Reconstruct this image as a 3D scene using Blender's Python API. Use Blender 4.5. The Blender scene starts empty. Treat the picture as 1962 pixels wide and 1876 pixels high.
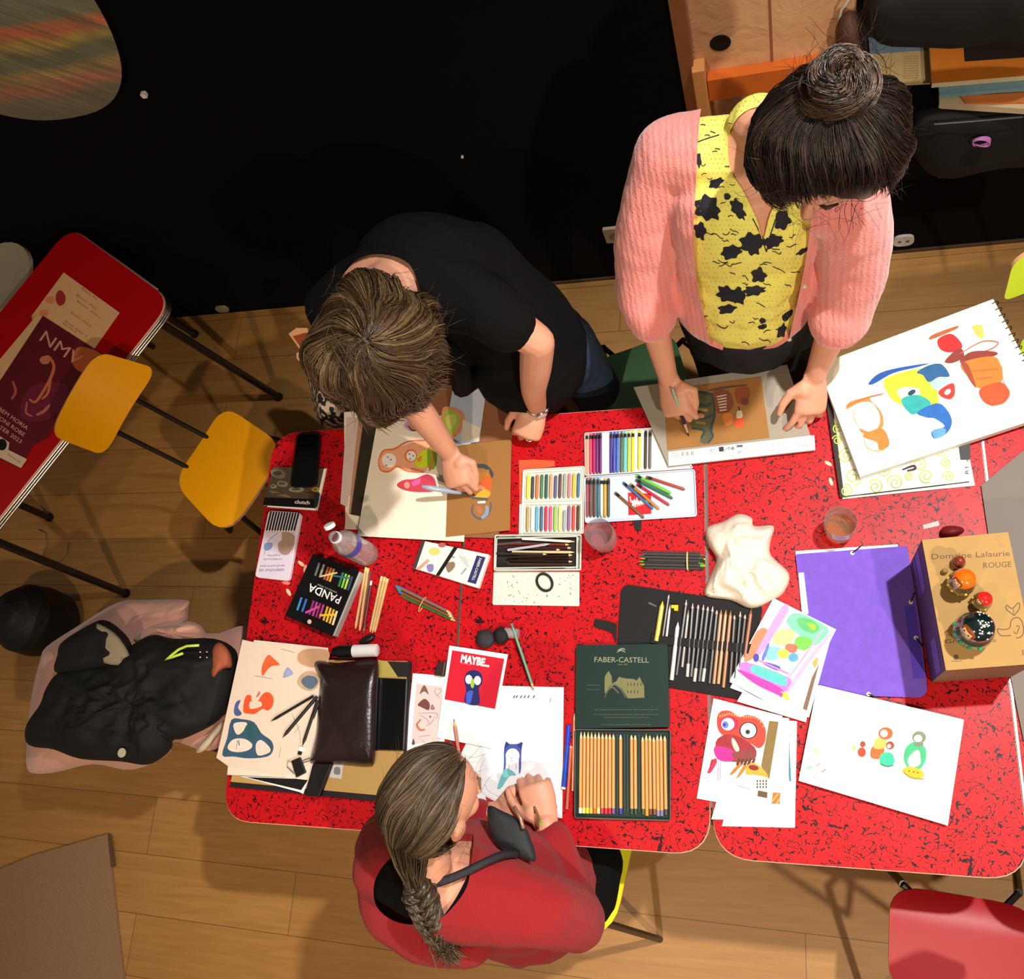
import bpy, bmesh, math, random
from mathutils import Vector, Matrix
from mathutils.bvhtree import BVHTree
from mathutils.noise import noise as pnoise, noise_vector
random.seed(7)
R = random.Random(11)
SC = bpy.context.scene
COL = SC.collection
# ---------------------------------------------------------------- camera
H = 2.89
CX, CY, F = 981.0, 938.0, 1736.0
def _n(v): return Vector(v).normalized()
AX = _n((5688, -262, -1736)); AY = _n((276, -5508, 1736))
AY = (AY - AX * AX.dot(AY)).normalized(); AZ = AX.cross(AY)
def cam2w(v): return Vector((AX.dot(v), AY.dot(v), AZ.dot(v)))
def ray(px, py): return cam2w(Vector((px - CX, py - CY, F)))
def P(px, py, z):
    v = ray(px, py); t = (z - H) / v.z
    return Vector((v.x * t, v.y * t, z))
cam = bpy.data.cameras.new('camera'); co = bpy.data.objects.new('camera', cam); COL.objects.link(co)
cam.sensor_fit = 'HORIZONTAL'; cam.sensor_width = 36; cam.lens = F / 1962 * 36; cam.clip_start = .05
rt, up, bk = cam2w(Vector((1, 0, 0))), cam2w(Vector((0, -1, 0))), cam2w(Vector((0, 0, -1)))
m = Matrix((rt, up, bk)).transposed().to_4x4(); m.translation = Vector((0, 0, H))
co.matrix_world = m; SC.camera = co
# ---------------------------------------------------------------- light
W = bpy.data.worlds.new('world'); SC.world = W; W.use_nodes = True
W.node_tree.nodes['Background'].inputs[0].default_value = (1, .86, .7, 1)
W.node_tree.nodes['Background'].inputs[1].default_value = .14
SC.view_settings.view_transform = 'Standard'; SC.view_settings.look = 'None'
SC.view_settings.gamma = 1; SC.view_settings.use_curve_mapping = False
SC.view_settings.exposure = 0.0
def spot(name, loc, tgt, watts, col, size, blend, rad):
    l = bpy.data.lights.new(name, 'SPOT'); o = bpy.data.objects.new(name, l); COL.objects.link(o)
    l.energy = watts; l.color = col; l.spot_size = math.radians(size); l.spot_blend = blend; l.shadow_soft_size = rad
    o.location = loc; o.rotation_euler = (Vector(tgt) - Vector(loc)).to_track_quat('-Z', 'Y').to_euler()
spot('stage_spot_white', (1.0, 1.05, 4.0), (.0, .3, .74), 620, (1, .95, .9), 62, .9, .05)
spot('stage_spot_warm_right', (1.3, -1.7, 3.4), (-.3, -.1, .2), 340, (1, .86, .66), 84, .8, .05)
spot('stage_spot_warm_left', (-.9, -1.2, 3.6), (-1.2, .5, .4), 130, (1, .76, .5), 100, .8, .05)
# ---------------------------------------------------------------- materials
def lin(c):
    c /= 255.0
    return c / 12.92 if c <= .04045 else ((c + .055) / 1.055) ** 2.4
_mc = {}
def M(r, g, b, rough=.6, metal=0, var=.08, scale=40, bump=0, bs=60, trans=0, ior=1.45, coat=0, sheen=0, alpha=1, spec=.5):
    key = (r, g, b, rough, metal, var, scale, bump, bs, trans, ior, coat, sheen, alpha, spec)
    if key in _mc: return _mc[key]
    m = bpy.data.materials.new('m_%d_%d_%d' % (r, g, b)); m.use_nodes = True
    nt = m.node_tree; N = nt.nodes; L = nt.links; bs_ = N['Principled BSDF']
    I = bs_.inputs
    c = (lin(r), lin(g), lin(b), 1)
    I['Base Color'].default_value = c; I['Roughness'].default_value = rough; I['Metallic'].default_value = metal
    I['Transmission Weight'].default_value = trans; I['IOR'].default_value = ior
    I['Coat Weight'].default_value = coat; I['Sheen Weight'].default_value = sheen; I['Alpha'].default_value = alpha
    I['Specular IOR Level'].default_value = spec
    if var > 0:
        tc = N.new('ShaderNodeTexCoord'); no = N.new('ShaderNodeTexNoise'); no.inputs['Scale'].default_value = scale
        no.inputs['Detail'].default_value = 3
        mx = N.new('ShaderNodeMix'); mx.data_type = 'RGBA'
        mx.inputs[6].default_value = tuple(min(1, x * (1 + var)) for x in c[:3]) + (1,)
        mx.inputs[7].default_value = tuple(x * (1 - var) for x in c[:3]) + (1,)
        L.new(tc.outputs['Object'], no.inputs['Vector']); L.new(no.outputs['Fac'], mx.inputs[0]); L.new(mx.outputs[2], I['Base Color'])
    if bump:
        tc2 = N.new('ShaderNodeTexCoord'); n2 = N.new('ShaderNodeTexNoise'); n2.inputs['Scale'].default_value = bs
        bp = N.new('ShaderNodeBump'); bp.inputs['Strength'].default_value = bump; bp.inputs['Distance'].default_value = .004
        L.new(tc2.outputs['Object'], n2.inputs['Vector']); L.new(n2.outputs['Fac'], bp.inputs['Height']); L.new(bp.outputs[0], I['Normal'])
    _mc[key] = m
    return m
def nodes(m): return m.node_tree.nodes, m.node_tree.links, m.node_tree.nodes['Principled BSDF'].inputs
def newmat(name, rough=.5):
    m = bpy.data.materials.new(name); m.use_nodes = True; n, l, i = nodes(m); i['Roughness'].default_value = rough
    return m, n, l, i
def math_(n, l, op, a, b=None):
    q = n.new('ShaderNodeMath'); q.operation = op
    for k, v in ((0, a), (1, b)):
        if v is None: continue
        if isinstance(v, (int, float)): q.inputs[k].default_value = v
        else: l.new(v, q.inputs[k])
    return q.outputs[0]
def mixc(n, l, f, a, b):
    q = n.new('ShaderNodeMix'); q.data_type = 'RGBA'
    for k, v in ((0, f), (6, a), (7, b)):
        if isinstance(v, (int, float)): q.inputs[k].default_value = v
        elif isinstance(v, tuple): q.inputs[k].default_value = (lin(v[0]), lin(v[1]), lin(v[2]), 1)
        else: l.new(v, q.inputs[k])
    return q.outputs[2]
def tex(n, l, kind, vec, **kw):
    q = n.new('ShaderNodeTex' + kind); l.new(vec, q.inputs['Vector'])
    for k, v in kw.items():
        if k.startswith('_'): setattr(q, k[1:], v)
        else: q.inputs[k.replace('__', ' ')].default_value = v
    return q
def objvec(n, l, sx=1, sy=1, sz=1, rz=0):
    tc = n.new('ShaderNodeTexCoord'); mp = n.new('ShaderNodeMapping'); l.new(tc.outputs['Object'], mp.inputs[0])
    mp.inputs['Scale'].default_value = (sx, sy, sz); mp.inputs['Rotation'].default_value = (0, 0, rz)
    return mp.outputs[0]
# formica: red with short dark flecks
def mk_formica():
    m, n, l, i = newmat('red_flecked_laminate', .42); i['Specular IOR Level'].default_value = .22
    v = objvec(n, l)
    w = tex(n, l, 'Noise', v, Scale=14, Detail=2)
    vv = n.new('ShaderNodeVectorMath'); vv.operation = 'ADD'
    sc = n.new('ShaderNodeVectorMath'); sc.operation = 'SCALE'; l.new(w.outputs['Color'], sc.inputs[0]); sc.inputs['Scale'].default_value = .05
    l.new(v, vv.inputs[0]); l.new(sc.outputs[0], vv.inputs[1])
    a = tex(n, l, 'Noise', vv.outputs[0], Scale=66, Detail=1.2, Roughness=.5)
    line = math_(n, l, 'LESS_THAN', math_(n, l, 'ABSOLUTE', math_(n, l, 'SUBTRACT', a.outputs['Fac'], .5)), .026)
    b = tex(n, l, 'Noise', v, Scale=95, Detail=1)
    line = math_(n, l, 'MULTIPLY', line, math_(n, l, 'GREATER_THAN', b.outputs['Fac'], .46))
    d = tex(n, l, 'Noise', v, Scale=11, Detail=2)
    dens = math_(n, l, 'GREATER_THAN', d.outputs['Fac'], .34)
    line = math_(n, l, 'MULTIPLY', line, dens)
    base = mixc(n, l, tex(n, l, 'Noise', v, Scale=25, Detail=3).outputs['Fac'], (190, 16, 26), (170, 12, 20))
    l.new(mixc(n, l, line, base, (38, 8, 18)), i['Base Color'])
    return m
FORMICA = mk_formica()
def mk_wood():
    m, n, l, i = newmat('oak_floor_planks', .42)
    v = objvec(n, l, rz=.025)
    br = tex(n, l, 'Brick', v, Scale=1, Mortar__Size=.0012, Brick__Width=1.6, Row__Height=.19, Bias=0)
    br.offset = .37
    br.inputs['Color1'].default_value = (.2, .2, .2, 1); br.inputs['Color2'].default_value = (.8, .8, .8, 1); br.inputs['Mortar'].default_value = (.5, .5, .5, 1)
    g = objvec(n, l, 3, 42, 3, rz=.025)
    gr = tex(n, l, 'Noise', g, Scale=1.4, Detail=6, Roughness=.62, Distortion=.5)
    k = tex(n, l, 'Noise', objvec(n, l, 1.4, 5, 1), Scale=1.3, Detail=2)
    c = mixc(n, l, gr.outputs['Fac'], (140, 96, 46), (206, 158, 90))
    c = mixc(n, l, math_(n, l, 'MULTIPLY', br.outputs['Color'], .45), c, (150, 96, 44))
    c = mixc(n, l, math_(n, l, 'MULTIPLY', k.outputs['Fac'], .35), c, (112, 74, 36))
    c = mixc(n, l, br.outputs['Fac'], c, (104, 70, 34))
    l.new(c, i['Base Color'])
    bp = n.new('ShaderNodeBump'); bp.inputs['Strength'].default_value = .12; l.new(gr.outputs['Fac'], bp.inputs['Height']); l.new(bp.outputs[0], i['Normal'])
    return m
def thin(r, g, b, tint=.9, refl=.12):
    m = bpy.data.materials.new('thin_clear'); m.use_nodes = True; n = m.node_tree.nodes; l = m.node_tree.links; n.clear()
    o = n.new('ShaderNodeOutputMaterial'); t = n.new('ShaderNodeBsdfTransparent'); g_ = n.new('ShaderNodeBsdfGlossy'); x = n.new('ShaderNodeMixShader'); f = n.new('ShaderNodeLayerWeight')
    t.inputs[0].default_value = (lin(r), lin(g), lin(b), 1); g_.inputs['Roughness'].default_value = .03; f.inputs['Blend'].default_value = .35
    no = n.new('ShaderNodeTexNoise'); no.inputs['Scale'].default_value = 3; ad = n.new('ShaderNodeMath'); ad.operation = 'MULTIPLY_ADD'; l.new(f.outputs['Fresnel'], ad.inputs[0]); ad.inputs[1].default_value = .55; ad.inputs[2].default_value = refl * .25
    l.new(ad.outputs[0], x.inputs[0]); l.new(t.outputs[0], x.inputs[1]); l.new(g_.outputs[0], x.inputs[2]); df = n.new('ShaderNodeBsdfDiffuse'); df.inputs[0].default_value = (lin(r), lin(g), lin(b), 1); x2 = n.new('ShaderNodeMixShader'); x2.inputs[0].default_value = .10; l.new(x.outputs[0], x2.inputs[1]); l.new(df.outputs[0], x2.inputs[2]); l.new(x2.outputs[0], o.inputs[0]); return m
PAPER = M(238, 236, 232, .8, var=.015, scale=8)
CREAM = M(238, 226, 208, .8, var=.02, scale=8)
KRAFT = M(150, 104, 52, .8, var=.06, scale=300)
BLACK = M(14, 14, 16, .5)
CHROME = M(200, 198, 195, .25, metal=1, var=.03)
STEELBLK = M(26, 20, 18, .35)
SKIN = M(204, 146, 119, .5, var=.1, scale=26, bump=.12, bs=160)
# ---------------------------------------------------------------- object plumbing
def tag(o, label, cat=None, group=None, kind=None):
    if label: o['label'] = label
    if cat: o['category'] = cat
    if group: o['group'] = group
    if kind: o['kind'] = kind
    return o
def thing(name, label, cat, loc, group=None):
    o = bpy.data.objects.new(name, None); COL.objects.link(o); o.location = loc; o.empty_display_size = .03
    return tag(o, label, cat, group)
def link_mesh(name, me, parent=None):
    o = bpy.data.objects.new(name, me); COL.objects.link(o)
    if parent is not None: o.parent = parent
    return o
def worldloc(o):
    v = Vector((0, 0, 0))
    while o is not None: v = v + o.location; o = o.parent
    return v
def area2(p): return sum(p[i].x * p[(i + 1) % len(p)].y - p[(i + 1) % len(p)].x * p[i].y for i in range(len(p)))
def cat_rom(pts, n=6, closed=False):
    out = []; m_ = len(pts)
    pts = [Vector(p) for p in pts]
    rng = range(m_ if closed else m_ - 1)
    for i in rng:
        if closed: p0, p1, p2, p3 = (pts[(i + k) % m_] for k in (-1, 0, 1, 2))
        else: p0, p1, p2, p3 = pts[max(i - 1, 0)], pts[i], pts[i + 1], pts[min(i + 2, m_ - 1)]
        for k in range(n):
            t = k / n
            out.append(.5 * ((2 * p1) + (p2 - p0) * t + (2 * p0 - 5 * p1 + 4 * p2 - p3) * t * t + (3 * p1 - p0 - 3 * p2 + p3) * t ** 3))
    if not closed: out.append(pts[-1])
    return out
def rounded(pts, r, n=5):
    out = []; m_ = len(pts); pts = [Vector(p) for p in pts]
    rs = r if isinstance(r, (list, tuple)) else [r] * m_
    for i in range(m_):
        p = pts[i]; a = pts[i - 1] - p; b = pts[(i + 1) % m_] - p; rr = rs[i]
        if rr <= 0: out.append(p); continue
        k = min(rr, a.length * .49, b.length * .49); a = p + a.normalized() * k; b = p + b.normalized() * k
        for j in range(n + 1):
            t = j / n; out.append(a * (1 - t) ** 2 + p * 2 * t * (1 - t) + b * t * t)
    return out
def ell(cx, cy, rx, ry, rot=0, n=20, a0=0, a1=360):
    c, s = math.cos(math.radians(rot)), math.sin(math.radians(rot)); o = []
    for k in range(n + (a1 - a0 < 360)):
        t = math.radians(a0 + (a1 - a0) * k / n); x, y = rx * math.cos(t), ry * math.sin(t)
        o.append((cx + x * c - y * s, cy + x * s + y * c))
    return o
class MB:
    def __init__(s): s.v = []; s.f = []; s.mi = []; s.mats = []; s.zc = 0
    def mid(s, m):
        if m not in s.mats: s.mats.append(m)
        return s.mats.index(m)
    def add(s, vs, fs, m):
        b = len(s.v); s.v += [Vector(v) for v in vs]; k = s.mid(m)
        for f in fs: s.f.append([b + i for i in f]); s.mi.append(k)
        return s
    def prismw(s, pts, z0, z1, m, mside=None):
        pts = [Vector((p[0], p[1], 0)) for p in pts]
        if area2(pts) < 0: pts.reverse()
        n = len(pts)
        s.add([(p.x, p.y, z1) for p in pts], [list(range(n))], m)
        s.add([(p.x, p.y, z0) for p in pts] + [(p.x, p.y, z1) for p in pts], [list(range(n))[::-1]] + [[i, (i + 1) % n, n + (i + 1) % n, n + i] for i in range(n)], mside or m)
        return s
    def prism(s, px, z0, z1, m, mside=None): return s.prismw([P(p[0], p[1], z1) for p in px], z0, z1, m, mside)
    def dec(s, px, z, m):
        s.zc += 1; z += .00012 * s.zc * .25 + .0002
        pts = [P(p[0], p[1], z) for p in px]
        if area2(pts) < 0: pts.reverse()
        return s.add(pts, [list(range(len(pts)))], m)
    def blob(s, px, z, m, n=5): return s.dec([(p.x, p.y) for p in cat_rom([Vector((a, b)) for a, b in px], n, True)], z, m)
    def stroke(s, px, w, z, m, smooth=True, taper=True):
        s.zc += 1; z += .00003 * s.zc + .0002
        q = cat_rom([Vector(p) for p in px], 5) if smooth and len(px) > 2 else [Vector(p) for p in px]
        vs = []; n = len(q)
        for i, p in enumerate(q):
            d = (q[min(i + 1, n - 1)] - q[max(i - 1, 0)]).normalized(); nn = Vector((-d.y, d.x))
            ww = w * .5 * (1 if not taper else (.55 + .45 * math.sin(math.pi * (i + .3) / n)))
            a, b = p + nn * ww, p - nn * ww
            vs += [P(a.x, a.y, z), P(b.x, b.y, z)]
        return s.add(vs, [[2 * i, 2 * i + 1, 2 * i + 3, 2 * i + 2] for i in range(n - 1)], m)
    def tube(s, pts, rad, m, n=8, caps=True, flat=None):
        pts = [Vector(p) for p in pts]; k = len(pts)
        if not isinstance(rad, (list, tuple)): rad = [rad] * k
        t0 = (pts[1] - pts[0]).normalized(); u = t0.orthogonal().normalized(); vs = []
        for i, p in enumerate(pts):
            t = (pts[min(i + 1, k - 1)] - pts[max(i - 1, 0)]).normalized()
            u = (u - t * u.dot(t)).normalized(); w = t.cross(u)
            for j in range(n):
                a = 2 * math.pi * j / n; o = (u * math.cos(a) + w * math.sin(a)) * rad[i]
                if flat: o -= flat[0] * o.dot(flat[0]) * (1 - flat[1])
                vs.append(p + o)
        fs = [[i * n + j, i * n + (j + 1) % n, (i + 1) * n + (j + 1) % n, (i + 1) * n + j] for i in range(k - 1) for j in range(n)]
        if caps: fs += [list(range(n))[::-1], [(k - 1) * n + j for j in range(n)]]
        return s.add(vs, fs, m)
    def lathe(s, c, prof, m, n=24, axis=None, mats=None):
        c = Vector(c); q = (axis.to_track_quat('Z', 'Y') if axis else None); vs = []
        for r, z in prof:
            for j in range(n):
                a = 2 * math.pi * j / n; o = Vector((r * math.cos(a), r * math.sin(a), z)); vs.append(c + (q @ o if q else o))
        for i in range(len(prof) - 1):
            mm = mats[i] if mats else m
            s.add(vs[i * n:(i + 2) * n], [[j, (j + 1) % n, n + (j + 1) % n, n + j] for j in range(n)], mm)
        return s
    def ball(s, c, r, m, n=12, M3=None):
        r = r if isinstance(r, (list, tuple)) else (r, r, r); vs = []; fs = []
        for i in range(n + 1):
            for j in range(2 * n):
                a, b = math.pi * i / n, math.pi * j / n
                o = Vector((r[0] * math.sin(a) * math.cos(b), r[1] * math.sin(a) * math.sin(b), r[2] * math.cos(a)))
                vs.append(Vector(c) + (M3 @ o if M3 else o))
        for i in range(n):
            for j in range(2 * n): fs.append([i * 2 * n + j, (i + 1) * 2 * n + j, (i + 1) * 2 * n + (j + 1) % (2 * n), i * 2 * n + (j + 1) % (2 * n)])
        return s.add(vs, fs, m)
    def text(s, txt, px, e1, hgt, z, m, width=None, e2=None, bold=0):
        """txt centred on px (photo pixel on plane z); e1 = reading direction in pixels; hgt = cap height px"""
        cu = bpy.data.curves.new('t', 'FONT'); cu.body = txt; cu.size = 1; cu.resolution_u = 2; cu.offset = bold
        o = bpy.data.objects.new('t', cu); COL.objects.link(o); dg = bpy.context.evaluated_depsgraph_get()
        me = bpy.data.meshes.new_from_object(o.evaluated_get(dg)); vs = [v.co.copy() for v in me.vertices]; fs = [list(p.vertices) for p in me.polygons]
        bpy.data.objects.remove(o); bpy.data.curves.remove(cu); bpy.data.meshes.remove(me)
        if not vs: return s
        s.zc += 1; z += .00003 * s.zc + .0002
        x0, x1 = min(v.x for v in vs), max(v.x for v in vs)
        k = hgt / .73; kx = (width / (x1 - x0)) if width else k
        e1 = Vector(e1).normalized(); e2 = Vector(e2).normalized() if e2 else Vector((e1.y, -e1.x))
        out = []
        for v in vs:
            q = Vector(px) + e1 * (v.x - (x0 + x1) / 2) * kx + e2 * (v.y - .36) * k
            out.append(P(q.x, q.y, z))
        return s.add(out, fs, m)
    def build(s, name, parent=None, smooth=None, bev=0, sub=0, label=None, cat=None, group=None, kind=None, origin=None):
        if parent is not None: o0 = worldloc(parent)
        elif origin is not None: o0 = Vector(origin)
        else:
            zs = min(v.z for v in s.v); o0 = Vector((sum(v.x for v in s.v) / len(s.v), sum(v.y for v in s.v) / len(s.v), zs))
        me = bpy.data.meshes.new(name); me.from_pydata([v - o0 for v in s.v], [], s.f)
        for mt in s.mats: me.materials.append(mt)
        me.polygons.foreach_set('material_index', s.mi)
        me.update()
        o = link_mesh(name, me, parent)
        if parent is None: o.location = o0
        if bev or sub:
            bm = bmesh.new(); bm.from_mesh(me); bmesh.ops.remove_doubles(bm, verts=bm.verts, dist=1e-5); bm.to_mesh(me); bm.free()
        if bev:
            b = o.modifiers.new('b', 'BEVEL'); b.width = bev; b.segments = 2; b.limit_method = 'ANGLE'; b.angle_limit = .6
        if sub:
            q = o.modifiers.new('s', 'SUBSURF'); q.levels = sub; q.render_levels = sub
        if smooth is None: smooth = bool(sub)
        if smooth:
            if smooth is True: me.shade_smooth()
            else: me.shade_smooth(); me.set_sharp_from_angle(angle=smooth)
        return tag(o, label, cat, group, kind)
ORD = ['first', 'second', 'third', 'fourth', 'fifth', 'sixth', 'seventh', 'eighth', 'ninth', 'tenth', 'eleventh', 'twelfth', 'thirteenth', 'fourteenth', 'fifteenth',
       'sixteenth', 'seventeenth', 'eighteenth', 'nineteenth', 'twentieth']
T = .74
# ================================================================ setting
WA, WBp = P(300, 612, 0), P(1962, 460, 0)
WD = (WBp - WA).normalized(); WN = Vector((-WD.y, WD.x, 0))
def Wp(px, py, off=0):
    v = ray(px, py); o = Vector((0, 0, H)); t = ((WA - o).dot(WN) + off) / v.dot(WN); return o + v * t
def wl(s, off, z): return WA + WD * s + WN * off + Vector((0, 0, z))
def wallprism(mb, pts, o0, o1, m, mside=None):
    """pts = (along-wall, z) pairs, extruded from offset o0 (front, towards the room) to o1"""
    n = len(pts); a = [wl(s, o0, z) for s, z in pts]; b = [wl(s, o1, z) for s, z in pts]
    if sum(pts[i][0] * pts[(i + 1) % n][1] - pts[(i + 1) % n][0] * pts[i][1] for i in range(n)) < 0: a.reverse(); b.reverse()
    mb.add(a, [list(range(n))], m); mb.add(a + b, [[2 * n - 1 - i for i in range(n)]] + [[(i + 1) % n, i, n + i, n + (i + 1) % n] for i in range(n)], mside or m)
def wcoord(px, py, off=0):
    q = Wp(px, py, off) - WA; return (q.dot(WD), q.z)
fl = MB(); fl.prismw([(-5, -3), (3, -3), (3, 2.4), (-5, 2.4)], -.05, 0, mk_wood()); fl.build('floor', kind='structure', origin=(0, 0, 0))
WALLM = M(7, 7, 8, .85, var=.2, scale=6, bump=.25, bs=220, spec=.1)
s0 = wcoord(1280, 0)[0]
wb = MB(); wallprism(wb, [(-3, 0), (6, 0), (6, .70), (s0, .70), (s0, 3.2), (-3, 3.2)], 0, .12, WALLM)
wb.build('wall_back', kind='structure')
TANW = M(150, 96, 58, .6, var=.1)
# jamb beside the opening, papered panel, post, board and shelf
tr = MB(); wallprism(tr, [(s0, .70), (s0 + .035, .70), (s0 + .035, 3.2), (s0, 3.2)], -.004, .12, TANW); tr.build('trim_1', kind='structure')
def mk_paper_wall():
    m, n, l, i = newmat('crumpled_kraft_wall', .6)
    v = objvec(n, l); a = tex(n, l, 'Noise', v, Scale=5, Detail=3); b = tex(n, l, 'Voronoi', v, Scale=7, _feature='DISTANCE_TO_EDGE')
    l.new(mixc(n, l, a.outputs['Fac'], (196, 140, 92), (226, 184, 142)), i['Base Color'])
    bp = n.new('ShaderNodeBump'); bp.inputs['Strength'].default_value = .5; bp.inputs['Distance'].default_value = .01
    nz = tex(n, l, 'Noise', v, Scale=16, Detail=4, Distortion=1.2); l.new(nz.outputs['Fac'], bp.inputs['Height']); l.new(bp.outputs[0], i['Normal'])
    return m
pw = MB(); s1 = s0 + .035; s2 = wcoord(1640, 40)[0]
wallprism(pw, [(s1, .70), (s2, .70), (s2, 3.2), (s1, 3.2)], .02, .12, mk_paper_wall())
hc = wcoord(1380, 82, .02); k = len(pw.v)
hole = [(hc[0] + .026 * math.cos(t * .314), hc[1] + .026 * math.sin(t * .314)) for t in range(20)]
pw2 = MB(); wallprism(pw, hole, .0185, .03, BLACK)
sa = wcoord(1472, 0, .02)[0]; wallprism(pw, [(sa, .7), (sa + .006, .7), (sa + .006, 3.2), (sa, 3.2)], .018, .03, M(150, 90, 60))
pw.build('wall_panel', kind='structure')
bd = MB(); wallprism(bd, [(s1 + .03, .86), (s2, .86), (s2, .935), (s1 + .03, .935)], -.012, .0195, M(214, 108, 40, .4, var=.15, scale=20)); bd.build('trim_2', kind='structure')
po = MB(); wallprism(po, [(s1 - .005, .70), (s1 + .028, .70), (s1 + .028, .985), (s1 - .005, .985)], -.022, .0195, M(226, 158, 92, .5, var=.1, scale=30)); po.build('trim_3', kind='structure', bev=.003)
nf = MB(); wallprism(nf, [(s2, .66), (6, .66), (6, .70), (s2, .70)], .12, .6, M(60, 40, 28)); nf.build('shelf_ledge', kind='structure')
nb = MB(); wallprism(nb, [(s2, .66), (6, .66), (6, 3.2), (s2, 3.2)], .6, .65, WALLM); nb.build('wall_niche_back', kind='structure')
ns = MB(); wallprism(ns, [(s2 - .02, .66), (s2, .66), (s2, 3.2), (s2 - .02, 3.2)], .12, .6, WALLM); ns.build('wall_niche_side', kind='structure')
cb = MB(); wallprism(cb, [(1.0, 0), (6, 0), (6, .012), (1.0, .012)], -.008, -.0005, M(70, 46, 26)); cb.build('baseboard_back', kind='structure')
# wall fittings
def wallbox(name, px, w, h, d, m, label, cat, extra=None, rnd=None):
    s, z = wcoord(*px); mb = MB()
    pts = rounded([(s - w, z - h), (s + w, z - h), (s + w, z + h), (s - w, z + h)], rnd or .004)
    wallprism(mb, [(p.x, p.y) for p in pts], -d, -.0003, m)
    o = mb.build(name, label=label, cat=cat)
    return o, s, z
def wsock(par, s, z, r, m, nm, d0=.0125):
    mb = MB(); wallprism(mb, [(s + r * math.cos(t * .393), z + r * math.sin(t * .393)) for t in range(16)], -d0, -.006, m); o = mb.build(nm, parent=par)
BEI = M(196, 172, 146, .5)
o, s, z = wallbox('wall_socket', (1181, 446), .04, .04, .012, BEI, 'square beige wall socket low on the black wall beside the pink cardigan', 'socket'); wsock(o, s, z, .021, M(150, 124, 100), 'socket_recess', .0135)
o, s, z = wallbox('wall_socket', (1731, 458), .032, .028, .01, M(190, 186, 182), 'round white double socket plate at the foot of the wall right of the standing women', 'socket', rnd=.027)
wsock(o, s - .012, z, .006, M(90, 86, 84), 'socket_hole', .0108); wsock(o, s + .012, z, .006, M(90, 86, 84), 'socket_hole', .0108)
wallbox('wall_plug', (426, 590), .028, .02, .01, M(150, 140, 110), 'small pale round cap at the foot of the black wall above the yellow chair', 'cap', rnd=.019)
wallbox('wall_hook', (277, 178), .008, .008, .012, M(220, 214, 210), 'tiny white hook on black wall beside the round painting', 'hook')
wallbox('wall_hook', (886, 299), .004, .004, .006, M(200, 200, 200), 'tiny white pin in the middle of the black wall', 'hook')
# round painting
def mk_paint():
    m, n, l, i = newmat('streaky_grass_painting', .6)
    tc = n.new('ShaderNodeTexCoord'); sp = n.new('ShaderNodeSeparateXYZ'); l.new(tc.outputs['Object'], sp.inputs[0])
    # diagonal streaks
    q = n.new('ShaderNodeMapping'); q.inputs['Scale'].default_value = (5, 5, 60); q0 = n.new('ShaderNodeMapping'); q0.inputs['Rotation'].default_value = (0, math.radians(-42), 0); l.new(tc.outputs['Object'], q0.inputs[0]); l.new(q0.outputs[0], q.inputs[0])
    st = tex(n, l, 'Noise', q.outputs[0], Scale=1, Detail=4)
    bl = tex(n, l, 'Noise', tc.outputs['Object'], Scale=5, Detail=2)
    zz = math_(n, l, 'ADD', sp.outputs[2], math_(n, l, 'MULTIPLY', bl.outputs['Fac'], .10))
    rp = n.new('ShaderNodeValToRGB'); e = rp.color_ramp; e.interpolation = 'EASE'
    mr = n.new('ShaderNodeMapRange'); mr.inputs[1].default_value = -.22; mr.inputs[2].default_value = .18; l.new(zz, mr.inputs[0])
    stops = [(0, (84, 72, 58)), (.2, (112, 100, 84)), (.33, (206, 104, 84)), (.44, (196, 150, 70)), (.53, (84, 104, 80)), (.59, (92, 108, 76)), (.67, (216, 176, 56)), (.75, (236, 96, 50)), (.79, (222, 100, 56)), (.84, (110, 124, 100)), (1, (124, 134, 116))]
    while len(e.elements) < len(stops): e.elements.new(.5)
    for k, (p, c) in enumerate(stops): e.elements[k].position = p; e.elements[k].color = (lin(c[0]), lin(c[1]), lin(c[2]), 1)
    l.new(mr.outputs[0], rp.inputs[0])
    f = math_(n, l, 'MULTIPLY', math_(n, l, 'SUBTRACT', st.outputs['Fac'], .25), 1.7)
    dk = mixc(n, l, f, (96, 92, 74), mixc(n, l, .12, rp.outputs[0], (236, 226, 190))); l.new(dk, i['Base Color'])
    return m
pt = MB()
sg = lambda v_: math.copysign(abs(v_) ** (2 / 2.4), v_)
wallprism(pt, [(.64 + .412 * sg(math.cos(k_ * math.pi / 40)), 1.88 + .684 * sg(math.sin(k_ * math.pi / 40))) for k_ in range(80)], -.03, -.002, mk_paint(), BLACK)
pt.build('round_painting', label='rounded painting of streaky orange and green grass on the black wall', cat='painting', origin=Wp(100, 60))
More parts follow.
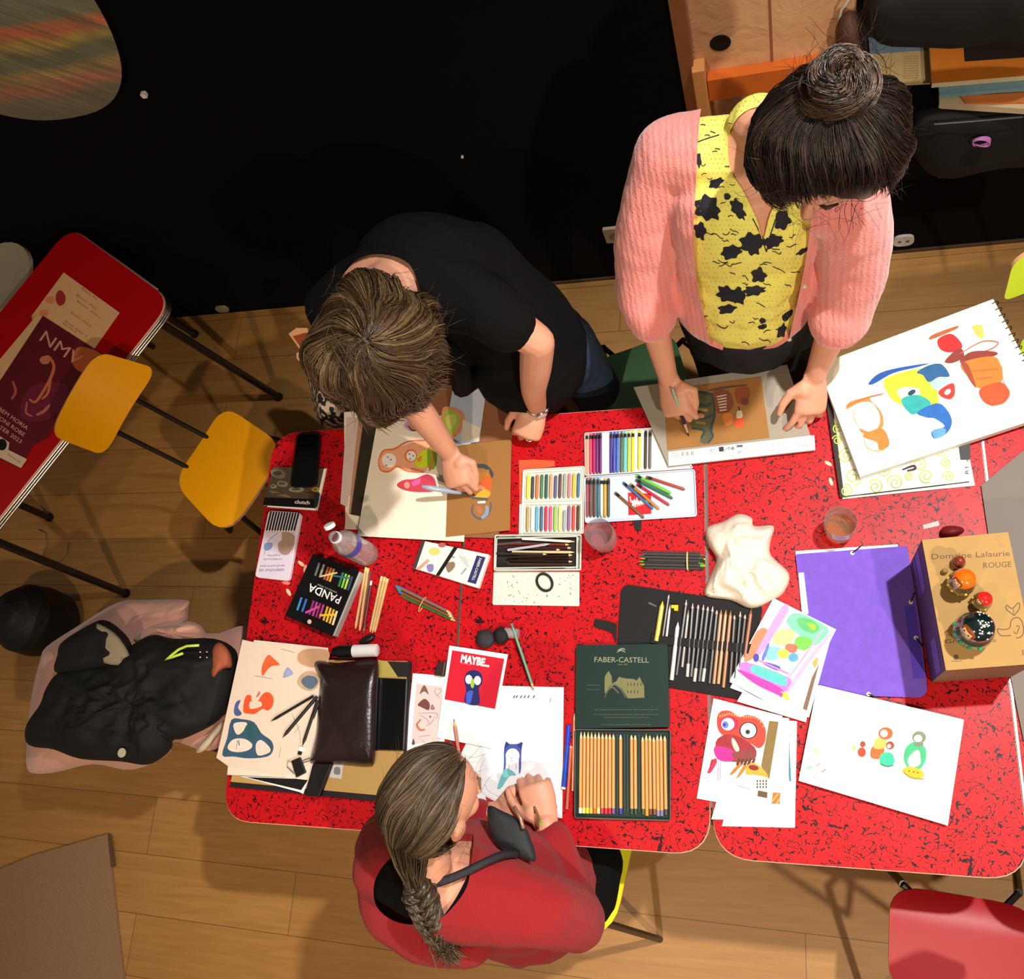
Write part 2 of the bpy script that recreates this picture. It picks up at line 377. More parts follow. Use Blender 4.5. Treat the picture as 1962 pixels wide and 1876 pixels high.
# ---------------------------------------------------------------- tables
def table(rect, label, top=FORMICA, legs=True, band=False, rr=.085):
    rect = [Vector(p) for p in rect]; c = sum(rect, Vector((0, 0))) / 4
    t = thing('bistro_table', label, 'table', (c.x, c.y, 0), 'red cafe tables')
    out = rounded(rect, rr, 7)
    mb = MB()
    def inset(pts, d): return [p + (c - p).normalized() * d for p in pts]
    mb.prismw(out, T - .028, T - .002, M(228, 176, 150, .4)); mb.prismw(inset(out, .0018), T - .0019, T, top)
    mb.build('tabletop', parent=t)
    if band:
        e = MB(); pts = [Vector((p.x, p.y, T - .018)) for p in inset(out, -.003)]
        for dz in (-.012, -.002, .008): e.tube([p + Vector((0, 0, dz)) for p in pts + pts[:1]], .0045, CHROME, 6)
        e.build('edge_band', parent=t, smooth=True)
    for p in rect:
        a = p + (c - p) * .16; b = p + (c - p) * .08; l = MB()
        l.tube([(a.x, a.y, T - .03), (b.x, b.y, .012)], .014, STEELBLK, 10); l.tube([(b.x, b.y, .012), (b.x, b.y, .0)], .018, BLACK, 10)
        l.build('leg', parent=t, smooth=.6)
    fr = MB(); q = [p + (c - p) * .16 for p in rect]
    for k in range(4): fr.tube([(q[k].x, q[k].y, T - .04), (q[(k + 1) % 4].x, q[(k + 1) % 4].y, T - .04)], .011, STEELBLK, 8)
    fr.build('under_frame', parent=t)
    return t
YB, YF = .917, -.147
table([(-1.428, YF), (-.817, YF), (-.817, YB), (-1.428, YB)], 'red flecked table on the left holding the water bottle and the leather pouch')
table([(-.812, YF), (-.196, YF), (-.196, YB), (-.812, YB)], 'red flecked middle table holding the open pencil and crayon tins')
table([(-.190, YF - .004), (.424, YF - .004), (.424, YB), (-.190, YB)], 'red flecked table on the right holding the purple folder and wine box')
table([(.4295, YF - .03), (1.04, YF - .03), (1.04, YB), (.4295, YB)], 'red table at the right edge mostly hidden by a grey board')
def seamstrip(x, nm, lab):
    e = MB(); e.prismw([(x - .0022, YF + .1), (x + .0022, YF + .1), (x + .0022, YB - .1), (x - .0022, YB - .1)], T - .02, T + .0012, CHROME)
    e.build(nm, label=lab, cat='strip')
seamstrip(-.8145, 'metal_strip', 'thin steel edge strip between the left and middle red tables')
seamstrip(-.193, 'metal_strip', 'thin steel edge strip between the middle and right red tables')
seamstrip(.4268, 'metal_strip', 'thin steel edge strip beside the grey board and the wine box')
u = Vector((-.584, -.811)); v = Vector((-.811, .584)); C0 = Vector((-1.873, 1.405))
table([C0, C0 + u * 1.05, C0 + u * 1.05 + v * .60, C0 + v * .60], 'plain red side table with a ribbed steel edge holding flyers', M(176, 6, 14, .35, var=.1, scale=200), band=True)
# ---------------------------------------------------------------- chairs
def panel3d(mb, cs, m, rr=.3, bulge=0, thick=.012, K=6, roll=0, nn=6):
    """rounded curved board through four corner points (ordered); bulge along the normal, positive = towards +normal at the ends of u"""
    a, b, c, d = [Vector(x) for x in cs]; nrm = (b - a).cross(d - a).normalized()
    if nrm.z < 0: nrm = -nrm
    ring = [(p.x, p.y) for p in rounded([(-1, -1), (1, -1), (1, 1), (-1, 1)], rr, nn)]
    ring2 = []
    for i in range(len(ring)):
        p, q = Vector(ring[i]), Vector(ring[(i + 1) % len(ring)]); k = max(1, int((q - p).length / .18))
        ring2 += [p.lerp(q, j / k) for j in range(k)]
    n = len(ring2)
    def at(u, v, o):
        s, t = (u + 1) / 2, (v + 1) / 2
        base = (a * (1 - s) + b * s) * (1 - t) + (d * (1 - s) + c * s) * t
        return base + nrm * (bulge * u * u - roll * max(0, v - .3) ** 2 + o)
    for sgn, o in ((1, thick / 2), (-1, -thick / 2)):
        vs = [at(0, 0, o)]
        for k in range(1, K + 1):
            vs += [at(p.x * k / K, p.y * k / K, o) for p in ring2]
        fs = [[0, 1 + j, 1 + (j + 1) % n] for j in range(n)]
        for k in range(K - 1): fs += [[1 + k * n + j, 1 + (k + 1) * n + j, 1 + (k + 1) * n + (j + 1) % n, 1 + k * n + (j + 1) % n] for j in range(n)]
        if ((b - a).cross(d - a).z < 0) ^ (sgn < 0): fs = [f[::-1] for f in fs]
        mb.add(vs, fs, m)
    vs = [at(p.x, p.y, thick / 2) for p in ring2] + [at(p.x, p.y, -thick / 2) for p in ring2]
    mb.add(vs, [[(j + 1) % n, j, n + j, n + (j + 1) % n] for j in range(n)], M(200, 150, 110, .5))
def chair(label, sc, bc, m, face, group='coloured cafe chairs', back=True, foot=None, rollz=.03, legs=True, cushion=0):
    sc = [Vector(p) for p in sc]; c = sum(sc, Vector((0, 0, 0))) / 4; f = Vector(face).normalized(); sd = Vector((-f.y, f.x, 0))
    t = thing('cafe_chair', label, 'chair', (c.x, c.y, 0), group)
    s = MB(); panel3d(s, sc, m, .55, .012, .012, roll=rollz); s.build('seat', parent=t, smooth=.7)
    if back:
        b = MB(); panel3d(b, bc, m, .42, .035, .012, roll=0); b.build('backrest', parent=t, smooth=.7)
        bb = sum([Vector(p) for p in bc], Vector((0, 0, 0))) / 4
    for i, (a1, a2) in enumerate(((1, 1), (1, -1), (-1, 1), (-1, -1))):
        l = MB(); top = c + f * a1 * .12 + sd * a2 * .12 + Vector((0, 0, -.022)); bt = c + f * a1 * .21 + sd * a2 * .2; bt.z = .002
        l.tube([top, bt], .0095, STEELBLK, 8); l.build('leg', parent=t, smooth=.7)
    if back:
        for a2 in (1, -1):
            l = MB(); l.tube([c - f * .08 + sd * a2 * .06 + Vector((0, 0, -.02)), c - f * .2 + sd * a2 * .06 + Vector((0, 0, .03)), bb - f * .012 + sd * a2 * .06], .008, STEELBLK, 8)
            l.build('back_support', parent=t, smooth=.7)
    fr = MB(); fr.tube([c + f * .12 + sd * .12 + Vector((0, 0, -.02)), c - f * .12 - sd * .12 + Vector((0, 0, -.02))], .008, STEELBLK, 8)
    fr.tube([c + f * .12 - sd * .12 + Vector((0, 0, -.02)), c - f * .12 + sd * .12 + Vector((0, 0, -.02))], .008, STEELBLK, 8); fr.build('seat_frame', parent=t)
    return t
YEL = M(222, 150, 4, .3, var=.04)
chair('yellow moulded chair between the side table and the left red table', [P(385, 815, .46), P(450, 785, .46), P(545, 835, .46), P(425, 1020, .45)][0:0] or [P(432, 778, .455), P(336, 925, .455), P(432, 1030, .455), P(548, 856, .455)],
      [P(180, 672, .86), P(90, 832, .86), P(196, 872, .70), P(296, 706, .70)], YEL, (.9, -.43, 0))
chair('red chair at the bottom right drawn up to the right red table', [P(1700, 1900, .455), P(2030, 1940, .455), P(1992, 1742, .455), P(1704, 1694, .455)],
      [P(1740, 2150, .86), P(2010, 2180, .86), P(2015, 2080, .70), P(1735, 2050, .70)], M(150, 13, 22, .45, var=.05), (0, 1, 0), rollz=.05)
chair('mint green chair behind the tables between the two standing women', [P(1140, 690, .455), P(1290, 635, .455), P(1330, 770, .455), P(1160, 800, .455)][::-1],
      [P(1170, 560, .80), P(1290, 530, .80), P(1290, 600, .66), P(1170, 630, .66)], M(110, 178, 146, .4, var=.04), (0, -1, 0), back=False)
chair('lime green chair at the right edge near the wall', [P(1950, 640, .455), P(2130, 640, .455), P(2130, 800, .455), P(1950, 800, .455)],
      [P(1934, 478, .88), P(2140, 450, .88), P(2130, 525, .76), P(1914, 560, .76)], M(190, 214, 50, .4, var=.04), (0, -1, 0))
CS = [(-.79, -.375), (-.46, -.37), (-.395, -.07), (-.80, -.07)]
chair('yellow chair under the woman in the red jumper', [Vector((a, b, .455)) for a, b in CS], None, M(236, 226, 40, .35), (0, 1, 0), back=False)
# coat chair
# pale round seat by the wall (left edge)
def stool(label, px, z, r, m):
    c = P(px[0], px[1], z); t = thing('round_stool', label, 'stool', (c.x, c.y, 0)); s = MB()
    s.lathe((c.x, c.y, 0), [(0, z - .03), (r * .9, z - .03), (r, z - .015), (r * .97, z), (r * .5, z - .008), (0, z - .01)], m, 28); s.build('seat', parent=t, smooth=.8)
    for k in range(3):
        a = k * 2.1 + .4; l = MB(); l.tube([(c.x + r * .5 * math.cos(a), c.y + r * .5 * math.sin(a), z - .03), (c.x + r * .9 * math.cos(a), c.y + r * .9 * math.sin(a), .002)], .011, STEELBLK, 8); l.build('leg', parent=t)
stool('pale grey round seat behind the side table at the left edge', (-8, 532), .70, .15, M(170, 158, 140, .5))
# black pouf
c = P(62, 1188, .15); pf = MB(); pf.lathe((c.x, c.y, 0), [(0, .001), (.09, .001), (.122, .045), (.133, .12), (.126, .2), (.092, .26), (.04, .285), (0, .29)], M(9, 9, 10, .6, var=.2, bump=.6, bs=40), 36)
pf.build('pouf', smooth=True, label='round black fabric pouf at the left edge beside the coats', cat='pouf')
# mat bottom left
mt = MB(); mt.prism([(206, 1598), (60, 1640), (-60, 1690), (-120, 1990), (250, 1990), (228, 1800)], .0005, .012, M(140, 108, 80, .9, var=.14, scale=120, bump=.6, bs=160))
mt.prism([(206, 1598), (214, 1602), (222, 1660), (212, 1662)], .0125, .014, M(90, 62, 40)); mt.build('floor_mat', label='beige woven mat lying on the floor at the bottom left corner', cat='mat')
# grey board on right table
gb = MB(); gb.prism([(1880, 930), (1968, 858), (2200, 800), (2200, 1500), (1962, 1420), (1935, 1290), (1905, 1100)], T + .0005, T + .006, M(116, 108, 102, .8, var=.12, scale=5)); gb.build('grey_board', label='grey board lying on the red table at the right edge', cat='board')
# ================================================================ things on the tables
Z = T + .0006
def aff(ox, oy, sx, sy): return lambda pts: [(ox + x * sx, oy + y * sy) for x, y in pts]
A2 = aff(540, 440, .3304, .3305)       # close-up frames used while measuring the photograph
A4 = aff(960, 780, .2141, .2141)
A5 = aff(480, 800, .2446, .2446)
B1 = aff(400, 1180, .2345, .2345)
B2 = aff(660, 1200, .2548, .2548)
B4 = aff(1060, 1100, .2854, .2854)
B5 = aff(1480, 940, .2457, .2457)
B6 = aff(1320, 1300, .3272, .3273)
B7 = aff(1220, 560, .3782, .3781)
A1 = aff(0, 400, .2985, .2985)
def C(r, g, b, rough=.7): return M(r, g, b, rough, var=.1, scale=90)
def sheet(px, z, m=PAPER, th=.0005, side=None):
    mb = MB(); mb.prism(px, z, z + th, m, side); return mb
rgb = lambda t: C(*t)
# ---- pencils and crayons
WOODP = M(222, 178, 118, .5, var=.06)
def pencil(name, a, b, z, r, col, label, cat='pencil', group=None, tipc=None, endc=None, wood=WOODP, tiplen=.018, n=6, z2=None, endlen=.012):
    """a = pixel of the point, b = pixel of the other end"""
    pa, pb = P(a[0], a[1], z + r), P(b[0], b[1], (z if z2 is None else z2) + r); d = (pb - pa).normalized(); base = (pa + pb) / 2
    t = thing(name, label, cat, (base.x, base.y, z), group)
    q = MB(); q.tube([pa + d * tiplen, pb - d * (endlen if endc else 0)], r, col, n); q.build('barrel', parent=t, smooth=.9)
    if tiplen > 0:
        q = MB(); q.tube([pa + d * tiplen * .35, pa + d * tiplen], [r * .38, r * .98], wood, 8); q.build('sharpened_tip', parent=t, smooth=.9)
        q = MB(); q.tube([pa, pa + d * tiplen * .36], [r * .08, r * .38], tipc or BLACK, 8); q.build('lead', parent=t, smooth=.9)
    if endc:
        q = MB(); q.tube([pb - d * endlen, pb], r * 1.01, endc, n); q.build('end_band', parent=t, smooth=.9)
    return t
def crayon(a, b, z, r, col, label, group=None, band=None, name='crayon', wrap=None, cat='crayon', z2=None):
    pa, pb = P(a[0], a[1], z + r), P(b[0], b[1], (z if z2 is None else z2) + r); d = (pb - pa); L_ = d.length; d.normalize(); base = (pa + pb) / 2
    t = thing(name, label, cat, (base.x, base.y, z), group)
    q = MB(); q.tube([pa, pa + d * .003, pb - d * .004, pb], [r * .9, r, r, r * .55], col, 10); q.build('stick', parent=t, smooth=.7)
    if band:
        q = MB(); q.tube([pa + d * .006, pa + d * (.006 + .010)], r * 1.04, band, 10); q.build('band', parent=t, smooth=.7)
        q = MB(); q.tube([pa + d * L_ * .35, pa + d * L_ * .8], r * 1.03, wrap or col, 10, flat=None); q.build('wrapper', parent=t, smooth=.7) if wrap else None
    return t
# ---- flyers on the side table
f = sheet([(122, 522), (229, 599), (181, 668), (60, 606)], Z, M(226, 178, 130, .8)); RC = C(170, 40, 50)
f.blob([(108, 562), (116, 556), (125, 566), (124, 580), (114, 586), (107, 576)], Z + .0005, RC)
for k, (x, y, w) in enumerate([(165, 562, 44), (160, 578, 60), (165, 593, 70), (150, 612, 60), (140, 630, 64), (128, 628, 40)]):
    f.text('Bem Alto Samedi'[: 6 + k], (x + 6, y), (.81, .59), 4.5, Z + .0005, C(170, 96, 70), width=w * .8)
for x, y in [(84, 600), (96, 575), (70, 610)]: f.blob(ell(x, y, 9, 7), Z + .0005, C(226, 140, 84), 2)
f.build('flyer', label='cream flyer with a small red emblem on the plain red side table', cat='flyer')
f = sheet([(72, 602), (90, 612), (-20, 770), (-60, 760)], Z + .0008, M(222, 178, 132, .8)); f.build('flyer', label='long cream paper strip beside the dark poster on the side table', cat='flyer')
f = sheet([(82, 605), (196, 678), (92, 838), (64, 852), (38, 898), (-60, 850), (-40, 790)], Z + .0016, M(96, 18, 34, .55, var=.25, scale=14))
zt = Z + .0021
f.blob([(150, 665), (194, 680), (170, 715), (140, 700)], zt, C(200, 100, 50)); f.blob([(60, 740), (130, 740), (100, 800), (40, 800)], zt, C(112, 26, 54))
f.text('NMV', (118, 667), (.82, .57), 24, zt, C(214, 150, 130), width=88)
f.stroke([(78, 690), (92, 683), (103, 700), (98, 722), (84, 748), (68, 770), (56, 765)], 6, zt, C(206, 110, 76)); f.stroke([(98, 722), (92, 752), (80, 765)], 5, zt, C(206, 110, 76)); f.blob(ell(86, 690, 10, 8), zt, C(206, 120, 86), 2)
f.stroke([(52, 770), (50, 790), (62, 798)], 4, zt, C(190, 100, 80)); f.stroke([(24, 730), (30, 750), (22, 765)], 5, zt, C(190, 90, 70)); f.stroke([(96, 775), (84, 788), (70, 795)], 6, zt, C(190, 110, 90))
for k in range(3): f.text(['BEM MORIA', 'TONI ROBE', 'ALTER 2023'][k], (26 + 8 * 0 + k * -6, 802 + k * 13), (.82, .57), 8, zt, C(230, 170, 150), width=66)
f.dec([(0, 836), (18, 848), (16, 862), (52, 880), (40, 897), (-10, 872)], zt, M(222, 196, 166, .8))
f.blob(ell(4, 852, 9, 11), zt + .0002, BLACK, 2); f.text('Licence Info', (28, 878), (.82, .57), 4, zt + .0004, C(120, 100, 90), width=30)
f.build('poster', label='dark red printed poster with large letters on the side table behind the yellow chair', cat='poster')
# ---- phone, magazine
mg = sheet(A5([(130, 700), (525, 728), (595, 400), (300, 390)]), Z, PAPER, .003)
mg.build('leaflet', label='white leaflet showing beneath the dark magazine at the table corner', cat='leaflet')
mg = sheet(A5([(180, 385), (575, 400), (505, 712), (95, 688)]), Z + .0033, M(88, 72, 58, .5, var=.35, scale=60), .003, PAPER); z = Z + .0063
mg.dec(A5([(110, 625), (535, 640), (505, 712), (95, 688)]), z, M(16, 12, 14, .4)); mg.text('clutch', A5([(405, 663)])[0], (1, .06), 7, z + .0003, PAPER, width=29, bold=.02)
for x, y, a, b, c in [(215, 440, 60, 36, (120, 108, 92)), (250, 520, 44, 24, (140, 130, 112)), (360, 565, 60, 22, (150, 140, 120)), (510, 565, 30, 18, (190, 150, 60)), (180, 540, 26, 16, (160, 146, 120)), (470, 590, 60, 14, (90, 70, 50)), (230, 600, 90, 12, (130, 112, 84))]:
    mg.blob(A5(ell(x, y, a, b, 8 * (x % 3))), z, rgb(c), 2); mg.blob(A5(ell(x - 4, y - 3, a * .6, b * .5)), z, rgb(tuple(int(q * .6) for q in c)), 2)
mg.dec(A5([(500, 590), (540, 590), (520, 705), (500, 700)]), z + .0004, M(50, 46, 60, .4))
mg.build('magazine', label='dark magazine with white title lettering under the black phone', cat='magazine')
t = thing('smartphone', 'black smartphone lying on the magazine at the corner of the left table', 'phone', P(584, 880, Z + .0068))
ph = [(569, 830), (614, 828), (606, 932), (555, 934)]
q = MB(); q.prism([(p.x, p.y) for p in rounded(ph, 9)], Z + .0068, Z + .0145, M(10, 10, 11, .4)); q.build('body', parent=t, bev=.0012)
q = MB(); q.prism([(p.x, p.y) for p in rounded([(571, 833), (611, 831), (603, 929), (558, 931)], 7)], Z + .0146, Z + .0149, M(2, 2, 3, .12)); q.build('screen', parent=t)
# ---- white pencil tin with printed lid
PANC = M(176, 168, 196, .4)
t = thing('pencil_tin', 'closed white pencil tin with black pencils printed on its lid', 'tin', P(532, 1045, Z))
q = MB(); q.prism([(p.x, p.y) for p in rounded(A5([(140, 728), (398, 745), (300, 1280), (32, 1250)]), 8)], Z, Z + .012, M(226, 216, 232, .35)); z = Z + .012
q.build('case', parent=t, bev=.0015); q = MB(); q.prism([(p.x, p.y) for p in rounded(A5([(146, 734), (392, 750), (295, 1273), (39, 1245)]), 7)], z + .0001, z + .0004, M(222, 212, 232, .4)); z += .0005
for k in range(11):
    x = 155 + k * 21.5; q.dec(A5([(x, 735 + k * 1.3), (x + 13, 736 + k * 1.3), (x - 22, 885), (x - 35, 884)]), z, BLACK); q.dec(A5([(x - 30, 885), (x - 24, 885), (x - 31, 908)]), z, C(190, 120, 90))
q.blob(A5([(250, 900), (340, 920), (335, 1010), (290, 1075), (230, 1060), (215, 990), (245, 960)]), z, C(170, 140, 126)); q.blob(A5([(110, 990), (170, 985), (160, 1030), (112, 1040)]), z, C(130, 150, 200))
q.stroke(A5([(215, 905), (140, 970), (105, 1080)]), 1.2, z, C(130, 150, 200))
for y, w, h in [(1080, 100, 3), (1110, 150, 3), (1165, 190, 4), (1200, 200, 7)]: q.text({1080: 'PASTEL', 1110: 'WATERCOLOUR', 1165: 'pencils and brushes', 1200: 'watercolour set'}[y], A5([(180 - (y - 1080) * .12, y)])[0], (-1, .02), h, z, C(140, 130, 160), width=w * .2446)
q.build('lid', parent=t, label='white printed lid')
# ---- black crayon box
t = thing('crayon_box', 'black cardboard crayon box with white lettering and coloured strokes', 'box', P(617, 1140, Z))
q = MB(); out = A5([(488, 1064), (868, 1208), (640, 1715), (270, 1552)]); zb = Z + .024
q.prism([(p.x, p.y) for p in rounded(A5([(488, 1064), (850, 1205), (640, 1715), (270, 1552)]), 2)], Z, zb, M(9, 8, 10, .35), M(70, 68, 68, .6)); z = zb
q.text('PANDA', A5([(578, 1382)])[0], (-.936, -.40), 16, z, PAPER, width=66, bold=.01); q.text('PASTELS A L HUILE', A5([(600, 1340)])[0], (-.936, -.40), 3, z, C(180, 180, 180), width=40)
for x0, y0, dx, dy, n, cols, L_ in [(520, 1140, 36, 12, 2, [(96, 110, 90), (150, 150, 140)], 100), (590, 1170, 22, 8, 3, [(160, 80, 40), (200, 120, 40), (220, 160, 60)], 100), (705, 1215, 24, 10, 4, [(40, 120, 60), (120, 190, 60), (170, 200, 70), (40, 70, 100)], 110), (380, 1410, 38, 12, 2, [(60, 130, 200), (50, 100, 190)], 100),
                                    (475, 1435, 26, 10, 4, [(140, 40, 120), (180, 60, 140), (150, 40, 110), (190, 60, 150)], 110), (585, 1480, 24, 12, 4, [(230, 170, 30), (240, 200, 40), (240, 180, 60), (236, 220, 180)], 110)]:
    for k in range(n): q.stroke(A5([(x0 + dx * k + 20, y0 + dy * k), (x0 + dx * k - 14, y0 + dy * k + L_)]), 4, z, rgb(cols[k]), taper=False)
q.stroke(A5([(550, 1245), (680, 1215)]), 3, z, C(220, 190, 130), taper=False); q.stroke(A5([(540, 1550), (665, 1545)]), 4, z, C(240, 190, 50), taper=False); q.stroke(A5([(430, 1530), (540, 1480)]), 4, z, C(200, 70, 150), taper=False); q.stroke(A5([(650, 1240), (780, 1260)]), 3, z, C(40, 100, 130), taper=False)
q.blob(A5(ell(462, 1600, 16, 18)), z, C(230, 190, 180), 2)
q.build('sleeve', parent=t, bev=.0008); q = MB(); q.prism([(p.x, p.y) for p in rounded(A5([(850, 1209), (866, 1212), (656, 1710), (643, 1712)]), 1)], Z, zb - .002, M(176, 176, 172, .5)); q.build('tray', parent=t, label='pale grey inner tray edge')
# ---- water bottle
t = thing('water_bottle', 'clear plastic water bottle with open white cap and blue label', 'bottle', P(706, 1064, Z))
PET = thin(252, 250, 252, refl=.25); bc = P(706, 1064, Z)
q = MB(); pr = [(.0005, .002), (.026, 0), (.031, .006), (.0325, .02)]
for k in range(6): pr += [(.0325, .03 + k * .012), (.0305, .036 + k * .012)]
pr += [(.0325, .105), (.0325, .135), (.030, .15), (.020, .172), (.0135, .184), (.0135, .2), (.0125, .2), (.0125, .185), (.019, .171), (.029, .149), (.0312, .134)]
pr += [(.0312, .03), (.0305, .02), (.0295, .007), (.0005, .005)]
q.lathe(bc, pr, PET, 32); q.build('bottle_body', parent=t, smooth=True)
q = MB(); q.lathe(bc, [(.0329, .108), (.0331, .109), (.0331, .132), (.0329, .133)], M(62, 74, 170, .3), 32); q.build('paper_label', parent=t, smooth=True)
q = MB(); q.lathe(bc, [(.0137, .183), (.0155, .184), (.0155, .192), (.0137, .193)], M(236, 236, 240, .3), 24); q.build('neck_ring', parent=t, smooth=True)
cc = bc + Vector((-.012, .026, .203)); q = MB(); q.lathe(cc, [(0, .006), (.013, .0055), (.0148, .004), (.0148, -.004), (.013, -.005), (.012, .002), (0, .002)], M(238, 236, 240, .3), 24, axis=Vector((-.2, .6, .6))); q.build('cap', parent=t, smooth=.8)
# ---- loose natural pencils
for k, (a, b) in enumerate([((905, 1175), (818, 1675)), ((922, 1182), (852, 1690)), ((1028, 1245), (932, 1700)), ((1052, 1250), (950, 1706)), ((1073, 1262), (968, 1702))]):
    pencil('natural_pencil', A5([b])[0], A5([a])[0], Z, .0038, M(206, 170, 116, .45, var=.05), ORD[k] + ' from the left of the pale wooden pencils below the water bottle', group='pale wooden pencils below the bottle', endc=M(226, 196, 140), n=6)
pencil('brown_pencil', A5([(888, 1690)])[0], A5([(938, 1205)])[0], Z, .0038, M(112, 60, 56, .4), 'dark brown pencil lying among the pale wooden pencils')
pencil('paint_brush', A5([(880, 1712)])[0], A5([(946, 1280)])[0], Z + .0078, .003, M(90, 34, 38, .35), 'thin dark red brush with white end among the pale pencils', cat='brush', tiplen=.02, wood=CHROME, tipc=BLACK, endc=PAPER, n=10)
# ---- banded bundle of coloured pencils
bcols = [(70, 130, 210), (50, 150, 110), (60, 110, 190), (120, 90, 60), (44, 120, 60), (150, 96, 60), (60, 50, 40), (130, 80, 50)]
for k in range(8):
    lay = k // 5; j = k % 5; off = (j - 2 + .5 * lay) * 22
    a, b = (1150 + 60 * 0 + 0.45 * off + 8, 1355 + off * .9), (1600 + .45 * off, 1568 + off * .75)
    pencil('coloured_pencil', A5([b])[0], A5([a])[0], Z + .0065 * lay, .0036, M(*bcols[k], .35), ORD[k] + ' pencil counted across the rubber banded bundle of blue green and brown pencils', group='banded blue and green pencil bundle', endc=M(*bcols[(k + 3) % 8], .4), tipc=C(*bcols[k]))
q = MB(); cpt = P(*A5([(1345, 1465)])[0], Z + .007); ax = (P(*A5([(1600, 1568)])[0], Z) - P(*A5([(1150, 1355)])[0], Z)).normalized(); sx = Vector((-ax.y, ax.x, 0))
q.tube([cpt + sx * (.0205 * math.cos(a)) + Vector((0, 0, .0085 * math.sin(a))) for a in [k * math.pi / 12 for k in range(25)]], .0016, M(200, 140, 90, .5), 6, caps=False, flat=None); q.build('rubber_band', smooth=True, label='tan rubber band around the blue and green pencil bundle', cat='rubber band')
# ---- white boxed pencil set with elastic
t = thing('pencil_set', 'white pencil set box with black elastic and dark blue lettered panel', 'box', P(866, 1080, Z))
q = MB(); o = A5([(1345, 965), (1872, 1075), (1785, 1337), (1268, 1177)]); q.prism([(p.x, p.y) for p in rounded(o, 2)], Z, Z + .012, M(228, 228, 222, .45)); z = Z + .012
q.dec(A5([(1772, 1080), (1842, 1096), (1765, 1306), (1698, 1288)]), z, C(34, 38, 96)); q.text('FABER-CASTELL', A5([(1772, 1190)])[0], (-.32, .95), 5, z + .0003, PAPER, width=45)
q.dec(A5([(1345, 965), (1368, 970), (1296, 1186), (1268, 1177)]), z, C(60, 50, 50)); q.stroke(A5([(1395, 1115), (1310, 1190)]), 7, z, C(200, 150, 130)); q.blob(A5(ell(1440, 1050, 45, 30)), z, C(216, 200, 110), 2); q.blob(A5(ell(1500, 1000, 30, 18)), z, C(170, 90, 90), 2)
q.blob(A5([(1380, 1160), (1430, 1150), (1430, 1200), (1395, 1210)]), z, C(130, 120, 180)); q.blob(A5([(1530, 1150), (1590, 1130), (1600, 1170), (1550, 1215)]), z, C(130, 110, 90)); q.stroke(A5([(1650, 1230), (1690, 1180)]), 4, z, C(140, 150, 190)); q.stroke(A5([(1600, 1100), (1560, 1080)]), 4, z, C(150, 150, 140))
for k in range(6): q.stroke(A5([(1630 + k * 10, 1085 + k * 14), (1690 + k * 5, 1100 + k * 14)]), .9, z, C(150, 150, 150), taper=False)
q.build('case', parent=t, bev=.001); q = MB(); q.dec(A5([(1595, 1010), (1625, 1018), (1478, 1243), (1450, 1236)]), z + .0012, BLACK); q.build('elastic_band', parent=t)
# ---- big stack of papers under the left woman
def paper(name, pts, z, m, label, cat='sheet', th=.0006, art=None):
    q = sheet(pts, z, m, th)
    if art: art(q, z + th)
    return q.build(name, label=label, cat=cat)
paper('paper_sheet', [(659, 790), (712, 785), (720, 1010), (662, 1012)], Z, CREAM, 'lowest white sheet sticking out left of the drawing stack', th=.002)
paper('paper_sheet', [(664, 800), (708, 800), (700, 990), (652, 965)], Z + .0022, M(214, 190, 184, .8), 'lilac grey paper edge at the left of the drawing stack')
paper('paper_sheet', [(668, 950), (720, 950), (720, 1016), (660, 1014)], Z + .0029, CREAM, 'small white sheet corner below the dark strip in the stack')
paper('paper_sheet', [(655, 985), (664, 985), (664, 1002), (652, 998)], Z + .0007, C(220, 70, 40), 'tiny orange paper corner peeking from the drawing stack') if False else None
paper('paper_sheet', [(688, 795), (702, 795), (690, 990), (668, 985)], Z + .0036, M(190, 140, 108, .7), 'pinkish brown paper edge left of the dark strip')
def art_board(q, z): pass
WB = M(140, 92, 62, .45, var=.2, scale=12)
q = sheet([(700, 735), (970, 740), (984, 771), (978, 900), (954, 1031), (700, 1024)], Z + .0045, WB, .004); q.build('wooden_board', label='brown wooden drawing board beneath the papers of the left woman', cat='board')
zb = Z + .0088
paper('black_folder', [(699, 785), (760, 795), (720, 1000), (685, 988)][0:0] or [(698, 796), (730, 796), (712, 992), (672, 986)], zb, M(44, 38, 26, .6), 'dark olive strip of card showing left of the big white sheet', 'card')
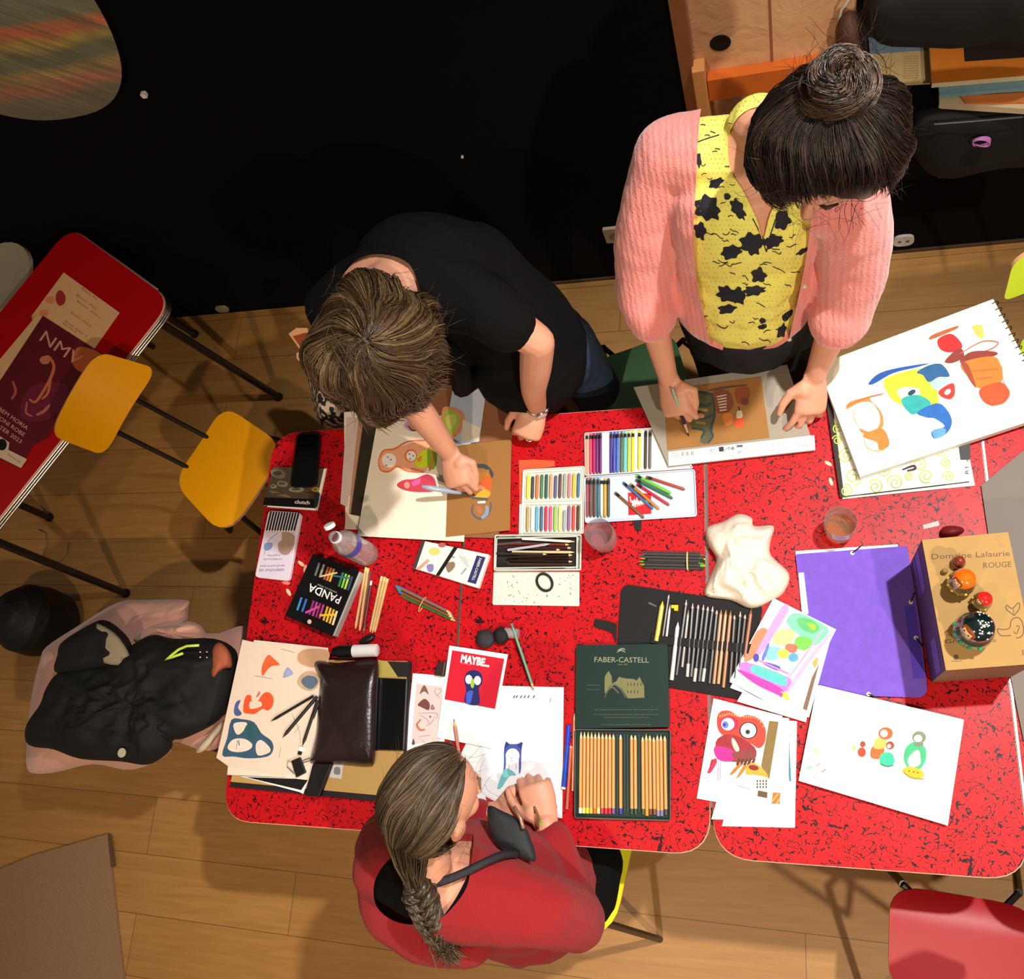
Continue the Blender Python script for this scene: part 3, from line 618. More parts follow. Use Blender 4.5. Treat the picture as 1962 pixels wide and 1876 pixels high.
def art_w(q, z):
    O, O2 = C(226, 110, 60), C(240, 170, 130); q.blob(A5([(1000, 330), (1050, 260), (1120, 245), (1200, 220), (1290, 190), (1380, 180), (1400, 230), (1385, 400), (1330, 430), (1240, 420), (1180, 395), (1120, 395), (1060, 425), (1010, 400)]), z, O2)
    q.stroke(A5([(1000, 340), (1040, 262), (1130, 245), (1230, 190), (1370, 178)]), 3.4, z, O); q.stroke(A5([(1000, 350), (1020, 410), (1080, 425), (1150, 385), (1230, 420), (1360, 432)]), 3.4, z, O)
    q.blob(A5(ell(1085, 335, 56, 56)), z, C(250, 236, 230), 2); q.blob(A5(ell(1255, 300, 48, 50)), z, O, 2); q.blob(A5(ell(1258, 302, 38, 40)), z, C(250, 240, 236), 2)
    for x, y in [(1075, 310), (1100, 330), (1062, 375), (1245, 285), (1275, 300), (1250, 325)]: q.blob(A5(ell(x, y, 7, 6)), z, C(120, 110, 150), 2)
    q.blob(A5([(1310, 300), (1370, 250), (1395, 300), (1390, 370), (1350, 395), (1290, 370)]), z, C(206, 226, 40)); q.blob(A5([(1390, 240), (1450, 235), (1460, 330), (1440, 400), (1390, 390)]), z, C(130, 166, 30)); q.blob(A5([(1300, 330), (1340, 300), (1330, 350)]), z, C(236, 140, 60))
    q.stroke(A5([(1380, 150), (1430, 300), (1400, 420)]), 4, z, C(196, 110, 80)); q.stroke(A5([(1390, 200), (1480, 240)]), 5, z, C(200, 80, 40))
    q.blob(A5([(1145, 530), (1200, 490), (1290, 480), (1380, 445), (1440, 480), (1450, 570), (1330, 585), (1210, 570)]), z, C(198, 60, 80)); q.blob(A5(ell(1225, 530, 22, 26)), z, C(226, 150, 130), 2); q.blob(A5([(1270, 500), (1330, 480), (1320, 520), (1270, 535)]), z, C(230, 90, 170))
    q.blob(A5([(1200, 60), (1260, 20), (1330, 30), (1330, 90), (1260, 110)]), z, C(190, 150, 200)); q.blob(A5(ell(1285, 55, 44, 34)), z, C(204, 130, 90), 2); q.stroke(A5([(1230, 60), (1270, 100), (1330, 90)]), 3, z, C(120, 50, 40)); q.blob(A5([(1310, 100), (1400, 110), (1440, 180), (1360, 150)]), z, C(150, 170, 50))
paper('drawing_sheet', [(726, 790), (905, 800), (889, 1038), (684, 1027)], zb + .0008, CREAM, 'large white sheet with orange and pink nesting doll sketches by the left woman', 'drawing', art=art_w)
def art_b(q, z):
    q.blob(A2([(930, 1040), (990, 1030), (1050, 1060), (1060, 1120), (1020, 1190), (970, 1215), (930, 1190)]), z, C(232, 150, 110)); q.blob(A2([(940, 1060), (990, 1045), (1030, 1080), (1030, 1130), (990, 1190), (940, 1180)]), z, C(186, 196, 84))
    q.blob(A2([(950, 1090), (1000, 1070), (1010, 1120), (970, 1160)]), z, C(216, 220, 110)); q.dec(A2([(1050, 1100), (1150, 1150), (1140, 1220), (1040, 1230)]), z, CREAM)
paper('drawing_sheet', [(868, 742), (880, 736), (933, 738), (918, 846), (864, 855), (850, 840)], zb + .0016, M(196, 204, 220, .8), 'small blue white sheet with green and orange sketch under the short haired woman', 'drawing', art=art_b)
def art_k(q, z):
    q.stroke(A5([(1695, 500), (1700, 430), (1760, 385), (1840, 385), (1890, 440), (1880, 470)]), 8, z, C(56, 66, 70)); q.stroke(A5([(1700, 460), (1740, 520), (1760, 600)]), 7, z, C(62, 72, 70))
    q.blob(A5([(1740, 440), (1850, 430), (1885, 480), (1880, 600), (1840, 640), (1770, 620), (1750, 520)]), z, C(178, 112, 38)); q.blob(A5([(1800, 500), (1880, 460), (1880, 560), (1830, 560)]), z, C(206, 92, 34)); q.blob(A5([(1755, 570), (1840, 560), (1880, 600), (1830, 640), (1760, 625)]), z, C(206, 160, 50)); q.stroke(A5([(1760, 410), (1870, 420)]), 5, z, C(160, 110, 50))
    q.stroke(A5([(1730, 630), (1860, 640)]), 5, z, C(70, 84, 84)); q.stroke(A5([(1745, 680), (1735, 740), (1780, 790), (1840, 780), (1880, 720), (1880, 660)]), 4, z, C(76, 90, 100)); q.stroke(A5([(1850, 690), (1850, 750), (1810, 790)]), 8, z, C(130, 150, 170)); q.stroke(A5([(1780, 665), (1840, 662)]), 5, z, C(226, 226, 216)); q.blob(A5([(1760, 700), (1810, 700), (1815, 750), (1780, 750)]), z, C(166, 110, 70))
paper('kraft_sheet', [(860, 856), (979, 841), (977, 1016), (854, 1029)], zb + .0024, KRAFT, 'brown kraft sheet with a dark orange doll painted by the left woman', 'drawing', art=art_k)
# ---- orange paper and pastel tray
paper('orange_sheet', A4([(160, 475), (300, 470), (480, 480), (480, 530), (215, 570), (195, 860), (165, 860)]), Z, C(226, 84, 46), 'orange paper under the pastel tray beside the ringed hand', 'sheet')
TRAY = M(216, 224, 214, .45)
def tray(name, label, cat, outs, cells, zt, wall, hgt, m=TRAY, floor_m=None, rr=3):
    """one rigid tray: floor plus rim walls, outs px outline, cells px quads that stay open"""
    cx = sum(p[0] for p in outs) / len(outs); cy = sum(p[1] for p in outs) / len(outs)
    t = thing(name, label, cat, P(cx, cy, zt)); q = MB(); q.prism([(p.x, p.y) for p in rounded(outs, rr)], zt, zt + .002, m); q.build('base', parent=t)
    for c in cells:
        if floor_m: q = MB(); q.prism([(p.x, p.y) for p in rounded(c, 2)], zt + .0021, zt + .0024, floor_m); q.build('liner', parent=t)
    q = MB(); pts = [P(p.x, p.y, zt + hgt) for p in rounded(outs, rr)]
    q.tube(pts + pts[:1], wall, m, 6)
    for c in cells:
        cp = [P(p.x, p.y, zt + hgt - .0005) for p in rounded(c, 2)]; q.tube(cp + cp[:1], wall * .7, m, 6)
    for p_ in (pts,):
        n = len(p_); q.add([(p.x, p.y, zt + .002) for p in p_] + [(p.x, p.y, zt + hgt) for p in p_], [[i, (i + 1) % n, n + (i + 1) % n, n + i] for i in range(n)], m)
    q.build('rim', parent=t, smooth=.8); return t
c1 = A4([(222, 590), (722, 558), (722, 832), (215, 848)]); c2 = A4([(212, 872), (715, 868), (712, 1120), (205, 1130)])
tray('pastel_tray', 'pale green plastic tray holding two rows of short oil pastels', 'tray', A4([(200, 565), (742, 532), (735, 1130), (180, 1142)]), [c1, c2], Z + .0008, .0016, .006, floor_m=M(206, 214, 206, .5))
q = sheet(A4([(165, 868), (190, 866), (182, 1140), (160, 1138)]), Z, M(226, 226, 222), .004); q.build('tray_lid', label='white tray lid edge showing left of the pastel tray', cat='lid')
pcol1 = [(226, 222, 60), (60, 60, 50), (216, 112, 60), (70, 120, 84), (44, 84, 80), (222, 156, 110), (76, 90, 140), (96, 66, 66), (150, 164, 150), (206, 120, 140), (220, 180, 40), (66, 104, 136)]
pcol2 = [(176, 150, 96), (236, 232, 224), (90, 170, 206), (60, 100, 130), (206, 44, 86), (230, 90, 140), (140, 190, 80), (222, 206, 130), (150, 160, 170), (134, 92, 140), (226, 70, 50), (80, 60, 40)]
cn1 = ['yellow', 'dark grey', 'orange', 'green', 'dark teal', 'peach', 'slate blue', 'brown', 'sage grey', 'rose', 'golden yellow', 'steel blue']
cn2 = ['olive tan', 'white', 'sky blue', 'dark blue', 'crimson', 'pink', 'light green', 'cream', 'pale grey', 'violet', 'vermilion', 'dark brown']
zc = Z + .0036
for k in range(12):
    x = 240 + k * 41; a, b = (x + 4, 612 - k * 1.5 + (14 if k in (1, 6) else 0)), (x - 2, 822 - k * 1.2)
    crayon(A4([a])[0], A4([b])[0], zc, .0039, M(*pcol1[k], .5), cn1[k] + ' oil pastel in the upper row of the pale green tray', 'oil pastels in the upper row')
    x = 236 + k * 41; a, b = (x + 4, 895 - k + (40 if k in (8,) else 0)), (x, 1112 - k * .6)
    crayon(A4([a])[0], A4([b])[0], zc, .0039, M(*pcol2[k], .5), cn2[k] + ' oil pastel in the lower row of the pale green tray', 'oil pastels in the lower row')
# ---- metal tin full of dark pencils with its lid
cc = A4([(-38, 1175), (680, 1158), (676, 1432), (-48, 1440)])
tray('metal_tin', 'open metal tin crowded with black and brown drawing pencils', 'tin', A4([(-52, 1148), (715, 1145), (708, 1455), (-60, 1460)]), [cc], Z + .0006, .002, .014, M(206, 212, 204, .3), M(24, 18, 16, .7))
q = MB(); q.prism([(p.x, p.y) for p in rounded(A4([(-66, 1470), (700, 1472), (700, 1782), (-78, 1770)]), 3)], Z, Z + .003, M(206, 210, 202, .35)); z = Z + .003
rr_ = random.Random(5)
for k in range(46):
    x, y = rr_.uniform(0, 660), rr_.uniform(1500, 1750)
    if abs(x - 390) < 90 and y < 1660: continue
    q.blob(A4(ell(x, y, rr_.uniform(3, 12), rr_.uniform(1.5, 4), rr_.uniform(0, 180), 8)), z, C(110, 112, 104), 1)
q.build('tin_lid', bev=.0008, label='scratched pale metal lid with black ring on it', cat='lid')
pens = [(( -30, 1190), (140, 1180), (30, 30, 30)), ((660, 1205), (190, 1178), (236, 230, 220)), ((440, 1225), (60, 1280), (176, 176, 196)), ((620, 1232), (80, 1222), (110, 50, 40)), ((660, 1300), (100, 1295), (210, 196, 150)), ((650, 1325), (60, 1345), (40, 24, 20)),
        ((655, 1350), (150, 1362), (44, 30, 26)), ((650, 1385), (90, 1375), (36, 26, 24)), ((655, 1408), (60, 1405), (60, 40, 34)), ((640, 1262), (20, 1255), (70, 34, 30)), ((600, 1425), (-20, 1420), (34, 26, 24)), ((420, 1320), (-40, 1310), (50, 44, 40)), ((200, 1210), (-40, 1230), (90, 70, 70)), ((540, 1280), (110, 1250), (56, 30, 28))]
pn = ['short black', 'thick white', 'silver grey', 'reddish brown', 'cream and pale', 'very dark brown', 'dark brown', 'black brown', 'worn brown', 'maroon', 'lowest black', 'left lying charcoal', 'dull violet grey', 'deep maroon']
for k, (a, b, c) in enumerate(pens):
    lay = (k % 3) * .0045
    pencil('drawing_pencil', A4([a])[0], A4([b])[0], Z + .003 + lay, .0034, M(*c, .4), pn[k] + ' pencil lying in the open metal tin of dark pencils', group='pencils in the open metal tin', wood=WOODP if k % 2 else M(*c), tipc=C(*c), tiplen=.012)
q = MB(); rc = P(*A4([(390, 1568)])[0], Z + .0075); q.tube([P(*A4([(390 + 68 * math.cos(a) + 14 * math.sin(a), 1568 + 76 * math.sin(a))])[0], Z + .0066) for a in [k * math.pi / 14 for k in range(29)]], .0032, M(22, 22, 22, .7), 8, caps=False)
q.build('hair_tie', smooth=True, label='black elastic ring lying on the pale metal lid', cat='ring')
# ---- large crayon set: white tray above, open lid below
WT = M(222, 222, 220, .4)
tray('crayon_tray', 'white plastic tray with a spaced row of water soluble crayons', 'tray', A4([(750, 235), (1460, 180), (1715, 545), (755, 612)])[:1] + A4([(1480, 178), (1715, 545), (755, 612)]), [], Z + .0006, .0014, .006, WT)
LB = M(196, 216, 236, .3)
tray('crayon_tin_lid', 'open pale blue tin lid strewn with loose crayons', 'lid', A4([(752, 628), (1730, 560), (1748, 975), (755, 1035)]), [], Z + .0006, .0016, .006, LB, rr=5)
q = sheet(A4([(1135, 765), (1342, 775), (1345, 955), (1140, 968)]), Z + .0029, C(206, 20, 30), .0002)
for k in range(9):
    x = 1155 + k * 20; q.stroke(A4([(x, 800 + (k * 37 % 50)), (x + 6, 850 + (k * 53 % 60)), (x + 14, 835)]), 2, Z + .0031, PAPER, taper=False)
q.build('red_card', label='small red square card with white marks inside the pale blue lid', cat='card')
q = sheet(A4([(1185, 1018), (1258, 1018), (1252, 1105), (1200, 1102)]), Z, BLACK, .003); q.build('elastic_tab', label='black elastic tab sticking out below the pale blue lid', cat='tab')
up = [(768, (226, 150, 120), 'peach'), (803, (220, 70, 110), 'pink'), (832, (170, 20, 90), 'magenta'), (862, (110, 40, 120), 'purple'), (890, (90, 40, 100), 'dark violet'), (985, (60, 50, 150), 'indigo'), (1017, (70, 80, 180), 'blue violet'), (1047, (70, 110, 200), 'blue'), (1080, (70, 100, 70), 'dark green'),
      (1112, (90, 190, 196), 'turquoise'), (1146, (170, 196, 50), 'lime'), (1182, (226, 216, 50), 'yellow'), (1240, (222, 214, 60), 'second yellow'), (1296, (56, 50, 50), 'charcoal'), (1336, (96, 96, 96), 'grey')]
for k, (x, c, nm) in enumerate(up):
    y0 = 240 - (x - 768) * .05; crayon(A4([(x, y0)])[0], A4([(x - 4 if x > 1000 else x, y0 + 360 - (k > 11) * 20)])[0], Z + .0032, .0036, M(*c, .45), nm + ' crayon with black band in the white tray', 'banded crayons in the white tray', band=BLACK)
lw = [(771, (160, 60, 80), 'dark rose'), (802, (106, 70, 44), 'brown'), (834, (90, 50, 36), 'chestnut'), (868, (30, 100, 110), 'teal'), (901, (226, 220, 200), 'cream'), (932, (220, 160, 40), 'amber'), (963, (70, 80, 90), 'slate')]
for k, (x, c, nm) in enumerate(lw):
    crayon(A4([(x, 640)])[0], A4([(x, 985)])[0], Z + .0032, .0036, M(*c, .45), nm + ' crayon standing in the row at the left of the pale blue lid', 'banded crayons in the pale blue lid', band=BLACK)
lo = [((1020, 765), (1278, 990), (120, 80, 50), 'two toned brown'), ((1092, 675), (1360, 912), (60, 100, 150), 'blue'), ((1155, 688), (1415, 915), (176, 124, 44), 'ochre'), ((1215, 690), (1505, 878), (176, 30, 60), 'crimson'), ((1205, 650), (1535, 818), (40, 100, 70), 'dark green'), ((1208, 612), (1520, 772), (100, 190, 50), 'bright green'), ((1300, 625), (1645, 738), (160, 60, 40), 'rust red')]
for k, (a, b, c, nm) in enumerate(lo):
    crayon(A4([a])[0], A4([b])[0], Z + .0034 + .0 * k, .0036, M(*c, .45), nm + ' crayon lying loose and slanted in the pale blue lid', 'loose crayons in the pale blue lid', band=BLACK, z2=Z + .0034)
# ---- glasses
def glass(px, label, liq, lab2, r=.036, h=.085, fill=.035):
    c = P(px[0], px[1], Z); t = thing('drinking_glass', label, 'glass', c, 'drinking glasses')
    G = thin(250, 250, 250)
    q = MB(); q.lathe(c, [(.0005, .0), (r * .78, 0), (r * .84, .004), (r, h * .6), (r * .97, h), (r * .955, h), (r * .94, h * .95), (r * .95, h * .6), (r * .78, .012), (r * .6, .009), (.0005, .008)], G, 40); q.build('glass_bowl', parent=t, smooth=True)
    q = MB(); q.lathe(c, [(.0005, .0085), (r * .59, .0095), (r * .77, .0125), (r * .87, fill), (.0005, fill)], liq, 40); q.build('liquid', parent=t, smooth=.6, label=lab2)
glass((1160, 1037), 'clear tumbler of pale pink drink beside the metal tin', thin(246, 214, 218), 'pale pink drink')
glass((1608, 1018), 'clear tumbler of amber drink above the purple folder', thin(252, 214, 176), 'amber drink')
# ---- grey pencil bundle
for k in range(9):
    lay = k // 6; j = k % 6; y = 1300 + j * 27 + lay * 14
    c = [(70, 70, 70), (70, 70, 72), (66, 66, 66)][k % 3]; tc = [(180, 30, 50), (90, 110, 160), (220, 210, 60), (110, 170, 50), (120, 180, 60), (40, 60, 40), (150, 60, 60), (60, 90, 60), (30, 30, 30)][k]
    pencil('grey_pencil', A4([(1225 + (j % 3) * 10 + lay * 20, y)])[0], A4([(1830 - (j % 2) * 16, y + 12)])[0], Z + .0062 * lay, .0033, M(*c, .35), ORD[k] + ' pencil of the grey barrelled bundle held by a yellow band', group='grey pencils in a yellow band', wood=M(*tc), tipc=C(*tc), tiplen=.013, endc=M(*tc))
q = MB(); cpt = P(*A4([(1668, 1378)])[0], Z + .0062); ax = Vector((0, 1, 0)); q.tube([cpt + Vector((0, .0215 * math.cos(a), .0085 * math.sin(a))) for a in [k * math.pi / 12 for k in range(25)]], .002, M(214, 200, 120, .5), 6, caps=False); q.build('rubber_band', smooth=True, label='yellow rubber band around the grey pencil bundle', cat='rubber band')
# ---- eraser lumps, green pencil, shavings
def ring_mound(mb, px, z0, h, m, K=7, seed=1, nz=.2, fold=0, foldn=5, p=2.2, base=None, ctr=None, crease=0, cs=16):
    pts = [(p_.x, p_.y) for p_ in cat_rom([Vector(a) for a in px], 4, True)]; cx = ctr[0] if ctr else sum(a for a, b in pts) / len(pts); cy = ctr[1] if ctr else sum(b for a, b in pts) / len(pts)
    n = len(pts); vs = [P(a, b, z0) for a, b in pts]
    for k in range(K + 1):
        s = 1 - k / K * .96
        for i, (a, b) in enumerate(pts):
            hh = z0 + .002 + h * (1 - s ** p) ** (.55)
            w = P(cx + (a - cx) * s, cy + (b - cy) * s, hh); nn = pnoise(Vector((w.x * 9 + seed, w.y * 9, seed))) + .5 * pnoise(Vector((w.x * 25, w.y * 25, seed + 3)))
            fo = fold * math.sin(foldn * math.atan2(b - cy, a - cx) + 6 * nn) * (1 - s) * s * 4
            w.z = max(z0 + .001, w.z + h * nz * nn * (1 - s ** 3) + fo); 
            if crease:
                c1 = abs(pnoise(Vector((w.x * cs + 2 * nn, w.y * cs * .7, seed + 5)))); c2 = abs(pnoise(Vector((w.x * cs * .8, w.y * cs * 1.3, seed + 9)))); w.z = max(z0 + .001, w.z + h * crease * (.45 - 1.6 * min(c1, c2)) * (1 - s ** 4))
            vs.append(w)
    fs = [[k * n + i, k * n + (i + 1) % n, (k + 1) * n + (i + 1) % n, (k + 1) * n + i] for k in range(K + 1) for i in range(n)]
    # world y is up, pixel y down -> orientation fixed below
    if area2([Vector((v.x, v.y)) for v in vs[:n]]) < 0: fs = [f[::-1] for f in fs]; flip = True
    else: flip = False
    top = list(range((K + 1) * n, (K + 2) * n)); bot = list(range(n))[::-1]
    if flip: top = top[::-1]; bot = bot[::-1]
    return mb.add(vs, fs + [top, bot], m)
q = MB(); ring_mound(q, ell(930, 1224, 19, 18), Z, .03, M(44, 44, 50, .8, bump=.3), seed=4, nz=.1, p=4); q.blob(ell(926, 1220, 4, 4), Z + .03, BLACK, 2); q.build('eraser', smooth=True, label='grey rounded putty eraser left of its darker twin', cat='eraser')
q = MB(); ring_mound(q, ell(960, 1218, 16, 17), Z, .032, M(20, 20, 22, .8, bump=.3), seed=8, nz=.1, p=4); q.build('eraser', smooth=True, label='black rounded putty eraser touching the grey one', cat='eraser')
q = MB(); q.lathe(P(978, 1213, Z + .014), [(0, -.014), (.012, -.014), (.013, 0), (.012, .02), (0, .02)], M(210, 200, 205, .1, trans=.6, var=0), 20, axis=Vector((1, -.1, 0))); q.build('plastic_jar', smooth=.8, label='small clear plastic jar beside the black eraser', cat='jar')
pencil('green_pencil', (1023, 1323), (980, 1195), Z + .005, .0036, M(76, 140, 106, .4), 'long sage green pencil slanting down from the erasers', endc=C(90, 120, 110), z2=Z + .024, tiplen=.016, tipc=C(50, 90, 90))
for k, (x, y, a, c) in enumerate([(1587, 888, 30, (230, 190, 160)), (1592, 923, 70, (226, 196, 170)), (577, 1080, 40, (220, 180, 150)), (585, 1090, 100, (220, 170, 130)), (553, 1135, 60, (230, 190, 160)), (548, 1117, 10, (220, 120, 110))]):
    q = MB(); q.prism([(p.x, p.y) for p in cat_rom([Vector(v) for v in ell(x, y, 8, 3.4, a, 6)], 3, True)], Z, Z + .0012, C(*c)); q.build('pencil_shaving', label=['pale curl of shaving right of the hand on the grey pad', 'cream shaving beside the green patterned book', 'small shaving between tin and black crayon box', 'curled shaving above the corner of the black crayon box', 'shaving left of the black crayon box', 'tiny pink shaving below the white tin'][k], cat='shaving', group='pencil shavings')
# ---- pale cloth
CL = M(222, 212, 196, .85, var=.05, scale=20, bump=.4, bs=50)
def cloth():
    px = [(1415, 985), (1440, 992), (1445, 1008), (1482, 1008), (1476, 1040), (1478, 1065), (1512, 1100), (1502, 1135), (1478, 1152), (1440, 1166), (1400, 1150), (1350, 1140), (1362, 1100), (1372, 1070), (1355, 1040), (1354, 1012), (1385, 1000)]
    q = MB(); ring_mound(q, px, Z, .038, CL, K=30, seed=2.3, nz=.45, crease=1.1, cs=17, p=6, ctr=(1425, 1085)); o = q.build('cloth', smooth=True, label='crumpled cream cloth lying above the black pencil roll', cat='cloth')
    return o
cloth()
# ---- black pencil roll
RB = M(20, 20, 24, .85, var=.1, bump=.3, bs=300)
t = thing('pencil_roll', 'unrolled black fabric pencil roll beside the dark green tin', 'pencil case', P(1310, 1230, Z))
q = MB(); q.prism([(p.x, p.y) for p in rounded([(1190, 1118), (1462, 1160), (1425, 1342), (1178, 1300)], [20, 10, 6, 4])], Z, Z + .0035, RB); q.build('fabric_base', parent=t, bev=.001)
q = MB(); q.prism([(p.x, p.y) for p in rounded([(1140, 1185), (1182, 1195), (1180, 1232), (1172, 1212), (1137, 1200)], 4)], Z, Z + .004, RB); q.build('strap', parent=t)
zr = Z + .004; q = MB(); q.prism(B4([(665, 410), (1330, 470), (1310, 535), (650, 462)]), Z + .0095, Z + .0108, RB); q.build('holding_band', parent=t)
q = MB(); q.prism(B4([(640, 185), (690, 210), (695, 222), (640, 202)]), zr, zr + .002, CHROME); q.build('zip_pull', parent=t)
KB = (30, 30, 32)
rolls = [((735, 182), (693, 450), (236, 206, 30), 'yellow', .0052), ((778, 128), (728, 470), (70, 66, 66), 'slim white tipped', .0028), ((785, 205), (752, 500), (196, 196, 200), 'short silver', .0028), ((838, 322), (795, 712), (232, 230, 226), 'white blending', .0045), ((895, 172), (828, 680), KB, 'tall black', .0036), ((908, 240), (866, 625), (150, 146, 140), 'grey speckled', .003), ((937, 195), (900, 690), KB, 'second tall black', .0036),
         ((975, 195), (926, 690), (60, 60, 62), 'black grey', .0036), ((1010, 205), (948, 722), KB, 'third black', .0036), ((1040, 208), (980, 722), (66, 64, 66), 'fourth black', .0036), ((1072, 215), (1005, 722), KB, 'fifth black', .0036), ((1100, 232), (1048, 735), (56, 54, 54), 'sixth black', .0036), ((1128, 238), (1078, 738), (176, 128, 90), 'tan', .0038), ((1160, 240), (1108, 738), (190, 142, 100), 'light tan', .0038),
         ((1192, 245), (1142, 762), (170, 116, 72), 'long tan', .0038), ((1218, 265), (1186, 730), (60, 56, 54), 'dark slim', .0034), ((1257, 250), (1218, 700), KB, 'white tipped black', .0036), ((1290, 262), (1250, 620), (50, 48, 50), 'charcoal', .0036), ((1330, 235), (1285, 560), (150, 92, 60), 'brown', .0042)]
for k, (a, b, c, nm, r) in enumerate(rolls):
    pencil('drawing_pencil', B4([a])[0], B4([b])[0], zr, r, M(*c, .35), nm + ' pencil tucked under the band of the black fabric roll', group='pencils in the black roll', tipc=C(210, 200, 200) if c == KB else C(*c), wood=M(196, 180, 176) if c[0] < 80 else M(*c), tiplen=.013, endc=M(200, 196, 190) if k in (6, 8, 10) else None, endlen=.03)
q = MB(); q.prism(B4([(792, 208), (838, 208), (835, 245), (812, 245), (812, 228), (792, 228)]), zr, zr + .009, M(230, 190, 20)); q.build('sharpener', label='small yellow sharpener at the top of the black pencil roll', cat='sharpener')
q = MB(); q.prism(B4([(678, 440), (704, 444), (700, 472), (674, 468)]), zr, zr + .005, M(240, 200, 20)); q.build('eraser_stub', label='small yellow stub at the edge of the dark green lid', cat='eraser') if False else None
# ---- dark green pencil tin
GR = M(28, 48, 44, .32, var=.05); GR2 = M(40, 60, 54, .4)
t = thing('pencil_tin', 'open dark green pencil tin with gold castle picture on the lid', 'tin', P(1193, 1480, Z))
q = MB(); zl = Z + .012; q.prism([(p.x, p.y) for p in rounded([(1104, 1236), (1279, 1234), (1283, 1393), (1102, 1396)], 5)], Z, zl, GR)
GO = C(140, 146, 116); GD = C(112, 112, 72)
q.text('FABER-CASTELL', (1191, 1264), (1, .01), 10.5, zl, GO, width=104); q.text('since 1761', (1193, 1273), (1, 0), 2.4, zl, GO, width=18)
q.stroke([(1182, 1250), (1190, 1246), (1198, 1250)], 2, zl, GO); q.stroke([(1184, 1246), (1192, 1243), (1198, 1245)], 2, zl, GO)
castle = [(1158, 1312), (1161, 1304), (1166, 1294), (1171, 1304), (1173, 1312), (1182, 1302), (1184, 1300), (1190, 1306), (1200, 1302), (1204, 1297), (1208, 1306), (1218, 1308), (1224, 1300), (1228, 1308), (1234, 1314), (1235, 1338), (1205, 1336), (1190, 1336), (1184, 1324), (1172, 1316), (1166, 1326), (1158, 1334)]
q.dec(B4([(345, 700), (350, 680), (372, 650), (392, 685), (395, 735), (425, 720), (440, 690), (480, 700), (540, 705), (560, 715), (580, 690), (598, 730), (610, 750), (612, 830), (500, 835), (460, 770), (420, 740), (380, 760), (345, 800)]), zl, GD)
q.stroke(B4([(345, 830), (390, 740), (450, 770), (485, 830)]), 2, zl, C(88, 92, 74)); q.stroke(B4([(350, 800), (395, 760), (440, 800)]), 3, zl, C(84, 88, 70))
for k in range(9): q.stroke(B4([(500 + (k % 5) * 22, 730 + (k // 5) * 50), (502 + (k % 5) * 22, 750 + (k // 5) * 50)]), 1.6, zl, GR)
for y, w, x in [(745, 80, 270), (775, 80, 270), (910, 430, 490), (942, 430, 490), (962, 300, 490), (1010, 330, 490)]:
    q.text('Pitt Pastell Kuenstlerfarbstifte Artist Pastel Pencils' if w > 100 else 'Pastel pencils', B4([(x, y)])[0], (1, 0), 2.2, zl, C(92, 104, 90), width=w * .2854)
q.build('lid', parent=t, bev=.0012)
tr_o = [(1102, 1398), (1284, 1399), (1284, 1572), (1101, 1567)]
q = MB(); q.prism([(p.x, p.y) for p in rounded(tr_o, 4)], Z, Z + .003, GR); n_ = 0
pts = [P(p.x, p.y, Z + .011) for p in rounded(tr_o, 4)]; q.tube(pts + pts[:1], .0015, M(80, 84, 80, .3), 6); n = len(pts)
q.add([(p.x, p.y, Z + .003) for p in pts] + [(p.x, p.y, Z + .011) for p in pts], [[i, (i + 1) % n, n + (i + 1) % n, n + i] for i in range(n)], GR)
q.build('tray', parent=t, smooth=.8)
q = MB()
for x in (430, 478, 498, 575): q.prism(B4([(x - 6, 1075), (x + 6, 1075), (x + 8, 1600), (x - 4, 1600)]), Z + .0031, Z + .006, GR2)
q.build('tray_ribs', parent=t)
xs = [187, 210, 234, 258, 282, 306, 331, 356, 380, 404, 452, 525, 550, 600, 624, 648, 674, 698, 722, 748]
ec = [(235, 232, 225), (226, 220, 120), (230, 230, 30), (220, 180, 90), (230, 110, 40), (230, 220, 150), (180, 60, 80), (220, 50, 70), (206, 30, 50), (110, 80, 160), (60, 60, 170), (50, 80, 60), (50, 76, 60), (60, 90, 60), (226, 150, 40), (110, 70, 50), (120, 80, 60), (130, 130, 160), (110, 120, 150), (70, 70, 70)]
for k, x in enumerate(xs):
    sh = 8 if k in (14, 17, 18) else 0
    pencil('pastel_pencil', B4([(x, 1058 + (x - 187) * .03 + (10 if k in (13, 16) else 0))])[0], B4([(x - 8 + (x - 187) * .026 + 2, 1606 + sh + (x - 187) * .02)])[0], Z + .0034, .0038, M(214, 152, 92, .4, var=.05), ORD[k] + ' wooden pastel pencil from the left in the dark green tin', group='wooden pastel pencils in the dark green tin', endc=M(*ec[k], .4), tipc=C(*ec[k]), tiplen=.014, wood=M(236, 206, 160), n=8)
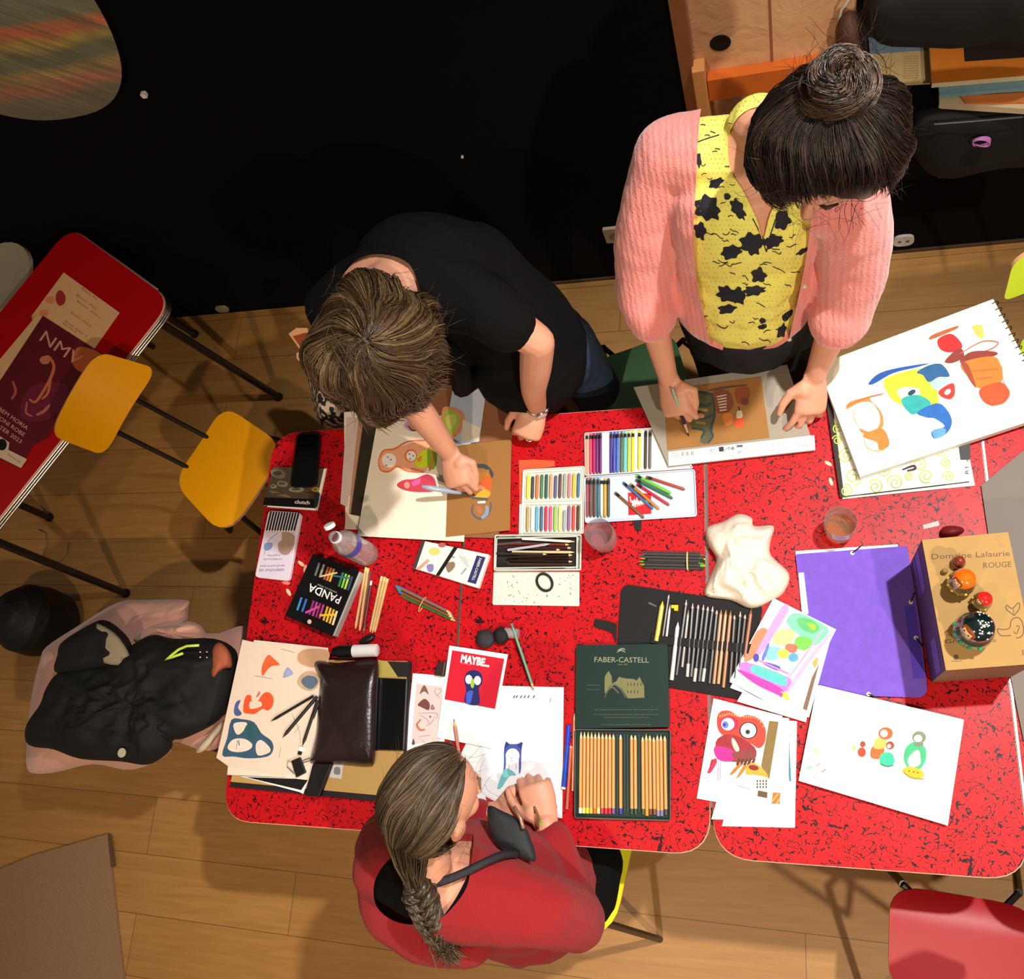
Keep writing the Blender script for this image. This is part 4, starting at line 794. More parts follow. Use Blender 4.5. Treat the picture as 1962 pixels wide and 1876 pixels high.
# ---- grey pad with kraft paper held by the right woman
zp = Z + .014
q = MB(); q.prism([(1290, 722), (1512, 698), (1562, 862), (1280, 893), (1262, 800)][0:0] or [(1214, 742), (1508, 699), (1562, 862), (1281, 893)], Z + .0062, zp, M(150, 142, 130, .8, var=.05, scale=200), M(180, 176, 170, .7))
q.dec([(1281, 866), (1560, 834), (1562, 862), (1281, 893)], zp, PAPER); z = zp + .0003
q.dec(B7([(175, 808), (210, 806), (212, 838), (176, 840)]), z, C(190, 190, 190))
for k in range(12): q.dec(B7([(222 + k * 6, 810 - k * .4), (222 + k * 6 + 1 + (k * 7 % 4), 810 - k * .4), (222 + k * 6 + 1 + (k * 7 % 4), 830 - k * .4), (222 + k * 6, 830 - k * .4)]), z, C(110, 110, 110))
for x, y, w, tx in [(340, 800, 60, 'acrylique'), (340, 812, 60, 'peinture'), (720, 765, 90, 'dessin papier'), (715, 778, 80, 'croquis 24x32'), (720, 792, 90, 'sketch pad'), (835, 750, 80, 'recycled paper'), (835, 764, 76, 'papier gris'), (840, 778, 60, 'A4 80 g')]: q.text(tx, B7([(x, y)])[0], (1, -.105), 2.6, z, C(150, 150, 160), width=w * .378)
for x, y in [(384, 805), (524, 815)]: q.stroke(B7([(x - 10, y - 6), (x + 10, y - 8), (x, y + 10), (x - 10, y - 6)]), 1, z, C(110, 110, 120), smooth=False, taper=False)
q.dec(B7([(415, 785), (440, 782), (442, 806), (418, 808)]), z, C(50, 50, 54)); q.stroke(B7([(445, 800), (470, 786), (465, 806)]), 1.2, z, C(70, 70, 80)); q.blob(B7(ell(486, 791, 9, 9)), z, C(130, 130, 140), 2); q.dec(B7([(506, 775), (536, 772), (537, 784), (507, 786)]), z, C(90, 90, 96))
q.build('sketch_pad', label='grey backed pad with a barcode edge under the kraft drawing', cat='pad')
def art_d(q, z):
    G = C(44, 66, 64); q.blob(B7([(265, 510), (320, 505), (385, 520), (395, 560), (390, 650), (385, 700), (380, 740), (350, 768), (320, 755), (335, 700), (280, 690), (262, 620), (270, 560)]), z, C(84, 84, 56)); q.stroke(B7([(262, 508), (320, 506), (390, 520)]), 6, z, G); q.stroke(B7([(290, 560), (350, 575), (380, 560)]), 6, z, G); q.stroke(B7([(275, 620), (330, 640), (390, 620)]), 5, z, G)
    q.stroke(B7([(385, 530), (395, 620), (375, 690), (385, 730), (360, 765)]), 5, z, G); q.stroke(B7([(275, 690), (340, 700), (325, 740)]), 5, z, G); q.stroke(B7([(300, 590), (360, 600)]), 6, z, C(150, 130, 70)); q.stroke(B7([(300, 660), (350, 665)]), 5, z, C(130, 116, 66))
    q.blob(B7([(390, 500), (450, 495), (480, 520), (490, 570), (460, 610), (410, 610), (395, 560)]), z, C(120, 70, 50)); q.blob(B7([(500, 495), (560, 480), (575, 520), (550, 560), (510, 560)]), z, C(140, 70, 44)); q.blob(B7(ell(548, 553, 20, 20)), z, C(110, 60, 44), 2); q.stroke(B7([(360, 500), (430, 485), (560, 470)]), 4, z, C(90, 66, 60))
    for k in range(6): q.stroke(B7([(405 + 3 * k, 530 + k * 14), (455, 520 + k * 15)]), 2.2, z, C(214, 190, 176), taper=False)
    q.blob(B7([(435, 620), (480, 615), (485, 660), (450, 675)]), z, C(200, 116, 50)); q.blob(B7([(500, 640), (540, 630), (540, 680), (510, 690), (495, 670)]), z, C(206, 80, 40)); q.blob(B7([(508, 605), (530, 600), (535, 632), (506, 638)]), z, C(200, 190, 170)); q.stroke(B7([(515, 580), (522, 600)]), 3, z, C(60, 60, 60))
paper('kraft_sheet', [(1290, 744), (1458, 722), (1474, 838), (1277, 863), (1268, 800)][0:0] or [(1272, 748), (1458, 722), (1474, 838), (1279, 862)], zp + .0012, KRAFT, 'brown kraft sheet with dark green doll drawn by the woman in pink', 'drawing', art=art_d)
# ---- patterned book and large sketchbook
q = MB(); zb = Z + .012; q.prism([(1583, 770), (1830, 735), (1868, 930), (1614, 956)], Z, Z + .0035, M(232, 226, 224, .6)); q.prism([(1583, 765), (1826, 730), (1858, 922), (1614, 951)], Z + .0036, zb, PAPER, M(40, 30, 26))
q.dec([(1583, 765), (1594, 763), (1618, 952), (1610, 952)], zb, M(30, 22, 20)); z = zb + .0003; GC = C(166, 186, 76)
def spiral(cx, cy, r, turns=1.8, d=1, a0=0):
    q.stroke(B7([(cx + d * r * (1 - t / 22) * math.cos(a0 + t / 22 * turns * 6.28), cy + r * (1 - t / 22) * math.sin(a0 + t / 22 * turns * 6.28)) for t in range(20)]), 2.4, z, GC, taper=False)
for x, y, r, d in [(1210, 985, 40, 1), (1310, 965, 42, 1), (1095, 935, 46, -1), (1060, 1005, 34, 1), (1465, 930, 38, 1), (1560, 865, 28, -1), (1580, 935, 30, 1), (1380, 935, 24, -1), (1430, 870, 40, 1), (1015, 750, 26, 1), (1060, 830, 40, -1), (1020, 690, 26, 1), (1540, 800, 30, 1), (1250, 900, 34, 1)]: spiral(x, y, r, 2, d, x)
q.stroke(B7([(1000, 640), (1015, 720), (1035, 790)]), 2, z, GC); q.stroke(B7([(1345, 900), (1400, 880), (1410, 895), (1370, 905)]), 5, z, C(60, 30, 40)); q.dec(B7([(1628, 760), (1690, 755), (1690, 848), (1640, 850)]), z, BLACK)
q.text('R1', B7([(1672, 903)])[0], (-.05, -1), 8, z + .0002, BLACK, width=13)
q.build('patterned_book', label='white book with green spiral scrolls under the big sketchbook', cat='book')
zs0, zs = zb + .001, zb + .022
q = MB(); SB = [(1567, 699), (1903, 573), (2018, 792), (1648, 914)]
q.prism(SB, zs0, zs, M(244, 238, 222, .7), M(206, 208, 196, .7)); z = zs
q.stroke([(1567, 700), (1600, 790), (1647, 914)], 1.2, z, C(90, 90, 80), taper=False, smooth=False)
def wc(pts, col): q.blob(B7(pts), z, M(*col, .7, var=.25, scale=60))
wc([(1060, 590), (1090, 550), (1240, 518), (1245, 512), (1180, 535), (1235, 600), (1250, 650), (1240, 690), (1180, 725), (1140, 712), (1130, 690), (1180, 706), (1225, 680), (1230, 620), (1190, 560), (1130, 560), (1080, 585)], (222, 130, 70))
wc([(1150, 720), (1240, 690), (1275, 740), (1275, 780), (1230, 800), (1215, 760), (1160, 740)], (234, 122, 50)); q.stroke(B7([(1150, 740), (1170, 790), (1230, 805), (1270, 785)]), 2, z, C(226, 150, 90)); q.stroke(B7([(1095, 600), (1105, 650), (1130, 690)]), 2, z, C(230, 160, 110)); q.stroke(B7([(1060, 580), (1150, 540), (1245, 515)]), 3.5, z, C(200, 100, 50))
wc([(1250, 450), (1330, 410), (1420, 390), (1480, 400), (1530, 540), (1500, 570), (1400, 615), (1340, 570), (1290, 540)], (190, 190, 50)); wc([(1320, 500), (1360, 480), (1430, 490), (1420, 530), (1350, 545)], (240, 240, 226)); wc([(1340, 545), (1420, 520), (1490, 560), (1440, 600), (1390, 618)], (40, 160, 160)); q.blob(B7(ell(1393, 508, 22, 12, -30)), z, C(16, 60, 90), 2)
wc([(1175, 460), (1230, 410), (1340, 380), (1480, 360), (1420, 380), (1300, 410), (1200, 465)], (20, 80, 160)); wc([(1420, 405), (1480, 370), (1545, 365), (1585, 425), (1530, 430), (1480, 455), (1450, 420)], (30, 90, 140)); wc([(1490, 455), (1560, 430), (1570, 460), (1510, 490)], (160, 190, 214)); wc([(1530, 500), (1600, 460), (1612, 510), (1590, 542), (1545, 530)], (216, 50, 40)); q.blob(B7(ell(1575, 505, 18, 12, -40)), z, PAPER, 2)
wc([(1420, 610), (1520, 562), (1575, 600), (1597, 660), (1570, 715), (1510, 742), (1495, 705), (1560, 680), (1510, 640), (1470, 635)], (30, 96, 176)); wc([(1500, 700), (1560, 690), (1560, 720), (1512, 740)], (90, 150, 200)); q.stroke(B7([(1420, 650), (1430, 640), (1480, 660)]), 1.2, z, C(140, 190, 220))
wc([(1482, 240), (1500, 215), (1618, 172), (1620, 185), (1530, 225)], (170, 90, 50)); wc([(1525, 240), (1590, 210), (1640, 250), (1645, 285), (1590, 305), (1540, 290)], (214, 36, 36)); wc([(1560, 350), (1620, 290), (1650, 290), (1655, 330), (1600, 358)], (130, 50, 40)); wc([(1700, 175), (1748, 168), (1758, 225), (1735, 232)], (206, 186, 90))
q.stroke(B7([(1640, 310), (1750, 250), (1830, 255), (1790, 290), (1680, 320)]), 3, z, C(176, 100, 80)); wc([(1640, 340), (1700, 300), (1810, 300), (1820, 320), (1700, 350), (1650, 362)], (130, 50, 40)); wc([(1645, 360), (1800, 325), (1845, 370), (1850, 450), (1800, 470), (1730, 485), (1680, 430)], (222, 116, 40)); wc([(1640, 355), (1680, 370), (1720, 480), (1690, 450)], (150, 66, 40)); q.stroke(B7([(1700, 400), (1830, 390)]), 3, z, C(200, 90, 40)); q.stroke(B7([(1720, 440), (1800, 430)]), 3, z, C(206, 90, 36))
wc([(1740, 490), (1840, 455), (1885, 500), (1870, 555), (1800, 575), (1750, 545)], (226, 76, 36)); q.stroke(B7([(1850, 370), (1858, 450), (1890, 510), (1860, 560), (1800, 576)]), 1.4, z, C(220, 110, 80))
q.build('sketchbook', label='large spiral sketchbook with four bright watercolour dolls at the right', cat='sketchbook')
ea, eb = P(1903, 573, zs), P(2018, 792, zs); nn = (eb - ea).normalized(); sn = Vector((-nn.y, nn.x, 0)); sp = MB()
if (P(1700, 700, zs) - ea).dot(sn) < 0: sn = -sn
for k in range(17):
    c = ea + (eb - ea) * ((k + .6) / 17.5); sp.tube([c + sn * (.009 * math.cos(a) ) + Vector((0, 0, -.009 + .0135 * math.sin(a))) for a in [i * math.pi / 8 for i in range(17)]], .0011, M(60, 58, 56, .35, metal=1), 6, caps=False)
sb = bpy.data.objects['sketchbook']; sp.build('spiral_binding', parent=sb, smooth=True)
# ---- purple folder
t = thing('folder', 'purple elastic folder between the amber glass and the wine box', 'folder', P(1650, 1200, Z))
fo = [(1524, 1062), (1738, 1046), (1762, 1190), (1777, 1325), (1765, 1337), (1558, 1330)]
q = MB(); q.prism([(1524, 1056), (1720, 1043), (1722, 1060), (1560, 1300), (1548, 1300)], Z, Z + .002, PAPER); q.build('paper_inside', parent=t, label='white paper edge showing')
q = MB(); q.prism([(p.x, p.y) for p in rounded(fo, [4, 4, 0, 12, 12, 6])], Z + .0022, Z + .0065, M(108, 74, 190, .7, var=.22, scale=55)); z = Z + .0065
q.dec([(1733, 1162), (1753, 1160), (1772, 1300), (1750, 1300)], z, M(78, 56, 190, .6)); q.dec([(1530, 1098), (1540, 1097), (1549, 1176), (1537, 1180)], z, PAPER)
q.build('cover', parent=t)
for a, b in [((1633, 1060), (1650, 1046)), ((1745, 1154), (1752, 1136)), ((1755, 1222), (1768, 1240)), ((1664, 1330), (1678, 1336))]:
    q = MB(); q.lathe(P(a[0], a[1], z + .0002), [(0, .0), (.0045, 0), (.0045, .0015), (0, .002)], PAPER, 12); q.build('eyelet', parent=t); q = MB(); q.tube([P(a[0], a[1], z + .0022), P(b[0], b[1], z + .0022)], .0016, BLACK, 6); q.build('elastic', parent=t)
# ---- wine box
zw = T + .222
t = thing('wine_box', 'brown cardboard wine box with dark lettering carrying the nesting dolls', 'box', P(1870, 1160, zw) * 1)
t.location.z = Z + .007
KB_ = M(164, 130, 76, .8, var=.12, scale=14); PU = M(66, 34, 66, .6)
bx = [(1766, 1034), (1932, 1019), (1985, 1272), (1812, 1285)]
q = MB(); q.prism(bx, Z + .0068, zw, KB_, M(120, 84, 56, .8, var=.1, scale=20)); z = zw; INK = C(92, 68, 44)
q.text('Domaine Lalaurie', (1860, 1063), (1, -.045), 11, z, INK, width=150); q.text('ROUGE', (1911, 1082), (1, -.05), 11, z, INK, width=54)
q.text('wine', B5([(1370, 1125)])[0], (1, -.1), 4, z, INK, width=16); q.text('Gra        ine', B5([(1545, 1170)])[0], (1, -.03), 8, z, INK, width=98); q.blob(B5(ell(1432, 1300, 20, 22)), z, INK, 2); q.stroke(B5([(1395, 1332), (1475, 1330)]), 1, z, INK, taper=False)
q.stroke(B5([(1860, 1130), (1780, 1130), (1755, 1080), (1800, 1085), (1850, 1070), (1865, 1010), (1910, 990), (1945, 1020), (1960, 1090), (1940, 1140), (1900, 1150)]), 1.8, z, INK, taper=False); q.stroke(B5([(1885, 975), (1825, 925), (1830, 895), (1870, 920), (1920, 875), (1925, 920), (1885, 975)]), 1.8, z, INK, taper=False); q.stroke(B5([(1880, 1100), (1905, 1115), (1925, 1060), (1900, 1060)]), 1.4, z, INK, taper=False)
q.stroke(B5([(1880, 960), (1880, 925)]), 1.2, z, INK, taper=False); q.text('S', B5([(1955, 1262)])[0], (1, 0), 10, z, INK)
for x, y in [(1450, 395), (1790, 420), (1765, 370)]: q.blob(B5(ell(x, y, 22, 12)), z, C(160, 128, 80), 1)
q.build('carton', parent=t, bev=.001)
# purple side panel with lilac bars on the left face
a0, a1 = P(*bx[0], zw), P(*bx[3], zw); dn = (a1 - a0).normalized(); on = Vector((-dn.y, dn.x, 0)); on = on if on.x < 0 else -on
def side(u0, u1, z0, z1, m, off):
    q.add([a0 + (a1 - a0) * u0 + on * off + Vector((0, 0, z0 - zw)), a0 + (a1 - a0) * u1 + on * off + Vector((0, 0, z0 - zw)), a0 + (a1 - a0) * u1 + on * off + Vector((0, 0, z1 - zw)), a0 + (a1 - a0) * u0 + on * off + Vector((0, 0, z1 - zw))], [[0, 1, 2, 3]], m)
q = MB(); side(.004, .996, Z + .008, zw - .001, PU, .0006); side(.02, .34, zw - .12, zw - .06, M(98, 70, 160, .5), .0012); side(.02, .34, zw - .155, zw - .135, M(98, 70, 160, .5), .0012); side(.72, .98, zw - .12, zw - .05, M(98, 70, 160, .5), .0012)
q.build('printed_side', parent=t, label='dark purple printed side')
q = MB(); ring_mound(q, [(1800, 1022), (1812, 1008), (1842, 1010), (1846, 1020), (1822, 1030)], Z, .03, M(110, 20, 24, .6), K=5); q.build('red_bundle', smooth=True, label='small dark red bundle behind the top edge of the wine box', cat='bundle')
q = sheet([(1768, 1006), (1798, 998), (1800, 1007), (1770, 1014)], Z, M(170, 120, 110, .3), .0004); q.build('tape_strip', label='strip of clear tape on the red table above the wine box', cat='tape')
# ---- nesting dolls
FACE = M(222, 176, 130, .25); HAIR = M(120, 60, 24, .3)
def doll(px, r, h, body, head, label, dots=None, plain=False, low=None):
    c = P(px[0], px[1], zw + .0005); t = thing('nesting_doll', label, 'doll', c, 'painted wooden nesting dolls'); q = MB()
    pr = [(0, 0), (r * .8, 0), (r * .84, h * .03), (r * .98, h * .2), (r, h * .35), (r * .93, h * .5), (r * .78, h * .6), (r * .72, h * .66)]
    q.lathe(c, pr, body, 32, mats=[body] * 3 + [low or body] * 2 + [body] * 2); q.build('body', parent=t, smooth=True)
    hr = r * .80; hc = c + Vector((0, 0, h * .80)); q = MB(); q.ball(hc, (hr, hr, h * .2), head, 14); q.build('head_scarf', parent=t, smooth=True)
    if not plain:
        fd = Vector((-.80, -.48, .42)).normalized(); u = Vector((0, 0, 1)).cross(fd).normalized(); w = fd.cross(u); S3 = Vector((hr, hr, h * .2))
        def patch(nm, ou, ow, ru, rw, m, k):
            q = MB(); vs = []
            for i in range(5):
                for j in range(16):
                    a = j * math.pi / 8; d = (fd + u * (ou + ru * i / 4 * math.cos(a)) + w * (ow + rw * i / 4 * math.sin(a))).normalized(); vs.append(hc + Vector((d.x * S3.x, d.y * S3.y, d.z * S3.z)) * (1 + k))
            q.add(vs, [[i * 16 + j, i * 16 + (j + 1) % 16, (i + 1) * 16 + (j + 1) % 16, (i + 1) * 16 + j] for i in range(4) for j in range(16)][::1], m); q.build(nm, parent=t, smooth=True)
        patch('face', 0, 0, .62, .55, FACE, .012); patch('hair', 0, .42, .5, .2, HAIR, .02); patch('hair', -.5, .15, .12, .35, HAIR, .02); patch('hair', .5, .15, .12, .35, HAIR, .02)
        for s_ in (-1, 1): patch('eye', .2 * s_, .05, .07, .06, BLACK, .03)
        patch('lips', 0, -.22, .1, .05, M(190, 30, 30, .3), .03)
        q = MB(); 
        for k in range(5):
            a = math.radians(160 + k * 30); q.ball(c + Vector((r * .96 * math.cos(a), r * .96 * math.sin(a), h * .4)), r * .13, dots or M(226, 190, 60, .3), 5)
        q.build('painted_flowers', parent=t, smooth=True)
    if dots:
        q = MB(); rd = random.Random(4)
        for k in range(34):
            a = rd.uniform(-1.9, 1.8); b = rd.uniform(.05, 1.3); d = Vector((math.cos(a) * math.sin(b), math.sin(a) * math.sin(b), math.cos(b))); q.ball(hc + Vector((d.x * S3.x, d.y * S3.y, d.z * S3.z)), r * .045, M(240, 236, 226, .3), 4)
        q.build('scarf_dots', parent=t)
GLS = dict(var=.03, coat=1)
doll((1860, 1214), .036, .10, M(50, 70, 56, .2, **GLS), M(8, 26, 26, .15, **GLS), 'largest nesting doll with a black dotted scarf on the wine box', dots=M(40, 150, 100, .2), low=M(30, 120, 90, .2, coat=1))
doll((1838, 1122), .0255, .078, M(96, 74, 40, .2, **GLS), M(226, 96, 10, .15, **GLS), 'nesting doll with a bright orange scarf on the wine box')
doll((1879, 1155), .018, .05, M(130, 110, 60, .2, **GLS), M(206, 30, 24, .15, **GLS), 'small nesting doll with a red scarf on the wine box')
doll((1835, 1080), .013, .03, M(120, 40, 24, .25, **GLS), M(120, 44, 28, .2, **GLS), 'little brown red nesting doll near the box lettering', plain=True)
doll((1809, 1096), .006, .016, M(120, 90, 40, .25, **GLS), M(150, 120, 60, .2, **GLS), 'tiniest nesting doll at the left edge of the wine box', plain=True)
# ---- colour print stack
s_ = M(236, 236, 240, .6, var=.01)
paper('print_sheet', [(1410, 1300), (1560, 1310), (1590, 1220), (1602, 1215), (1543, 1384), (1405, 1343)][0:0] or [(1500, 1200), (1588, 1212), (1544, 1384), (1412, 1344)], Z + .0068, s_, 'lowest white print in the pile left of the purple folder', 'print', .0008)
def art_br(q, z): q.dec([(1566, 1262), (1571, 1266), (1546, 1362), (1538, 1358)], z, C(120, 96, 80)); q.stroke([(1405, 1310), (1450, 1335), (1480, 1347)], 2, z, C(90, 90, 90))
paper('print_sheet', [(1470, 1180), (1592, 1222), (1550, 1375), (1399, 1318)], Z + .0077, s_, 'second print in the pile with a brown sliver showing', 'print', .0008, art_br)
def art_c(q, z):
    def w_(pts, col): q.blob(B4(pts), z, M(*col, .7, var=.2, scale=70), 3)
    q.dec(B4([(1548, 215), (1872, 385), (1588, 862), (1225, 650)]), z, M(238, 214, 232, .7, var=.06))
    w_([(1370, 380), (1440, 380), (1380, 520), (1320, 580), (1280, 570)], (236, 130, 96)); w_([(1530, 225), (1580, 240), (1450, 460), (1380, 550), (1365, 520)], (226, 150, 214)); w_([(1290, 590), (1590, 700), (1565, 790), (1430, 740), (1260, 650)], (196, 120, 206)); w_([(1235, 645), (1300, 660), (1520, 760), (1560, 830), (1480, 800), (1350, 735)], (180, 60, 170))
    w_([(1345, 610), (1440, 640), (1560, 690), (1560, 750), (1430, 710), (1330, 650)], (90, 190, 190)); w_([(1570, 300), (1640, 260), (1800, 330), (1850, 390), (1760, 480), (1700, 460), (1640, 400), (1580, 350)], (120, 200, 170)); w_([(1640, 300), (1720, 300), (1790, 360), (1740, 400), (1660, 360)], (90, 180, 110)); w_([(1640, 420), (1740, 440), (1700, 510), (1620, 490)], (110, 200, 80)); w_([(1700, 330), (1760, 340), (1750, 380)], (150, 210, 60))
    w_([(1500, 380), (1620, 380), (1580, 480), (1480, 460)], (238, 226, 140)); w_([(1570, 470), (1640, 480), (1620, 530), (1560, 510)], (214, 110, 90)); w_([(1440, 490), (1530, 500), (1510, 570), (1430, 570)], (130, 190, 220)); w_(ell(1545, 535, 40, 32), (232, 224, 80)); w_(ell(1612, 560, 34, 30), (90, 160, 210)); w_([(1420, 590), (1520, 620), (1510, 650), (1420, 610)], (70, 90, 180)); w_(ell(1362, 562, 20, 28), (70, 70, 170)); w_([(1590, 630), (1650, 590), (1640, 640), (1580, 680)], (170, 220, 240))
    q.stroke(B4([(1860, 400), (1700, 600), (1580, 780)]), 8, z, C(206, 170, 236)); q.stroke(B4([(1810, 370), (1680, 560), (1560, 720)]), 3, z, C(236, 150, 200)); q.stroke(B4([(1380, 580), (1580, 670)]), 4, z, C(230, 130, 190)); w_([(1740, 590), (1780, 560), (1760, 630)], (226, 160, 90)); w_([(1520, 790), (1570, 800), (1585, 850), (1540, 830)], (230, 200, 90)); w_([(1510, 790), (1540, 800), (1530, 830)], (200, 70, 150)); w_([(1400, 560), (1440, 470), (1450, 480), (1415, 580)], (90, 120, 200))
paper('colour_print', [(1482, 1146), (1602, 1206), (1519, 1371), (1397, 1306)], Z + .0095, s_, 'top print of a bright pink and green window scene', 'print', .0008, art_c)
# ---- owl print stack
paper('print_sheet', [(1440, 1378), (1527, 1382), (1523, 1586), (1383, 1583)], Z, s_, 'lowest print in the owl pile with blue strip', 'print', .0008, lambda q, z: (q.dec(B4([(1538, 985), (1578, 985), (1598, 1390), (1585, 1395)]), z, C(60, 130, 160)), q.stroke(B4([(1600, 1000), (1550, 1560)]), 1, z, C(120, 130, 160)))) 
paper('print_sheet', [(1420, 1370), (1512, 1376), (1510, 1572), (1363, 1570)], Z + .0012, s_, 'middle print in the owl pile with pink wedge and orange square', 'print', .0008, lambda q, z: (q.dec(B4([(1490, 990), (1516, 990), (1524, 1465), (1450, 1465)]), z, C(230, 190, 226)), q.dec(B4([(1457, 1466), (1524, 1468), (1522, 1544), (1446, 1540)]), z, C(226, 110, 50)), q.stroke(B4([(1465, 1530), (1510, 1475)]), 3, z, C(240, 170, 90)), q.stroke(B4([(1500, 1540), (1520, 1510)]), 3, z, C(240, 180, 110)))) 
def art_o(q, z):
    def w_(pts, col, v=.2): q.blob(B4(pts), z, M(*col, .7, var=v, scale=80), 3)
    q.dec(B4([(1110, 900), (1450, 980), (1390, 1470), (1020, 1398)]), z, M(240, 232, 232, .7)); q.dec(B4([(1450, 985), (1513, 992), (1450, 1380), (1395, 1290)]), z, C(128, 106, 60)); q.dec(B4([(1375, 1452), (1438, 1465), (1436, 1505), (1370, 1492)]), z, C(96, 76, 50))
    w_([(1100, 960), (1130, 920), (1190, 920), (1250, 960), (1300, 945), (1380, 970), (1425, 1040), (1420, 1130), (1380, 1170), (1330, 1140), (1240, 1100), (1150, 1090), (1105, 1040)], (206, 66, 50))
    for k in range(9): w_(ell(1120 + k * 16, 938 + abs(k - 4) * 4, 5, 9), (240, 150, 90))
    for k in range(9): w_(ell(1280 + k * 16, 958 + max(0, k - 4) ** 2 * 4, 5, 9), (240, 150, 90))
    w_([(1090, 1130), (1150, 1080), (1240, 1090), (1350, 1160), (1360, 1230), (1300, 1260), (1200, 1260), (1110, 1240)], (150, 40, 50)); w_([(1082, 1160), (1180, 1170), (1230, 1220), (1180, 1260), (1100, 1240)], (226, 40, 140)); w_([(1200, 1200), (1340, 1180), (1350, 1240), (1240, 1260)], (130, 60, 60))
    w_(ell(1180, 1005, 62, 50), (190, 30, 80)); w_(ell(1172, 1008, 44, 42), (236, 232, 240), .02); w_(ell(1155, 1012, 22, 24), (90, 120, 220)); w_(ell(1150, 1012, 8, 9), (30, 40, 120)); w_(ell(1310, 1050, 60, 56), (40, 30, 34)); w_(ell(1310, 1050, 52, 50), (240, 240, 238), .02); w_(ell(1306, 1060, 17, 17), (90, 100, 100)); w_(ell(1306, 1060, 10, 10), (16, 16, 18)); w_([(1200, 1100), (1225, 1120), (1250, 1180), (1225, 1190), (1200, 1140)], (226, 190, 180))
    for k in range(5): w_([(1240 + k * 26, 1245), (1255 + k * 26, 1240), (1245 + k * 24, 1285), (1228 + k * 24, 1280)], (90, 46, 30))
    w_([(1230, 1290), (1270, 1275), (1210, 1340), (1185, 1345)], (220, 110, 30)); w_([(1275, 1290), (1300, 1290), (1260, 1350), (1230, 1370)], (220, 120, 40)); w_([(1080, 1240), (1100, 1260), (1060, 1330), (1035, 1330)], (200, 40, 80)); w_([(1060, 1250), (1076, 1250), (1050, 1310)], (150, 40, 60))
    w_([(1300, 1290), (1350, 1268), (1420, 1320), (1440, 1370), (1370, 1370), (1300, 1350)], (236, 160, 60)); w_(ell(1345, 1300, 34, 18, 10), (130, 40, 34)); w_([(1300, 1350), (1440, 1370), (1448, 1450), (1380, 1440)], (236, 226, 216))
    for k in range(12): w_(ell(1370 + (k % 4) * 20, 1390 + (k // 4) * 20, 5, 8), (70, 40, 36))
    for x in (1110, 1125): q.stroke(B4([(x, 1250), (x - 5, 1390)]), 1.6, z, C(220, 150, 190))
    q.stroke(B4([(1030, 1390), (1200, 1410), (1330, 1450)]), 1.5, z, C(150, 160, 200)); w_([(1040, 1395), (1150, 1380), (1250, 1430), (1180, 1425)], (216, 222, 240))
paper('owl_print', [(1367, 1338), (1499, 1372), (1476, 1555), (1335, 1530)], Z + .0024, s_, 'print of a big eyed red and pink owl on top of its pile', 'print', .0008, art_o)
# ---- watercolour of dolls at bottom right
def art_m(q, z):
    def w_(pts, col, v=.15): q.blob(B6(pts), z, M(*col, .7, var=v, scale=60), 3)
    L_ = C(170, 200, 206)
    for s in ([(870, 420), (920, 385), (1180, 450), (1450, 565)], [(905, 470), (1150, 560), (1370, 630)], [(1370, 630), (1400, 600), (1452, 568)], [(1362, 635), (1345, 790)], [(1440, 600), (1436, 730)], [(850, 490), (830, 560)]): q.stroke(B6(s), 1.2, z, L_, taper=False)
    w_(ell(965, 408, 10, 18), (190, 190, 110)); w_(ell(1012, 432, 24, 28), (206, 70, 40)); w_(ell(1018, 385, 16, 18), (160, 70, 44)); w_([(1075, 400), (1140, 395), (1132, 465), (1080, 470), (1062, 450)], (216, 100, 46)); w_([(1100, 350), (1150, 350), (1150, 405), (1085, 410)], (190, 180, 90)); w_(ell(1152, 322, 42, 36), (196, 96, 54)); w_(ell(1142, 322, 22, 22), (238, 220, 200)); w_([(1128, 440), (1190, 440), (1200, 500), (1160, 518), (1118, 500)], (50, 190, 150)); w_(ell(1178, 392, 24, 24), (160, 70, 50)); w_(ell(1172, 396, 12, 12), (238, 214, 200)); q.stroke(B6([(1118, 498), (1160, 515), (1198, 508)]), 3, z, C(70, 120, 90))
    w_([(1275, 400), (1330, 370), (1385, 410), (1385, 480), (1350, 530), (1290, 530), (1258, 470)], (60, 176, 120)); w_([(1305, 440), (1345, 420), (1355, 500), (1300, 520), (1280, 480)], (240, 236, 226)); w_(ell(1348, 345, 40, 36), (120, 130, 110)); w_(ell(1342, 352, 24, 22), (236, 222, 200)); w_(ell(1314, 552, 64, 32, 14), (206, 176, 40)); q.stroke(B6([(1255, 545), (1300, 580), (1375, 590)]), 3, z, C(150, 130, 60)); w_(ell(1345, 385, 30, 14), (110, 130, 110)); 
    for x in (1290, 1315, 1340): w_(ell(x, 542 + (x - 1290) * .2, 5, 5), (120, 90, 20))
    for x, y, c in [(740, 415, (230, 220, 130)), (748, 432, (230, 220, 120)), (705, 468, (190, 170, 190)), (710, 522, (120, 190, 150)), (695, 520, (150, 200, 170)), (758, 505, (226, 150, 150)), (790, 540, (206, 130, 110)), (740, 575, (226, 170, 180)), (775, 598, (160, 210, 190)), (660, 545, (226, 226, 180)), (725, 545, (206, 226, 200))]: q.stroke(B6([(x - 12, y + 9), (x + 12, y - 9)]), 2.6, z, rgb(c), taper=False)
paper('doll_drawing', [(p.x, p.y) for p in rounded([(1566, 1312), (1847, 1379), (1816, 1582), (1530, 1496)], [6, 0, 0, 0])], Z + .0115, s_, 'white sheet with small watercolour nesting dolls on a drawn shelf', 'drawing', .0008, art_m)
